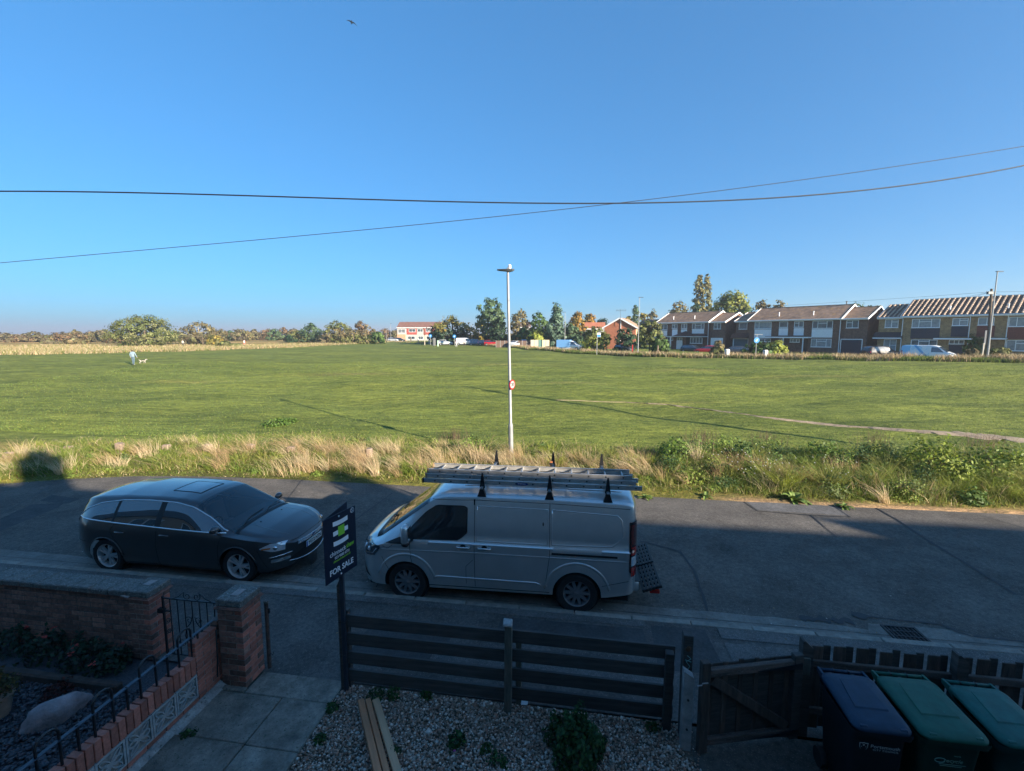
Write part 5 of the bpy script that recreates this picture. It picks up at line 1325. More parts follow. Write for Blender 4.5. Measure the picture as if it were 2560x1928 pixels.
# bollard stumps in the rough grass
stump_m = pm('pinkish_concrete_stump',(.24,.18,.135),rough=.9,var=.4,vscale=9,bump=.4,bscale=40)
for k, (px, py, h, lab) in enumerate(((22,1147,.30,'low pinkish concrete stump in the rough grass beside the square shadow on the left'),(173,1131,.30,'low pinkish concrete stump half hidden in grass, first right of the square shadow'),(301,1134,.52,'pinkish concrete stump with a broad square face left of the tall dry stems'),(418,1130,.36,'pinkish concrete stump sunk among dry stems above the roof of the car'),(521,1128,.34,'low pinkish concrete stump behind dry stems above the car sunroof'),(628,1131,.40,'pinkish concrete stump leaning in dry stems above the windscreen of the car'),(728,1134,.34,'low pinkish concrete stump in the grass just left of the dark chimney shadow'),(925,1150,.55,'tall narrow pinkish stump in the grass just right of the chimney shadow'))):
    p = Pf(px, py)
    m = MB(); w = .13 if k not in (7,) else .10; m.cbox(-w,w,-.10,.10,-.1,h*.78,.03)
    o = tag(obj('concrete_stump', m, stump_m, smooth=30), lab, 'bollard', 'concrete stumps along the verge'); o.location = (p.x,p.y,p.z); o.rotation_euler = (RNG.uniform(-.08,.08),RNG.uniform(-.08,.08),AL+RNG.uniform(-.2,.2))

# seagull
bp_ = ray(879,57); bpos = Vector((0,0,EYE))+bp_*60
gull = thing('bird', 'small dark gull gliding high in the blue sky', 'bird', tuple(bpos), radians(20))
bm_ = pm('gull_grey',(.05,.06,.075),rough=.8)
m = MB(); m.ico((0,0,0),(.10,.32,.085),sub=2); obj('body', m, bm_, gull, smooth=True)
for s_, tipz, tipx in ((-1,-.03,-.62),(1,-.45,.72)):
    m = MB(); rows = []
    for q in np.linspace(0,1,8):
        x = tipx*q; z = .04+.16*sin(pi*min(1,q*1.3)*.6)*(1 if s_ < 0 else .5)+tipz*q*q; c_ = .17*(1-q)**.6+.015
        rows.append([(x,c_*.6,z),(x,-c_*.2,z+.015),(x,-c_,z-.005)])
    m.grid(rows); o = obj('wing', m, bm_, gull, smooth=True); sol = o.modifiers.new('thick','SOLIDIFY'); sol.thickness = .02
m = MB(); m.prism([(-.07,0),(.07,0),(.04,.01),(-.04,.01)], -.48, -.28); obj('tail', m, bm_, gull)

# terraces behind the camera that throw the long shade over the street ---------------------
frame_w = pm('window_white',(.75,.76,.77),rough=.5); pane_d = pm('dark_pane',(.02,.03,.04),rough=.05,spec=.7)
hb_brick = pm('house_brick',(.36,.27,.21),rough=.9,var=.2,vscale=12); hb_roof = pm('house_slate',(.07,.072,.08),rough=.8,var=.2,vscale=5)
def terrace(u0, u1, ridge, label, chim):
    t = thing('terraced_house', label, 'house', RW(0,0,0), AL)
    m = MB(); m.box(u0,u1,-8.6,-.45,0,5.6)
    o = obj('wall', m, hb_brick, t)
    m = MB(); m.add([(u0,-.2,5.55),(u1,-.2,5.55),(u1,-4.2,ridge),(u0,-4.2,ridge),(u1,-8.8,5.55),(u0,-8.8,5.55)], [(0,1,2,3),(3,2,4,5),(0,3,5),(1,4,2),(0,5,4,1)]); obj('roof', m, hb_roof, t)
    for k in range(int((u1-u0)/2.9)):
        x = u0+1.6+k*2.9
        for zc in (1.3, 4.3):
            if -3.5 < x < 2.5 and zc > 3: continue
            m = MB()
            for a in ((x-.75,x+.75,zc-.75,zc-.67),(x-.75,x+.75,zc+.67,zc+.75),(x-.75,x-.67,zc-.67,zc+.67),(x+.67,x+.75,zc-.67,zc+.67),(x-.04,x+.04,zc-.67,zc+.67)): m.box(a[0],a[1],-.47,-.40,a[2],a[3])
            w_ = obj('window', m, frame_w, t); m = MB(); m.box(x-.68,x+.68,-.446,-.43,zc-.68,zc+.68); obj('pane', m, pane_d, w_)
    for cu, cw in chim:
        m = MB(); m.cbox(cu-cw/2,cu+cw/2,-4.5,-3.95,ridge-1,11.05,.01); m.cbox(cu-cw/2-.04,cu+cw/2+.04,-4.54,-3.91,10.85,10.97,.01); ch = obj('chimney', m, hb_brick, t)
        for k in (-1,0,1):
            m = MB(); m.lathe([(.1,0),(.12,.05),(.09,.32),(.11,.35),(.08,.35)], 12, c=(cu+k*cw*.3,-4.2,11.05)); obj('chimney_pot', m, MATS['brick_red'], ch)
    return t
SHZ = 9.68
th1 = terrace(-24, 31.6, SHZ, 'long terrace with a pitched slate roof on the near side of the street', [(20.2,1.05),(8.35,1.15)])
th2 = terrace(31.7, 60, SHZ+.60, 'taller end terrace with a pitched slate roof on the near side of the street', [])
m = MB(); m.tube([(18.3,-4.2,SHZ-.3),(18.3,-4.2,SHZ+1.15)], .02, 6)
for k in range(6): m.tube([(17.7+k*.22,-4.5+.0,SHZ+1.1),(17.7+k*.22,-3.9,SHZ+1.1)], .012, 5)
m.tube([(17.6,-4.2,SHZ+1.1),(18.95,-4.2,SHZ+1.1)], .014, 5)
for s_ in (0,1): m.prism([(18.9,SHZ+.15+s_*.28),(19.7,SHZ+.2+s_*.28),(18.9,SHZ+.42+s_*.28)], -4.22, -4.18)
obj('aerial', m, galv, th1)

# ------------------------------------------------------------------ grasses
grass_m = pm('grass_blades', (1,1,1), rough=.62, attr=True, spec=.25, trans=.34)
def blades(name, x, y, z, h, w, lean, col, segs=3, mat=grass_m, kind='stuff', tipc=1.0):
    """arrays: root xyz, height, width, lean (N,2) as fraction of height, colour (N,3)"""
    n = len(x); lv = np.linspace(0,1,segs+1)
    a = NR.uniform(0,2*pi,n); wx, wy = np.cos(a)*w*.5, np.sin(a)*w*.5
    pts = []
    for i, t in enumerate(lv):
        cx = x+lean[:,0]*h*t**1.7; cy = y+lean[:,1]*h*t**1.7; cz = z+h*t*(1-.22*t*np.hypot(lean[:,0],lean[:,1]))
        ww = (1-t)**.7 if i < segs else 0
        if i < segs: pts += [np.stack([cx-wx*ww,cy-wy*ww,cz],1), np.stack([cx+wx*ww,cy+wy*ww,cz],1)]
        else: pts.append(np.stack([cx,cy,cz],1))
    V = np.stack(pts,1); k = V.shape[1]; f = []
    for i in range(segs-1): a_ = 2*i; f += [(a_,a_+1,a_+3),(a_,a_+3,a_+2)]
    f.append((2*segs-2,2*segs-1,2*segs))
    F = (np.array(f)[None]+k*np.arange(n)[:,None,None]).reshape(-1,3)
    C = np.repeat(col[:,None,:],k,axis=1).reshape(-1,3)
    return tag(link(name, fast_mesh(name, V.reshape(-1,3), F, mat, C)), kind=kind)
class Lump:                                    # smooth random field in the plane
    def __init__(s, n, lo, hi, seed):
        r = np.random.default_rng(seed); s.k = r.normal(size=(n,2)); s.k /= np.linalg.norm(s.k,axis=1,keepdims=True); s.k *= (2*pi/r.uniform(lo,hi,n))[:,None]; s.p = r.uniform(0,2*pi,n); s.n = n
    def __call__(s, x, y): return (np.sin(x[...,None]*s.k[:,0]+y[...,None]*s.k[:,1]+s.p)).sum(-1)/sqrt(s.n/2)
L1, L2, L3, L4 = Lump(9,1.2,3.5,1), Lump(9,.5,1.3,2), Lump(8,3,9,3), Lump(9,.9,2.4,5)
GCOLS = np.array([(.15,.21,.035),(.21,.27,.05),(.11,.17,.03),(.27,.28,.075),(.19,.22,.06),(.27,.31,.045)])
DCOLS = np.array([(.60,.45,.26),(.50,.36,.19),(.68,.54,.34),(.42,.29,.16),(.56,.47,.28)])
def uvxy(u, v): return u*CU-v*SU, u*SU+v*CU
def verge_mask_dirt(u, t): return ~((u > 3.2) & (t < .30+.12*np.sin(u*1.7)) & (NR.uniform(size=len(u)) < .93))
# 1 general green sward of the verge
n = 125000
u = NR.uniform(-21,27,n); t = NR.beta(1.1,1.5,n)*6.2-.02; k = verge_mask_dirt(u,t); u, t = u[k], t[k]
v = vedge(u)+t; x, y = uvxy(u,v)
pro = sm(t/.9)*(1-sm((t-3.6-.8*L3(x,y)*.5-1.2*sm((u-4)/8))/1.6)); rgt = sm((u-2)/6)
k = NR.uniform(size=len(u)) < (.35+.65*pro)*(1-.75*sm((t-5)/1.0)); u,t,x,y,pro,rgt = [q[k] for q in (u,t,x,y,pro,rgt)]
h = (.08+.20*pro*(1+.9*L1(x,y)*.5+.6*L2(x,y)*.5)+rgt*pro*.16*(1+.75*np.clip(L4(x,y),-1.2,1.4)))*NR.uniform(.5,1.3,len(u)); h = np.clip(h,.04,.8)
lean = np.stack([-.2+.75*NR.normal(size=len(u))+.35*L1(x,y), -.2+.7*NR.normal(size=len(u))+.35*L4(x,y)],1)
ci = np.clip((2.5+1.4*L1(x+5,y)+NR.normal(0,1.1,len(u))).astype(int),0,5)
c = GCOLS[ci]*NR.uniform(.75,1.25,(len(u),1)); dd = (NR.uniform(size=len(u)) < .08+.16*(1-rgt)*sm((L2(x,y)+.4)))[:,None]
c = np.where(dd, DCOLS[NR.integers(0,5,len(u))]*NR.uniform(.7,1.1,(len(u),1)), c)
blades('verge_grass', x, y, zfield(x,y)-.02, h, NR.uniform(.010,.022,len(u)), lean, c)
# 2 dry straw in leaning tufts
X,Y,Z,H_,W_,LN,C_ = [],[],[],[],[],[],[]
for _ in range(620):
    cu = NR.uniform(-20,25); ct = NR.normal(1.75,.75)
    cx, cy = uvxy(cu, float(vedge(cu))+max(.35,ct))
    wgt = np.interp(cu,[-20,-17,-15,-12,-9,-2,0,2,4,6,9,15,25],[.5,.25,.3,.55,1,1,.45,.7,.4,.22,.30,.14,.10])*(.35+.65*sm(L4(np.array(cx+3),np.array(cy*1.2))+.6))
    if NR.uniform() > wgt: continue
    m_ = NR.integers(35,120); R = NR.uniform(.08,.30); a = NR.uniform(0,2*pi,m_); r = R*np.sqrt(NR.uniform(0,1,m_))
    x = cx+r*np.cos(a)*1.3; y = cy+r*np.sin(a); hh = NR.uniform(.38,.85)*(1.0 if NR.uniform() < .8 else 1.25)
    X.append(x);Y.append(y);Z.append(zfield(x,y)-.02);H_.append(hh*NR.uniform(.55,1.15,m_));W_.append(NR.uniform(.006,.012,m_))
    bx = NR.normal(-.55,.28); by = NR.normal(-.05,.3)
    LN.append(np.stack([bx+.28*NR.normal(size=m_)+.25*np.cos(a), by+.28*NR.normal(size=m_)+.2*np.sin(a)],1)); C_.append(DCOLS[NR.integers(0,5)]*NR.uniform(.7,1.2,(m_,1))*np.ones((m_,3)))
blades('dry_grass', *[np.concatenate(q) for q in (X,Y,Z,H_,W_,LN,C_)])
# 3 arching tussocks on the right
cent = [(NR.uniform(3.5,26), NR.uniform(.7,4.2)) for _ in range(80)]+[(NR.uniform(-20,4), NR.uniform(.6,3.6)) for _ in range(40)]
X,Y,Z,H_,W_,LN,C_ = [],[],[],[],[],[],[]
for (cu,ct) in cent:
    m_ = NR.integers(90,190); R = NR.uniform(.25,.55); a = NR.uniform(0,2*pi,m_); r = R*np.sqrt(NR.uniform(0,1,m_))
    cx, cy = uvxy(cu, float(vedge(cu))+ct); x = cx+r*np.cos(a)*.6; y = cy+r*np.sin(a)*.6; hh = NR.uniform(.45,.85)*(1+.25*sm((cu-14)/6))*(.62 if cu < 3.5 else 1)
    X.append(x);Y.append(y);Z.append(zfield(x,y)-.02);H_.append(hh*NR.uniform(.6,1.15,m_));W_.append(NR.uniform(.010,.02,m_))
    LN.append(np.stack([np.cos(a)*NR.uniform(.3,1.0,m_)-.25, np.sin(a)*NR.uniform(.3,1.0,m_)-.1],1)); C_.append(GCOLS[NR.choice([0,1,3,5,5,3])]*NR.uniform(.7,1.3,(m_,1))*np.ones((m_,3)))
blades('tussock_grass', *[np.concatenate(q) for q in (X,Y,Z,H_,W_,LN,C_)], segs=4)
# 4 field: short mown blades near the verge
n = 150000
u = NR.uniform(-46,40,n); v = 16.5+30*NR.uniform(0,1,n)**1.9; x,y = uvxy(u,v); k = (np.abs(x) < 1.22*y+3); x,y = x[k],y[k]; n = len(x)
c = (GREEN*np.array([1.15,1.18,1.05]))[None]*NR.uniform(.65,1.45,(n,1))*np.where(NR.uniform(size=(n,1)) < .10, np.array([1.9,1.35,1.6]), 1)
keep = np.ones(n,bool)
for i in range(len(pth)-1):
    a, b = np.array(pth[i][:2]), np.array(pth[i+1][:2]); d = b-a; tt = np.clip(((x-a[0])*d[0]+(y-a[1])*d[1])/(d@d),0,1)
    keep &= np.hypot(x-a[0]-tt*d[0], y-a[1]-tt*d[1]) > ws[i]*NR.uniform(.5,1.2,n)
x,y,c = x[keep],y[keep],c[keep]; n = len(x)
blades('field_grass', x, y, zfield(x,y)-.01, NR.uniform(.03,.075,n)*(1+.4*sm((y-25)/20)), NR.uniform(.018,.05,n), NR.normal(0,.6,(n,2)), c, segs=1)

# leaf clumps ------------------------------------------------------------------------------
leaf_m = pm('leaves', (1,1,1), rough=.6, attr=True, spec=.3, trans=.30)
def leaf_quads(cen, nrm, size, col, asp=.6):
    n = len(cen); nrm = nrm/np.maximum(np.linalg.norm(nrm,axis=1,keepdims=True),1e-6)
    r = NR.normal(size=(n,3)); t = np.cross(nrm, r); t /= np.maximum(np.linalg.norm(t,axis=1,keepdims=True),1e-6); b = np.cross(nrm,t)
    s = size[:,None]; V = np.stack([cen-t*s, cen-b*s*asp+t*s*.1, cen+t*s, cen+b*s*asp-t*s*.1],1).reshape(-1,3)
    F = (np.arange(4)[None]+4*np.arange(n)[:,None]); return V, F, np.repeat(col,4,axis=0)
def leafy(name, cen, nrm, size, col, parent=None, mat=leaf_m, asp=.6):
    V,F,C = leaf_quads(cen,nrm,size,col,asp); return link(name, fast_mesh(name,V,F,mat,C), parent)
def dome_leaves(n, R, Hh, base=(0,0,0), fill=.5):
    d = NR.normal(size=(n,3)); d[:,2] = np.abs(d[:,2]); d /= np.linalg.norm(d,axis=1,keepdims=True)
    r = NR.uniform(fill,1,n)**.6; lump = 1+.16*np.sin(d[:,0]*7+d[:,1]*5)+.12*np.sin(d[:,1]*11-d[:,2]*8)
    p = d*np.array([R[0],R[1],Hh])*(r*lump)[:,None]+np.array(base); return p, d+NR.normal(0,.6,(n,3))
def shrub(name, label, cat, pos, R, Hh, n, size, cols, stems=5, group=None, stem_m=None, extra=None):
    t = thing(name, label, cat, tuple(pos), RNG.uniform(0,6), group)
    p, nn = dome_leaves(n, R, Hh); col = np.array(cols)[NR.integers(0,len(cols),n)]*NR.uniform(.65,1.35,(n,1))
    leafy('foliage', p, nn, size*NR.uniform(.6,1.3,n), col, t)
    m = MB()
    for k in range(stems):
        a = RNG.uniform(0,2*pi); q = RNG.uniform(.2,.75); m.tube([(0,0,-.05),(cos(a)*R[0]*q*.4,sin(a)*R[1]*q*.4,Hh*.35),(cos(a)*R[0]*q,sin(a)*R[1]*q,Hh*.75)], [.014*Hh+.004,.010*Hh+.003,.003], 5)
    obj('stem', m, stem_m or pm('twig',(.10,.075,.05),rough=.9), t)
    return t
# 5 leafy ground cover of the verge: low herbs on the left, scrubby mounds on the right
def cover(name, spots, size, palette):
    V = []; Nn = []; Cc = []; Sz = []
    for (cu, ct, R, Hh, n) in spots:
        cx, cy = uvxy(cu, float(vedge(cu))+ct); p, nn = dome_leaves(n, (R,R*NR.uniform(.6,.9)), Hh, fill=.3); p = p+np.array([cx,cy,zf(cx,cy)-.03]); c0 = np.array(palette[NR.integers(0,len(palette))])
        V.append(p); Nn.append(nn+np.array([0,-.2,.4])); Cc.append(c0*NR.uniform(.7,1.3,(n,1))*NR.uniform(.8,1.2)); Sz.append(size*NR.uniform(.6,1.4,n)*NR.uniform(.8,1.3))
    return tag(leafy(name, np.concatenate(V), np.concatenate(Nn), np.concatenate(Sz), np.concatenate(Cc)), kind='stuff')
PR = [(.10,.17,.035),(.15,.22,.04),(.07,.125,.03),(.20,.26,.045),(.055,.10,.03),(.12,.16,.05),(.17,.20,.05)]
cover('verge_scrub', [(NR.uniform(2.5,26), NR.uniform(.55,4.6), NR.uniform(.30,.75), NR.uniform(.30,.78), int(NR.integers(220,520))) for _ in range(150)], .034, PR)
cover('verge_herbs', [(NR.uniform(-20,5), NR.uniform(.15,4.4), NR.uniform(.15,.5), NR.uniform(.08,.28), int(NR.integers(60,220))) for _ in range(190)], .026, [(.16,.23,.04),(.20,.27,.05),(.12,.18,.035),(.10,.16,.05),(.22,.26,.07)])
BUSHC = [(.03,.085,.022),(.022,.065,.018),(.045,.11,.03),(.03,.075,.03)]
c = P(1415,1862,GZ); shrub('shrub', 'rounded dark green shrub growing in the gravel by the fence', 'shrub', (.70,4.46,GZ), (.38,.30), .40, 2600, .026, BUSHC)
c = P(1142,1860,GZ); w1 = shrub('weed', 'small green weed with a pink flower in the middle of the gravel', 'weed', (c.x,c.y,GZ), (.12,.10), .13, 170, .024, BUSHC)
m = MB(); m.ico((-.13,-.02,.05),(.018,.018,.01),jit=.3); obj('flower', m, pm('pink_petal',(.45,.06,.22),rough=.6), w1)
for px, py, r, h, lab in ((940,1742,.13,.10,'low green weed at the foot of the fence beside the sign post'),(830,1775,.10,.09,'low green weed growing along the edge of the concrete path'),(985,1738,.11,.12,'green weed against the bottom board, second right of the sign post'),(1066,1742,.09,.09,'small green weed against the bottom board, halfway along the left fence bay'),(1245,1905,.12,.07,'flat green weed at the bottom edge of the gravel below the middle post'),(1215,1875,.08,.05,'flat little weed on the gravel left of the round shrub'),(1630,1822,.10,.08,'small weed on the gravel at the foot of the concrete spur'),(985,1880,.07,.05,'tiny weed on the gravel beside the pine lengths'),(800,1850,.09,.05,'flat weed on the gravel at the path edge near the bottom')):
    c = P(px,py,GZ); shrub('weed', lab, 'weed', (c.x,c.y,GZ), (r,r*.8), h, 130, .020, BUSHC+[(.05,.10,.02)], stems=3, group='weeds on the gravel')
for px, py, lab in ((470,1842,'grassy weed at the foot of the dividing wall'),):
    c = P(px,py,GZ); shrub('weed', lab, 'weed', (c.x,c.y,GZ+.01), (.09,.07), .08, 120, .018, BUSHC, stems=3)
# litter on the gravel
m = MB(); pts = [[(x*.03+RNG.uniform(-.006,.006), y*.03+RNG.uniform(-.006,.006), RNG.uniform(0,.02)) for y in range(4)] for x in range(4)]; m.grid(pts)
o = tag(obj('litter', m, pm('white_film',(.55,.6,.62),rough=.5), smooth=True), 'scrap of whitish plastic on the gravel by the middle fence post', 'litter'); c = P(1302,1763,GZ+.02); o.location = tuple(c)
m = MB(); pts = [[(x*.014+RNG.uniform(-.004,.004), y*.014+RNG.uniform(-.004,.004), RNG.uniform(0,.012)) for y in range(3)] for x in range(3)]; m.grid(pts)
o = tag(obj('litter', m, MATS['white_film'], smooth=True), 'small white scrap lying in the open gravel right of the weed', 'litter'); c = P(1212,1876,GZ+.015); o.location = tuple(c)

# neighbour's flower bed
FLC = [(.025,.060,.030),(.035,.075,.045),(.02,.045,.025),(.05,.075,.06)]
red_m = pm('red_petal',(.36,.045,.035),rough=.6)
for (px, py, r, h, lab) in ((40,1600,.34,.34,'bushy bedding plant with a red bloom at the left edge of the bed'),(120,1622,.30,.36,'leafy red flowered plant in the left part of the brick walled bed'),(205,1640,.32,.34,'dense geranium with red blooms in the middle of the bed'),(275,1655,.24,.30,'red flowered geranium in the right end of the bed beside the pier'),(235,1590,.26,.40,'tall green bedding plant against the brick wall'),(90,1560,.26,.36,'tall green bedding plant against the wall at the left')):
    c = P(px,py,GZ+.1); t = shrub('bedding_plant', lab, 'flowering plant', (c.x,c.y,GZ), (r,r*.8), h, 520, .032, FLC, group='flowering plants in the walled bed')
    for k in range(2):
        m = MB(); a = RNG.uniform(0,2*pi); q = RNG.uniform(.3,.9)
        for _ in range(5): m.ico((RNG.uniform(-.03,.03),RNG.uniform(-.03,.03),RNG.uniform(-.01,.02)),(.018,.018,.008),sub=1,jit=.3)
        o = obj('flower', m, red_m, t); o.location = (cos(a)*r*q, sin(a)*r*q*.8, h*(1-.4*q*q))
m = MB(); m.cbox(-3.2,0,-.05,.05,-.02,.10,.02); o = tag(obj('bed_edging', m, pm('dark_edging',(.055,.038,.030),rough=.9,var=.4,vscale=9)), 'dark low brick edging in front of the red flowers', 'bed edging'); o.location = RW(-5.75,4.52,GZ); o.rotation_euler = (0,0,AL)
c = P(0,1790,GZ); pt_ = thing('plant_pot', 'round earthenware pot with an olive bush at the left edge', 'plant pot', (c.x-.02,c.y,GZ), 0)
m = MB(); m.lathe([(.10,0),(.15,.24),(.165,.25),(.165,.28),(.14,.28),(.13,.22)], 24); obj('pot', m, pm('earthenware',(.28,.19,.14),rough=.8,var=.2,vscale=12), pt_, smooth=35)
p, nn = dome_leaves(900,(.20,.20),.34,(0,0,.24)); leafy('foliage', p, nn, .02*NR.uniform(.6,1.3,900), np.array([(.09,.075,.02),(.07,.06,.02),(.11,.085,.03)])[NR.integers(0,3,900)]*NR.uniform(.6,1.3,(900,1)), pt_)
# low creeping dark red plant by the boulder
c = P(150,1728,GZ); shrub('creeping_plant', 'dark red creeping plant behind the boulder', 'plant', (c.x,c.y,GZ), (.20,.14), .12, 500, .018, [(.08,.02,.018),(.05,.02,.018),(.11,.03,.02)])

# docks and broad-leaved weeds along the verge
def dock(px, py, label, n=22, L=.45, cols=((.12,.19,.035),(.16,.23,.05),(.09,.15,.03))):
    p = Pf(px,py); t = thing('broad_leaved_weed', label, 'weed', tuple(p), RNG.uniform(0,6), 'broad leaved weeds along the verge')
    m = MB(); vs = []
    for k in range(n):
        a = RNG.uniform(0,2*pi); el = RNG.uniform(.2,1.2); l = L*RNG.uniform(.6,1.1); w = l*.16; rows = []
        for q in np.linspace(0,1,6):
            d = l*q; z = d*sin(el)-.55*d*d/l; r = d*cos(el); ww = w*sin(pi*min(1,.12+q*.86)); rows.append([(r*cos(a)-ww*sin(a), r*sin(a)+ww*cos(a), z+.01+ww*.25),(r*cos(a),r*sin(a),z),(r*cos(a)+ww*sin(a), r*sin(a)-ww*cos(a), z+.01+ww*.25)])
        lm = MB(); lm.grid(rows); o = obj('leaf', lm, pm('dock_leaf',cols[1],rough=.55,var=.3,vscale=9,rnd=.25,trans=.25), t)
for px, py, lab in ((1985,1252,'big broad-leaved weed spilling onto the road edge right of the van'),(1765,1243,'broad-leaved weed low on the dirt strip nearer the van'),(1615,1246,'broad-leaved weed on the road edge directly behind the van'),(2110,1268,'small broad-leaved weed on the dirt strip right of the biggest one')):
    dock(px,py,lab, 22 if '1985' in str(px) else 15, .55 if px == 1985 else .30)
for px, py, R, H2, n, cols, lab in (
    (700,1062,(.9,.5),.35,500,[(.10,.17,.03),(.07,.13,.025)],'leafy bramble clump on the far edge of the verge above the car bonnet'),
    (1180,1130,(.7,.5),.55,420,[(.12,.19,.03),(.16,.24,.04)],'bright green bramble clump left of the lamp column'),
    (1690,1150,(.9,.6),.75,650,[(.12,.2,.03),(.16,.25,.04),(.08,.14,.03)],'light green leafy clump in the verge right of the van'),
    (1850,1160,(.7,.5),.8,520,[(.05,.10,.03),(.08,.13,.035)],'dark leafy clump beside the dry stems in the right verge'),
    (2060,1165,(1.0,.6),.8,700,[(.11,.18,.03),(.07,.12,.025)],'wide green clump in the middle of the right verge'),
    (2330,1185,(1.3,.8),1.15,1300,[(.17,.225,.03),(.21,.25,.035),(.13,.18,.03)],'big yellow green mound of growth at the right of the verge'),
    (2490,1195,(1.1,.8),1.05,1000,[(.13,.19,.03),(.10,.155,.025),(.18,.22,.03)],'green mound of growth at the far right of the verge')):
    p = Pf(px,py); shrub('verge_clump', lab, 'plant', tuple(p), R, H2, n, .055, cols, group='leafy clumps in the verge')
for px, py, h, lab in ((1755,1110,1.15,'wispy brown dead stalks standing tall among the right verge clumps'),(1915,1118,1.2,'reddish brown dead stalks above the dry leaning stems'),(2180,1122,1.3,'thin brown dead stalks right of the sandy path'),(2470,1125,1.2,'brown dead stalks at the far right of the verge'),(1135,1100,.9,'thin brown dead stalks left of the lamp column')):
    p = Pf(px,py); t = thing('dead_stalks', lab, 'dead plant', tuple(p), 0, 'dead stalks in the verge'); n = 130; h = h*.82
    a = NR.uniform(0,2*pi,n); r = NR.uniform(0,.75,n); x = p.x+r*np.cos(a); y = p.y+r*np.sin(a)
    b_ = blades('stalk', x-p.x, y-p.y, np.zeros(n), h*NR.uniform(.5,1,n), NR.uniform(.006,.012,n), NR.normal(0,.22,(n,2)), np.array([(.16,.10,.07)])*NR.uniform(.6,1.3,(n,1)), kind=None); b_.parent = t
# little white daisies
n = 60; cu = NR.choice([4.6,5.4,6.1,7.6],n)+NR.normal(0,.35,n); ct = NR.uniform(.8,2.3,n); x,y = uvxy(cu, vedge(cu)+ct)
leafy('daisies', np.stack([x,y,zfield(x,y)+NR.uniform(.4,.85,n)],1), np.stack([NR.normal(0,.4,n),-np.ones(n)*.8,np.ones(n)],1), np.full(n,.017), np.full((n,3),.50), None, leaf_m, asp=1.0)
tag(bpy.context.scene.objects['daisies'], kind='stuff')
# ------------------------------------------------------------------ houses across the common
HG = 1.45                                        # ground level by the houses
H0 = Vector((52.5,58.0)); HD = Vector((.569,-.822)).normalized()    # facade line, towards the right
HN = Vector((-HD.y, HD.x))                       # into the house
HANG = atan2(HD.y, HD.x)
def onf(px, py, inset=0.0):                      # sight line on the facade plane -> (along, height)
    r = ray(px, py); O = H0+HN*inset
    t = HN.dot(O)/(HN.x*r.x+HN.y*r.y); p = Vector((r.x*t, r.y*t)); return (p-O).dot(HD), EYE+r.z*t-HG
def crop4(x, y): return (1600+x/4.424, 660+y/4.424)
def crop5(x, y): return (2060+x/4.424, 660+y/4.424)
hbr = pm('brown_brick', (.155,.09,.066), rough=.9, var=.35, vscale=3.5, speck=(7,.62,(.20,.12,.09)))
hye = pm('yellow_brick', (.34,.225,.115), rough=.9, var=.35, vscale=3.0, speck=(6,.60,(.20,.11,.06)))
hor = pm('orange_brick', (.36,.135,.075), rough=.9, var=.25, vscale=4)
wht = pm('white_upvc', (.84,.85,.86), rough=.45); whc = pm('white_cladding', (.84,.85,.86), rough=.5, var=.05, vscale=3)
nvy = pm('navy_cladding', (.012,.022,.045), rough=.5); rdt = pm('red_tile_hanging', (.17,.050,.040), rough=.8, var=.25, vscale=8)
crm = pm('cream_render', (.62,.52,.34), rough=.9, var=.08, vscale=2)
tealg = pm('teal_garage_door', (.045,.10,.13), rough=.5); dkr = pm('dark_canopy_roof', (.035,.035,.04), rough=.8)
rtile = pm('brown_roof_tile', (.30,.195,.135), rough=.9, var=.42, vscale=1.3, speck=(2.2,.60,(.42,.25,.11)), rnd=.12)
rtile2 = pm('ribbed_roof_tile', (.40,.30,.22), rough=.9, var=.35, vscale=2.0, rnd=.14, speck=(6,.6,(.12,.08,.06)))
rib_valley = pm('rib_valley', (.15,.10,.078), rough=.9, var=.3, vscale=2)
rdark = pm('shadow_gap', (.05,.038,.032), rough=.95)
pane_m = pm('window_pane', (.035,.055,.07), rough=.08, spec=.6, var=.5, vscale=.9, col2=(.12,.15,.17))
curt_m = pm('curtained_pane', (.25,.28,.30), rough=.12, spec=.6, var=.25, vscale=3)
pane_b = pm('blind_pane', (.14,.15,.16), rough=.1, spec=.6, var=.4, vscale=1.7)
lead = pm('grey_lead', (.12,.125,.13), rough=.7)

def window(t, x0, x1, z0, z1, y=0.0, bars=(0.33,0.67), tops=(), pane=None):
    f = .06; m = MB()
    for a in ((x0,x1,z0,z0+f),(x0,x1,z1-f,z1),(x0,x0+f,z0+f,z1-f),(x1-f,x1,z0+f,z1-f)): m.box(a[0],a[1],y-.05,y+.02,a[2],a[3])
    xs = [x0+(x1-x0)*b for b in bars]
    for x in xs: m.box(x-f/2,x+f/2,y-.048,y+.02,z0+f,z1-f)
    ed = [x0]+xs+[x1]
    for k in tops:
        m.box(ed[k]+f/2,ed[k+1]-f/2,y-.046,y+.02,z0+(z1-z0)*.66,z0+(z1-z0)*.66+f)
    m.box(x0-.06,x1+.06,y-.10,y+.0,z0-.05,z0-.002)
    w = obj('window', m, wht, t)
    p = MB(); p.box(x0+f*.5,x1-f*.5,y-.012,y-.004,z0+f*.5,z1-f*.5); obj('pane', p, pane or RNG.choice([pane_m, pane_m, pane_b, curt_m]), w)
    return w
def panel(t, name, x0, x1, z0, z1, m_, y=0.0, d=.03, grooves=True):
    b = MB(); n = max(1, int((z1-z0)/.16)) if grooves else 1; h = (z1-z0)/n
    for k in range(n): b.box(x0,x1,y-d-(.006 if k%2 else 0),y-.002,z0+h*k+.004,z0+h*(k+1))
    return obj(name, b, m_, t)
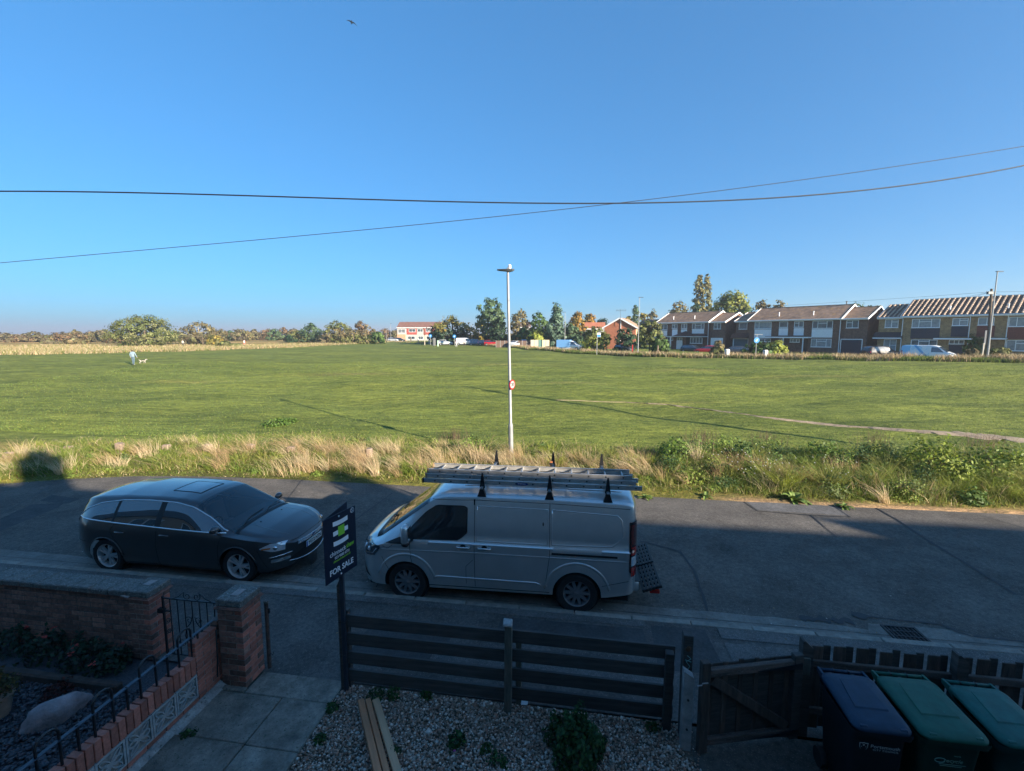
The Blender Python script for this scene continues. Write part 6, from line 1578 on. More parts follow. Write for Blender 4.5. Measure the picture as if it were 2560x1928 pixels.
def slope_roof(t, x0, x1, y0, yr, ze, zr, mat, ribs=False, depth=8.0, pitch=.40):
    """front slope from eave (y0,ze) to ridge (yr,zr); courses of tiles are real steps"""
    b = MB(); n = 15; 
    L_ = Vector((0,yr-y0,zr-ze)); up = Vector((0,-(zr-ze),yr-y0)).normalized()
    prev = None
    for k in range(n):
        a = Vector((0,y0,ze))+L_*(k/n); c = Vector((0,y0,ze))+L_*((k+1)/n)
        st = up*.045
        b.add([(x0,*(a+st).yz),(x1,*(a+st).yz),(x1,*c.yz),(x0,*c.yz)],[(0,1,2,3)]); b.add([(x0,*a.yz),(x1,*a.yz),(x1,*(a+st).yz),(x0,*(a+st).yz)],[(0,1,2,3)])
    b.add([(x0,yr,zr),(x1,yr,zr),(x1,depth+(-y0),ze),(x0,depth+(-y0),ze)],[(0,1,2,3)])
    ro = obj('roof', b, rib_valley if ribs else mat, t)
    r = MB(); r.tube([(x0,yr,zr+.02),(x1,yr,zr+.02)], .10, 6); obj('ridge', r, mat, ro)
    if ribs:
        key = ('rib', round(yr-y0,2), round(zr-ze,2))
        if key not in BM:
            m = MB(); nn = 10
            for k in range(nn):
                a = Vector((0,y0,ze))+L_*(k/nn); c = Vector((0,y0,ze))+L_*((k+1.08)/nn); rr = .115
                vs = []
                for p, o_ in ((a,.06),(c,.02)):
                    for q in np.linspace(0,pi,6): vs.append((rr*cos(q), *(p+up*(o_+rr*.85*sin(q))).yz))
                m.add(vs, [(i,i+1,i+7,i+6) for i in range(5)]+[(5,4,3,2,1,0)])
            BM[key] = m.mesh('tile_row', mat)
        x = x0+.15
        while x < x1-.1:
            link('tile_row', BM[key], ro).location = (x,0,0); x += .50
    return ro
def gable_wall(b, x, y0, y1, ze, yr, zr, w=.1):
    b.add([(x,y0,0),(x,y1,0),(x,y1,ze),(x,yr,zr-.06),(x,y0,ze)],[(0,1,2,3,4)])
def block(label, x0, x1, eave, ridge, brick, roofm, ribs=False, y0=0.0, dep=8.0, fasc=True, barge=(True,True), cat='house'):
    t = thing('house', label, cat, (H0.x,H0.y,HG), HANG)
    yr = y0+dep/2
    b = MB(); b.box(x0,x1,y0,y0+dep,0,eave); b.add([(x0,y0,eave),(x0,y0+dep,eave),(x0,yr,ridge-.08)],[(0,1,2)]); b.add([(x1,y0,eave),(x1,y0+dep,eave),(x1,yr,ridge-.08)],[(0,1,2)])
    obj('wall', b, brick, t)
    slope_roof(t, x0-.12, x1+.12, y0-.35, yr, eave-.02, ridge, roofm, ribs, dep+2*0+y0)
    f = MB(); f.box(x0-.12,x1+.12,y0-.40,y0-.36,eave-.20,eave+.02); f.box(x0-.1,x1+.1,y0-.36,y0,eave-.21,eave-.17); obj('fascia', f, wht, t)
    f = MB(); f.tube([(x0-.1,y0-.45,eave-.06),(x1+.1,y0-.45,eave-.06)], .05, 6); obj('gutter', f, wht, t)
    f = MB()
    for x, on in ((x0-.14,barge[0]),(x1+.14,barge[1])):
        if on: 
            f.bar((x,y0-.4,eave-.06),(x,yr,ridge+.0),.05,.22); f.bar((x,yr,ridge+.0),(x,y0+dep+.4,eave-.06),.05,.22)
    if f.v: obj('bargeboard', f, wht, t)
    return t
def rect(cf, x0, y0, x1, y1, inset=0.0):
    a, z1 = onf(*cf(x0,y0), inset); b, z0 = onf(*cf(x1,y1), inset); return a, b, z0, z1
def X4(x): return onf(*crop4(x,700))[0]
def X5(x): return onf(*crop5(x,700))[0]

# A: the farthest brown block
a0, a1, a2 = X4(190), X4(765), X4(938)
A = block('brown brick terrace with white panels, farthest of the three long blocks, behind the red car', a0, a1, 5.45, 7.45, hbr, rtile)
AWg = block('narrow brown brick wing with a white garage door, right of the farthest block', a1+.02, a2, 5.40, 7.05, hbr, rtile, y0=.25, barge=(False,True))
for r, bars, tops in (((225,672,302,728),(.5,),()),((357,668,413,714),(.5,),(0,)),((460,664,520,714),(.5,),()),((580,660,710,722),(.25,.75),(1,))):
    q = rect(crop4,*r); window(A, *q, bars=bars, tops=tops)
for r in ((230,737,300,795),(357,724,413,795),(455,724,520,757),(577,727,707,770)): panel(A, 'white_panel', *rect(crop4,*r), whc)
q = rect(crop4,820,655,893,720,.25); window(AWg, *q, y=.25, bars=(.5,), tops=(0,))
q = rect(crop4,785,818,915,905,.25); panel(AWg, 'garage_door', q[0],q[1],.05,q[3], whc, y=.25, d=.04)
q = rect(crop4,405,850,468,925); panel(A, 'door', q[0],q[1],.05,q[3], whc, d=.05, grooves=False)
for r, b_ in (((305,815,365,845),(.5,)),((410,815,468,848),(.5,))): window(A, *rect(crop4,*r), bars=b_)
q = rect(crop4,575,815,705,880); window(A, *q, y=-.5, bars=(.25,.5,.75), tops=()); m = MB(); m.box(q[0],q[1],-.5,-.02,.05,q[2]-.05); obj('bay', m, hbr, A)
xa, za = onf(*crop4(300,803)); xb, _ = onf(*crop4(750,803))
m = MB(); m.box(xa,xb,-1.3,-.02,za-.06,za+.06); can = obj('canopy', m, wht, A)
xc0, _ = onf(*crop4(400,800)); xc1, _ = onf(*crop4(620,800)); xm, zm = onf(*crop4(510,742))
m = MB(); m.add([(xc0,-1.35,za+.07),(xc1,-1.35,za+.07),(xc1,-.03,za+.07),(xc0,-.03,za+.07),(xm,-.05,zm)],[(0,1,4),(1,2,4),(3,0,4),(0,3,2,1)]); obj('porch_roof', m, pm('porch_tile',(.10,.05,.038),rough=.9,var=.2,vscale=4), A)
m = MB(); xd, _ = onf(*crop4(700,800)); m.add([(xc1,-1.35,za+.07),(xb,-1.35,za+.07),(xb,-.03,za+.5),(xc1,-.03,za+.5)],[(0,1,2,3)]); obj('canopy_roof', m, MATS['porch_tile'], A)
m = MB(); m.box(*rect(crop4,375,812,383,920)[:2],-1.25,-1.15,0,za-.06); obj('canopy_post', m, wht, A)
q = rect(crop4,512,812,570,905); panel(A, 'porch_shade_panel', q[0],q[1],.05,q[3], rdark, d=.03, grooves=False)  # flat dark panel, shade of the recess put into its colour
# B: middle block with teal garage
b0, b1, b2 = X4(1040), X4(1205), X5(190)
b3 = X5(478)
BL = block('narrow brown brick wing with a teal garage door, left of the middle block', b0, b1-.02, 5.40, 7.0, hbr, rtile, y0=.6, barge=(True,False))
B = block('long brown brick block with white panels and a wide canopy, mid row', b1, b2, 5.45, 7.55, hbr, rtile)
BR = block('narrow brown brick wing with a navy garage door, right of the middle block', b2+.02, b3, 5.42, 7.1, hbr, rtile, y0=.15, barge=(False,True))
q = rect(crop4,1098,650,1185,722,.6); window(BL, *q, y=.6, bars=())
q = rect(crop4,1040,832,1190,930,.6); panel(BL, 'garage_door', q[0],q[1],.05,q[3], tealg, y=.6, d=.04)
m = MB(); m.box(q[0]-.15,q[1]+.12,.52,.58,q[3]+.02,q[3]+.16); m.box(q[0]-.15,q[0],.54,.58,0,q[3]); m.box(q[1],q[1]+.12,.54,.58,0,q[3]); obj('garage_frame', m, wht, BL)
xa, za = onf(*crop4(1022,815),.6); xb, _ = onf(*crop4(1208,815),.6)
m = MB(); m.add([(xa,-.15,za),(xb,-.15,za),(xb,.58,za+.75),(xa,.58,za+.75),(xa,-.15,za-.12),(xb,-.15,za-.12),(xb,.58,za-.12),(xa,.58,za-.12)],[(0,1,2,3),(0,4,5,1),(1,5,6,2),(0,3,7,4),(4,7,6,5)]); obj('canopy_roof', m, MATS['porch_tile'], BL)
for r, bars, tops, pn in (((1272,645,1452,718),(.27,),(),curt_m),((1545,640,1635,702),(),(),None),((1710,636,1808,700),(.5,),(0,),None),((1912,632,2130,712),(.27,.72),(1,),None)):
    window(B, *rect(crop4,*r), bars=bars, tops=tops, pane=pn)
for r in ((1268,727,1448,822),(1537,712,1633,792),(1703,710,1808,792),(1902,722,2125,815)): panel(B, 'white_panel', *rect(crop4,*r), whc)
window(B, *rect(crop4,1895,828,2113,922), bars=(.27,.75), tops=(1,), pane=curt_m); window(B, *rect(crop4,1320,828,1445,862), bars=(.5,))
for r in ((1540,828,1590,866),(1660,828,1765,868)): window(B, *rect(crop4,*r), bars=(.32,.68) if r[0] > 1600 else (.5,))
xa, za = onf(*crop4(1420,812)); xb, _ = onf(*crop4(1898,818))
m = MB(); m.box(xa,xb,-1.25,-.02,za-.09,za+.10); cn = obj('canopy', m, wht, B); m = MB(); m.box(xa+.05,xb-.05,-1.2,-.02,za+.102,za+.17); obj('canopy_felt', m, dkr, cn)
m = MB(); 
for xx in (1840,1622): x_, _ = onf(*crop4(xx,850)); m.box(x_-.06,x_+.06,-1.2,-1.08,0,za-.09)
obj('canopy_post', m, wht, B)
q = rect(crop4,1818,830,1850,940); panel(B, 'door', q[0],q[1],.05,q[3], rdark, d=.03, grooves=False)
q = rect(crop5,252,625,380,708,.15); window(BR, *q, y=.15, bars=(.5,), tops=(0,))
q = rect(crop5,195,838,408,985,.15); panel(BR, 'garage_door', q[0],q[1],.05,q[3], nvy, y=.15, d=.04)
m = MB(); m.box(q[0]-.10,q[1]+.10,.05,.13,q[3]+.01,q[3]+.12); m.box(q[0]-.10,q[0]-.01,.05,.13,0,q[3]); m.box(q[1]+.01,q[1]+.10,.05,.13,0,q[3]); obj('garage_frame', m, wht, BR)
# C: yellow block with ribbed roof
c0, c1 = X5(590), X5(862); c2 = X5(3050)
CL = block('narrow yellow brick wing with a half ribbed roof, left end of the yellow block', c0, c1-.02, 5.42, 7.25, hye, rtile2, ribs=True, y0=.45, barge=(True,False))
Cb = block('long yellow brick block with a ribbed tile roof, behind the white van', c1, c2, 5.50, 7.75, hye, rtile2, ribs=True)
q = rect(crop5,680,615,820,705,.45); window(CL, *q, y=.45, bars=(.5,), tops=(1,))
q = rect(crop5,665,835,795,938,.45); window(CL, q[0],q[1],.15,q[3], y=.45, bars=(.5,), tops=(1,))
xa, za = onf(*crop5(560,815),.45); xb, _ = onf(*crop5(878,815),.45)
m = MB(); m.add([(xa,-.35,za),(xb,-.35,za),(xb,.43,za+.75),(xa,.43,za+.75),(xa,-.35,za-.14),(xb,-.35,za-.14),(xb,.43,za-.14),(xa,.43,za-.14)],[(0,1,2,3),(0,4,5,1),(1,5,6,2),(0,3,7,4),(4,7,6,5)]); obj('canopy_roof', m, dkr, CL)
m = MB(); m.box(xa,xb,-.38,-.352,za-.14,za-.0); obj('canopy_fascia', m, wht, CL)
for r, bars, tops, pn in (((978,612,1280,704),(.26,.70),(1,),None),((1425,602,1593,682),(.46,),(1,),None),((1710,594,1880,676),(.55,),(),curt_m),((2050,588,2270,692),(.4,),(),curt_m),((2420,585,2560,680),(.5,),(0,),None)):
    window(Cb, *rect(crop5,*r), bars=bars, tops=tops, pane=pn)
for r, m_ in (((965,708,1272,828),nvy),((1412,687,1587,806),nvy),((1697,680,1880,806),rdt),((2035,698,2270,832),rdt)): panel(Cb, 'cladding_panel', *rect(crop5,*r), m_)
window(Cb, *rect(crop5,965,838,1250,905), bars=(.3,.7), tops=(1,)); window(Cb, *rect(crop5,1385,840,1550,888), bars=(.35,.65)); window(Cb, *rect(crop5,2020,842,2260,965), bars=(.42,), tops=(1,), pane=curt_m)
for (xl, xr_, zz) in ((1235,1650,828),(1830,2030,828)):
    xa, za = onf(*crop5(xl,zz)); xb, _ = onf(*crop5(xr_,zz)); m = MB(); m.box(xa,xb,-1.1,-.02,za-.07,za+.08); cn = obj('canopy', m, wht, Cb); m = MB(); m.box(xa+.05,xb-.05,-1.05,-.02,za+.082,za+.15); obj('canopy_felt', m, pm('green_felt',(.10,.13,.11),rough=.8), cn)
q = rect(crop5,1385,890,1545,980); panel(Cb, 'garage_door', q[0],q[1],.05,q[3], nvy, d=.03)
for (bk, px_, y_) in ((Cb,868,-.06),(Cb,1610,-.06),(Cb,2028,-.06)):
    x_ = X5(px_); m = MB(); m.tube([(x_,y_,.1),(x_,y_,5.2),(x_,y_-.3,5.4)], .045, 6); obj('downpipe', m, wht, bk)
for (bk, x_) in ((B,b2-.1),(A,a1-.1)):
    m = MB(); m.tube([(x_,-.07,.1),(x_,-.07,5.1),(x_,-.38,5.35)], .05, 6); obj('downpipe', m, wht, bk)
def flue(bk, x, y, z, h=.45):
    m = MB(); m.lathe([(.07,-.2),(.07,h-.1),(.10,h-.1),(.10,h),(0,h)], 10, c=(x,y,z)); obj('vent_pipe', m, wht, bk)
for bk, cf, xx in ((A,crop4,340),(A,crop4,572),(B,crop4,1505),(B,crop4,1885),(Cb,crop5,1360),(Cb,crop5,2005)):
    x_ = onf(*cf(xx,620))[0]; flue(bk, x_, .9, 5.5+.9*.5+.28)
m = MB(); x_ = X4(2140); m.lathe([(.08,-.2),(.08,.5),(.12,.5),(.12,.62),(0,.62)], 8, c=(x_,4.0,7.5)); obj('flue', m, lead, B)
m = MB(); x_ = X4(770); m.lathe([(.08,-.2),(.08,.5),(.12,.5),(.12,.62),(0,.62)], 8, c=(x_,3.0,7.1)); obj('flue', m, lead, A)
# front drive in front of the houses, and the far road
m = MB(); rows = []
for s in np.linspace(-70,150,60):
    q = H0-HD*s
    rows.append([(q.x-HN.x*d, q.y-HN.y*d, HG+dz) for d, dz in ((0,.03),(3.2,.03),(3.25,-.07),(8.2,-.07))])
m.grid(rows); struct('far_road', m, pm('far_asphalt',(.09,.088,.085),rough=.9,var=.2,vscale=.6))

# gable-ended house further left
def far_house(label, px, Y, w, dep, eave, ridge, rz, brick, roofm, zg, gable_front=True):
    c = PY(px, 836, Y); t = thing('house', label, 'house', (c.x,c.y,zg), rz)
    b = MB(); b.box(-w/2,w/2,0,dep,0,eave); b.add([(-w/2,0,eave),(w/2,0,eave),(0,0,ridge-.05)],[(0,1,2)]) if gable_front else None
    obj('wall', b, brick, t)
    r = MB()
    if gable_front:
        for s_ in (-1,1): r.add([(s_*(w/2+.45),-.3,eave-.2),(0,-.3,ridge),(0,dep+.3,ridge),(s_*(w/2+.45),dep+.3,eave-.2),(s_*(w/2+.45),-.3,eave-.32),(0,-.3,ridge-.12),(0,dep+.3,ridge-.12),(s_*(w/2+.45),dep+.3,eave-.32)],[(0,1,2,3),(7,6,5,4),(0,4,5,1),(0,3,7,4)])
        ro = obj('roof', r, roofm, t)
        f = MB()
        for s_ in (-1,1): f.bar((s_*(w/2+.45),-.34,eave-.28),(0,-.34,ridge-.06),.05,.24,up=(0,1,0)) if False else f.add([(s_*(w/2+.5),-.36,eave-.42),(s_*(w/2+.5),-.36,eave-.14),(0,-.36,ridge+.05),(0,-.36,ridge-.25),(s_*(w/2+.5),-.31,eave-.42),(s_*(w/2+.5),-.31,eave-.14),(0,-.31,ridge+.05),(0,-.31,ridge-.25)],[(0,1,2,3),(7,6,5,4),(0,3,7,4),(1,5,6,2)])
        obj('bargeboard', f, wht, t)
    else:
        r.add([(-w/2-.2,-.35,eave-.05),(w/2+.2,-.35,eave-.05),(w/2+.2,dep/2,ridge),(-w/2-.2,dep/2,ridge),(w/2+.2,dep+.35,eave-.05),(-w/2-.2,dep+.35,eave-.05)],[(0,1,2,3),(3,2,4,5),(0,3,5),(1,4,2),(0,5,4,1)]); ro = obj('roof', r, roofm, t)
        f = MB(); f.box(-w/2-.2,w/2+.2,-.40,-.36,eave-.22,eave-.02); obj('fascia', f, wht, t)
    return t
gz = zf(25,95)
G = far_house('orange brick house with white gable boards and a rooftop aerial', 1549, 93, 6.3, 9, 5.0-.35, 6.9-.35, radians(-24), hor, rtile, 1.45)
m = MB(); m.box(3.16,3.2,1.0,5.0,.1,4.4); obj('side_render', m, crm, G)
m = MB(); m.tube([(0.15,-.38,5.2),(.15,-.38,8.2)], .03, 5); m.tube([(-.8,-.38,8.0),(1.3,-.38,8.0)], .025, 5)
for k in range(7): m.tube([(-.7+k*.3,-.38,7.75),(-.7+k*.3,-.38,8.25)], .018, 5)
obj('aerial', m, lead, G)
m = MB(); m.tube([(.2,-.06,.2),(.2,-.06,6.0)], .05, 6); obj('downpipe', m, wht, G)
# distant red and white row
R = far_house('distant red tiled terrace with white bays and red tile panels, far in the centre', 1046, 190, 18, 8, 5.9, 8.3, radians(-4), pm('white_render',(.42,.40,.37),rough=.9), pm('red_brown_roof',(.17,.085,.065),rough=.9,var=.15,vscale=1), 1.55, False)
for x0, x1 in ((-5.0,-.6),(2.2,6.8)): panel(R, 'red_panel', x0, x1, 2.9, 5.4, pm('red_panel',(.34,.07,.055),rough=.8))
for x0, x1, z0, z1 in ((-8.6,-5.6,3.6,5.2),(-4,-1.2,4.0,5.3),(-.3,2.0,4.0,5.3),(3.2,5.8,4.0,5.3),(7,8.8,3.9,5.3),(-8.2,-6.0,.9,2.2),(-4.5,-1.5,.9,2.2),(0,2,.9,2.2),(3.5,6,.9,2.2)): window(R, x0, x1, z0, z1, y=-.03, bars=(.5,))
m = MB(); m.box(-8.9,-5.4,-.6,-.02,.0,3.0); obj('bay', m, pm('orange_wall',(.5,.27,.16),rough=.9), R)
R2 = far_house('small distant house end attached left of the red tiled terrace', 1004, 192, 3.6, 8, 5.4, 7.4, radians(-4), MATS['white_render'], MATS['red_brown_roof'], 1.55, False)
window(R2, -1.2,1.2,3.6,4.9,y=-.03,bars=(.5,)); window(R2, -1.2,1.2,.9,2.2,y=-.03,bars=(.5,))
S1 = far_house('small white house with an orange tiled roof half hidden by olive shrubs', 1486, 118, 5.2, 7, 4.6, 6.3, radians(-10), MATS['white_render'], pm('orange_roof',(.36,.13,.07),rough=.9,var=.15,vscale=1), 1.5, False)
for x0 in (-2.1,-.6,.9): window(S1, x0,x0+1.1,2.9,4.1,y=-.03,bars=(.5,))
S2 = far_house('low distant house with a brown roof between the gabled house and the farthest terrace block', 1640, 112, 10, 8, 4.6, 6.9, radians(-40), MATS['white_render'], pm('greybrown_roof',(.13,.085,.07),rough=.9,var=.15,vscale=1), 1.5, False)
for x0 in (-4,-1.5,1.2,3): window(S2, x0,x0+1.2,2.9,4.1,y=-.03,bars=(.5,))
S3 = far_house('pale house wall glimpsed between trees right of the lamp column', 1307, 150, 4.5, 7, 5.5, 7.3, radians(-5), MATS['white_render'], MATS['greybrown_roof'], 1.5, False)
window(S3,-1.4,1.4,3.4,4.8,y=-.03,bars=(.5,))
# ------------------------------------------------------------------ trees and scrub
bark = pm('bark', (.11,.085,.06), rough=.95, var=.35, vscale=3); bark_p = pm('pale_bark', (.26,.23,.18), rough=.95, var=.3, vscale=3)
PAL = dict(
    brown=[(.15,.095,.048),(.12,.085,.04),(.17,.12,.06),(.11,.09,.045)], redbrown=[(.18,.095,.055),(.14,.08,.045),(.12,.085,.05)],
    olive=[(.115,.105,.035),(.14,.12,.045),(.09,.09,.03)], scrub=[(.13,.09,.055),(.10,.075,.045),(.12,.10,.045),(.15,.105,.065)],
    green=[(.055,.085,.022),(.075,.105,.028),(.045,.07,.02)], bush=[(.105,.105,.036),(.13,.12,.045),(.08,.082,.028),(.145,.125,.055)],
    dark=[(.025,.045,.022),(.035,.055,.028),(.02,.038,.02)], greygreen=[(.065,.09,.045),(.085,.11,.055),(.05,.072,.038)],
    blue=[(.075,.105,.075),(.10,.13,.095),(.055,.08,.06)], gold=[(.24,.155,.035),(.20,.125,.03),(.17,.13,.035),(.12,.10,.03)],
    orange=[(.26,.125,.03),(.21,.105,.03),(.15,.10,.03)], yellowgreen=[(.20,.195,.035),(.16,.165,.03),(.24,.22,.05)],
    willow=[(.21,.18,.045),(.17,.155,.04),(.14,.14,.035),(.11,.12,.03)], poplar=[(.16,.125,.055),(.13,.11,.05),(.19,.14,.06)])
def crown_points(shape, n_clump, n_leaf, W, Hc, rs):
    """clump centres in an uneven envelope, leaves scattered round them; base at z=0"""
    cs = []; rd = []
    ph = rs.uniform(0,2*pi,6)
    while len(cs) < n_clump:
        a = rs.uniform(0,2*pi); t = rs.uniform(0,1); r = sqrt(rs.uniform(.0,1))
        if shape == 'dome': env = sqrt(max(0,1-max(0,(t-.25)/.75)**2))*(.80+.2*min(1,t/.25))
        elif shape == 'round': env = sqrt(max(.02,1-(2*t-1)**2))
        elif shape == 'flame': env = min(1,.42+t*1.1)*(1-max(0,(t-.62)/.38)**2.2*.75)
        elif shape == 'column': env = (.55+.75*t if t < .45 else .89*(1-((t-.45)/.55)**2)**.5+.1)
        elif shape == 'cone': env = 1.05-t*.98; t = t**1.15
        elif shape == 'wide': env = sqrt(max(0,1-max(0,(t-.45)/.55)**2))*(.9+.1*t)
        else: env = 1
        env *= 1+.13*sin(3*a+ph[0])+.10*sin(5*a+ph[1]+4*t)+.07*sin(11*t+ph[2])
        rr = env*(.35+.65*r) if rs.uniform() < .8 else env*r
        cs.append((rr*cos(a)*W/2, rr*sin(a)*W/2, t*Hc*(.93+.07*sin(2*a+ph[3])))); rd.append(rs.uniform(.55,1.2))
    return np.array(cs), np.array(rd)
def P_dir(p, W, H):
    q = np.stack([p[:,0]/(W*.5), p[:,1]/(W*.5), (p[:,2]-H*.45)/(H*.5)],1); return q/np.maximum(np.linalg.norm(q,axis=1,keepdims=True),.2)
def tree(label, px0, px1, ptop, pbase, Y, shape='dome', pal='brown', dens=1.0, trunk=None, name='tree', cat='tree', group=None, leaf=None, bare=0.0, lower=None, twin=False, zb=None):
    pc = (px0+px1)/2; top = PY(pc, ptop, Y); base = PY(pc, pbase, Y) if pbase else None
    W = (px1-px0)/FPX*Y*1.0; zb_ = zf(top.x, Y) if zb is None else zb; H = top.z-zb_
    seed = int(px0*7+px1*3+ptop); rs = np.random.default_rng(seed)
    t = thing(name, label, cat, (top.x, Y, zb_), 0, group)
    th = H*(trunk if trunk is not None else .12); Hc = H-th
    npx = (px1-px0)*.4                              # crown width in render pixels
    ncl = int(np.clip(34+W*H*1.4, 40, 170)); sz = leaf or float(np.clip(1.45/(FPX*.4)*Y, .05, .34))
    area = W*H; nl = int(np.clip(area*5.6/(sz*sz)*dens*.5, 1000, 16000)); per = max(6, nl//ncl)
    cs, rd = crown_points(shape, ncl, per, W*1.04, Hc*.97, rs); clr = .66*(W*W*Hc/ncl)**(1/3)
    n = ncl*per; idx = np.repeat(np.arange(ncl), per)
    off = rs.normal(size=(n,3)); off /= np.linalg.norm(off,axis=1,keepdims=True); off *= (rs.uniform(0,1,n)**.45)[:,None]
    P_ = cs[idx]+off*(clr*rd[idx])[:,None]*np.array([1,1,.8]); P_[:,2] = np.clip(P_[:,2], -.3*th, Hc*1.02)+th
    C = np.array(PAL[pal])*np.array([1.25,1.48,1.35]); cc = C[rs.integers(0,len(C),ncl)][idx]*rs.uniform(.72,1.28,ncl)[idx][:,None]*rs.uniform(.7,1.3,(n,1))
    if lower: 
        k = (P_[:,2] < H*.55+H*.12*np.sin(P_[:,0]*.8)) ; C2 = np.array(PAL[lower])*np.array([1.2,1.4,1.3]); cc[k] = C2[rs.integers(0,len(C2),k.sum())]*rs.uniform(.7,1.3,(k.sum(),1))
    if bare > 0: keep = rs.uniform(size=n) > bare*(P_[:,2]/H)**.7; P_, off, cc = P_[keep], off[keep], cc[keep]
    cr = leafy('crown', P_, off+.9*P_dir(P_, W, H)+rs.normal(0,.38,P_.shape)+np.array([0,0,.15]), sz*rs.uniform(.6,1.35,len(P_)), cc, t, asp=.7)
    # trunk and limbs
    m = MB(); r0 = max(.06, W*.022); lean = rs.normal(0,.02)
    m.tube([(0,0,-.3),(lean*H,0,th+.3*Hc),(lean*H*1.5,0,th+Hc*.75)], [r0*1.4,r0,r0*.3], 6)
    for k in range(7 if bare == 0 else 14):
        q = cs[rs.integers(0,ncl)]; s = rs.uniform(.05,.5); p0 = Vector((lean*H*s,0,th+Hc*s*.6)); p1 = Vector((q[0]*.9,q[1]*.9,q[2]+th)); pm_ = p0.lerp(p1,.5)+Vector((0,0,-.06*H))
        m.tube([p0,pm_,p1], [r0*.5,r0*.32,r0*.08], 4)
    obj('trunk', m, bark_p if pal in ('poplar',) or bare else bark, t)
    return t
# far left scrub line -----------------------------------------------------------------
S = 'hawthorn scrub on the far edge of the common'
FAR = [
 (-40,30,831,861,165,'dome','scrub','russet hawthorn bush at the far left edge of the common'),
 (20,75,840,862,160,'dome','redbrown','low reddish bush right of the hawthorn at the far left edge'),
 (57,110,829,862,166,'dome','scrub','rounded brown hawthorn with a flat top, second from the left edge'),
 (100,150,838,860,170,'dome','olive','low olive scrub between two brown hawthorns on the left'),
 (132,205,830,862,158,'dome','redbrown','wide russet scrub left of the big green bush'),
 (176,199,825,850,172,'dome','brown','small domed hawthorn poking above the russet scrub'),
 (165,213,846,864,135,'dome','brown','low dark bush in the dry grass in front of the scrub'),
 (208,248,828,862,164,'dome','brown','brown hawthorn dome, left of a pair beside the big green bush'),
 (238,276,825,862,162,'dome','scrub','brown hawthorn dome, right of a pair beside the big green bush'),
 (262,305,829,864,150,'dome','redbrown','russet bush tucked against the left side of the big green bush'),
 (105,140,851,864,140,'dome','scrub','little bush alone in the dry grass on the far left'),
 (412,456,827,850,175,'dome','green','dark green scrub right behind the big green bush'),
 (463,548,834,859,128,'dome','scrub','low russet scrub in front of the tall brown hawthorn'),
 (518,552,838,860,122,'dome','gold','small orange brown bush beside the low russet scrub'),
 (532,570,823,852,185,'dome','brown','brown hawthorn right behind the tall brown one'),
 (563,584,826,848,200,'round','greygreen','small grey green tree in a gap of the far scrub'),
 (577,614,821,852,185,'dome','scrub','brown scrub dome above the small red and white sign'),
 (604,632,827,850,190,'dome','brown','low brown scrub right of the small red and white sign'),
 (622,650,824,850,200,'dome','scrub','narrow brown hawthorn left of three joined scrub domes'),
 (645,690,820,850,205,'dome','redbrown','wide reddish scrub dome, left of the grey green one'),
 (668,704,822,849,190,'dome','greygreen','grey green bush between reddish scrub domes'),
 (690,724,818,850,210,'dome','redbrown','reddish scrub dome with a tall top right of the grey green bush'),
 (715,752,820,850,205,'dome','brown','brown scrub behind the long low olive thicket'),
 (714,790,826,849,160,'dome','olive','long low olive thicket left of the dark rounded tree'),
 (712,740,838,850,155,'dome','dark','small dark bush at the left foot of the olive thicket'),
]
for (a,b,t_,bs,Y,sh,pl,lab) in FAR: tree(lab,a,b,t_,bs,Y,sh,pl,trunk=.03,name='hawthorn_bush',cat='bush',group=S,dens=.9)
tree('big rounded green bush standing alone on the left of the common',287,425,788,866,113,'dome','bush',dens=1.25,trunk=.02,name='bush',cat='bush',leaf=.20)
tree('tall brown hawthorn with a spreading crown right of the big green bush',452,536,803,858,140,'wide','brown',trunk=.08,bare=.25)
tree('dark grey green rounded tree above the long olive thicket',748,806,808,850,158,'dome','greygreen',trunk=.05)
tree('tall brown and olive domed tree left of the round russet tree',805,876,801,850,150,'dome','olive',trunk=.04,lower='brown')
tree('round russet brown tree right of the olive domed tree',878,926,803,850,152,'round','redbrown',trunk=.12)
tree('wide olive brown thicket in front of the round russet tree',832,936,824,853,138,'dome','brown',trunk=.03,name='bush',cat='bush',lower='olive')
tree('dark green bush at the right end of the central thicket',924,958,827,854,136,'dome','green',trunk=.03,name='bush',cat='bush')
for a,b,t_,pl,lab in ((918,948,823,'brown','distant russet wood edge left of the far street lamps'),(945,978,820,'redbrown','distant reddish trees between the far street lamps'),(972,1002,824,'brown','distant brown trees left of the red tiled terrace'),(975,1000,832,'olive','small olive tree in front of the distant brown trees')):
    tree(lab,a,b,t_,850,235,'dome',pl,trunk=.05)
# centre ---------------------------------------------------------------------------------
tree('golden brown spreading tree with a dark skirt, left of the tall flame shaped tree',1072,1184,790,858,128,'dome','gold',dens=1.2,trunk=.05,lower='dark')
tree('yellow olive tree squeezed between the golden tree and the flame shaped tree',1182,1214,801,855,126,'round','gold',trunk=.08)
tree('tall dark flame shaped tree left of the near street lamp',1193,1262,743,856,118,'flame','greygreen',dens=1.5,trunk=.05)
tree('dark conifer skirt at the right foot of the flame shaped tree',1230,1268,792,856,114,'dome','dark',trunk=.03)
tree('sparse brown tree with ragged top right of the near street lamp',1272,1326,771,856,122,'wide','brown',trunk=.15,bare=.35)
tree('green bush below the sparse ragged brown tree',1284,1332,820,857,112,'dome','green',trunk=.03,name='bush',cat='bush')
tree('rounded green tree between the ragged brown tree and the blue cedar',1322,1372,779,856,120,'wide','green',trunk=.15)
tree('small yellow green tree in front of the panel fence',1328,1360,828,858,104,'round','yellowgreen',trunk=.15)
tree('blue green cedar with a pointed top',1356,1428,756,862,104,'cone','blue',dens=1.5,trunk=.06)
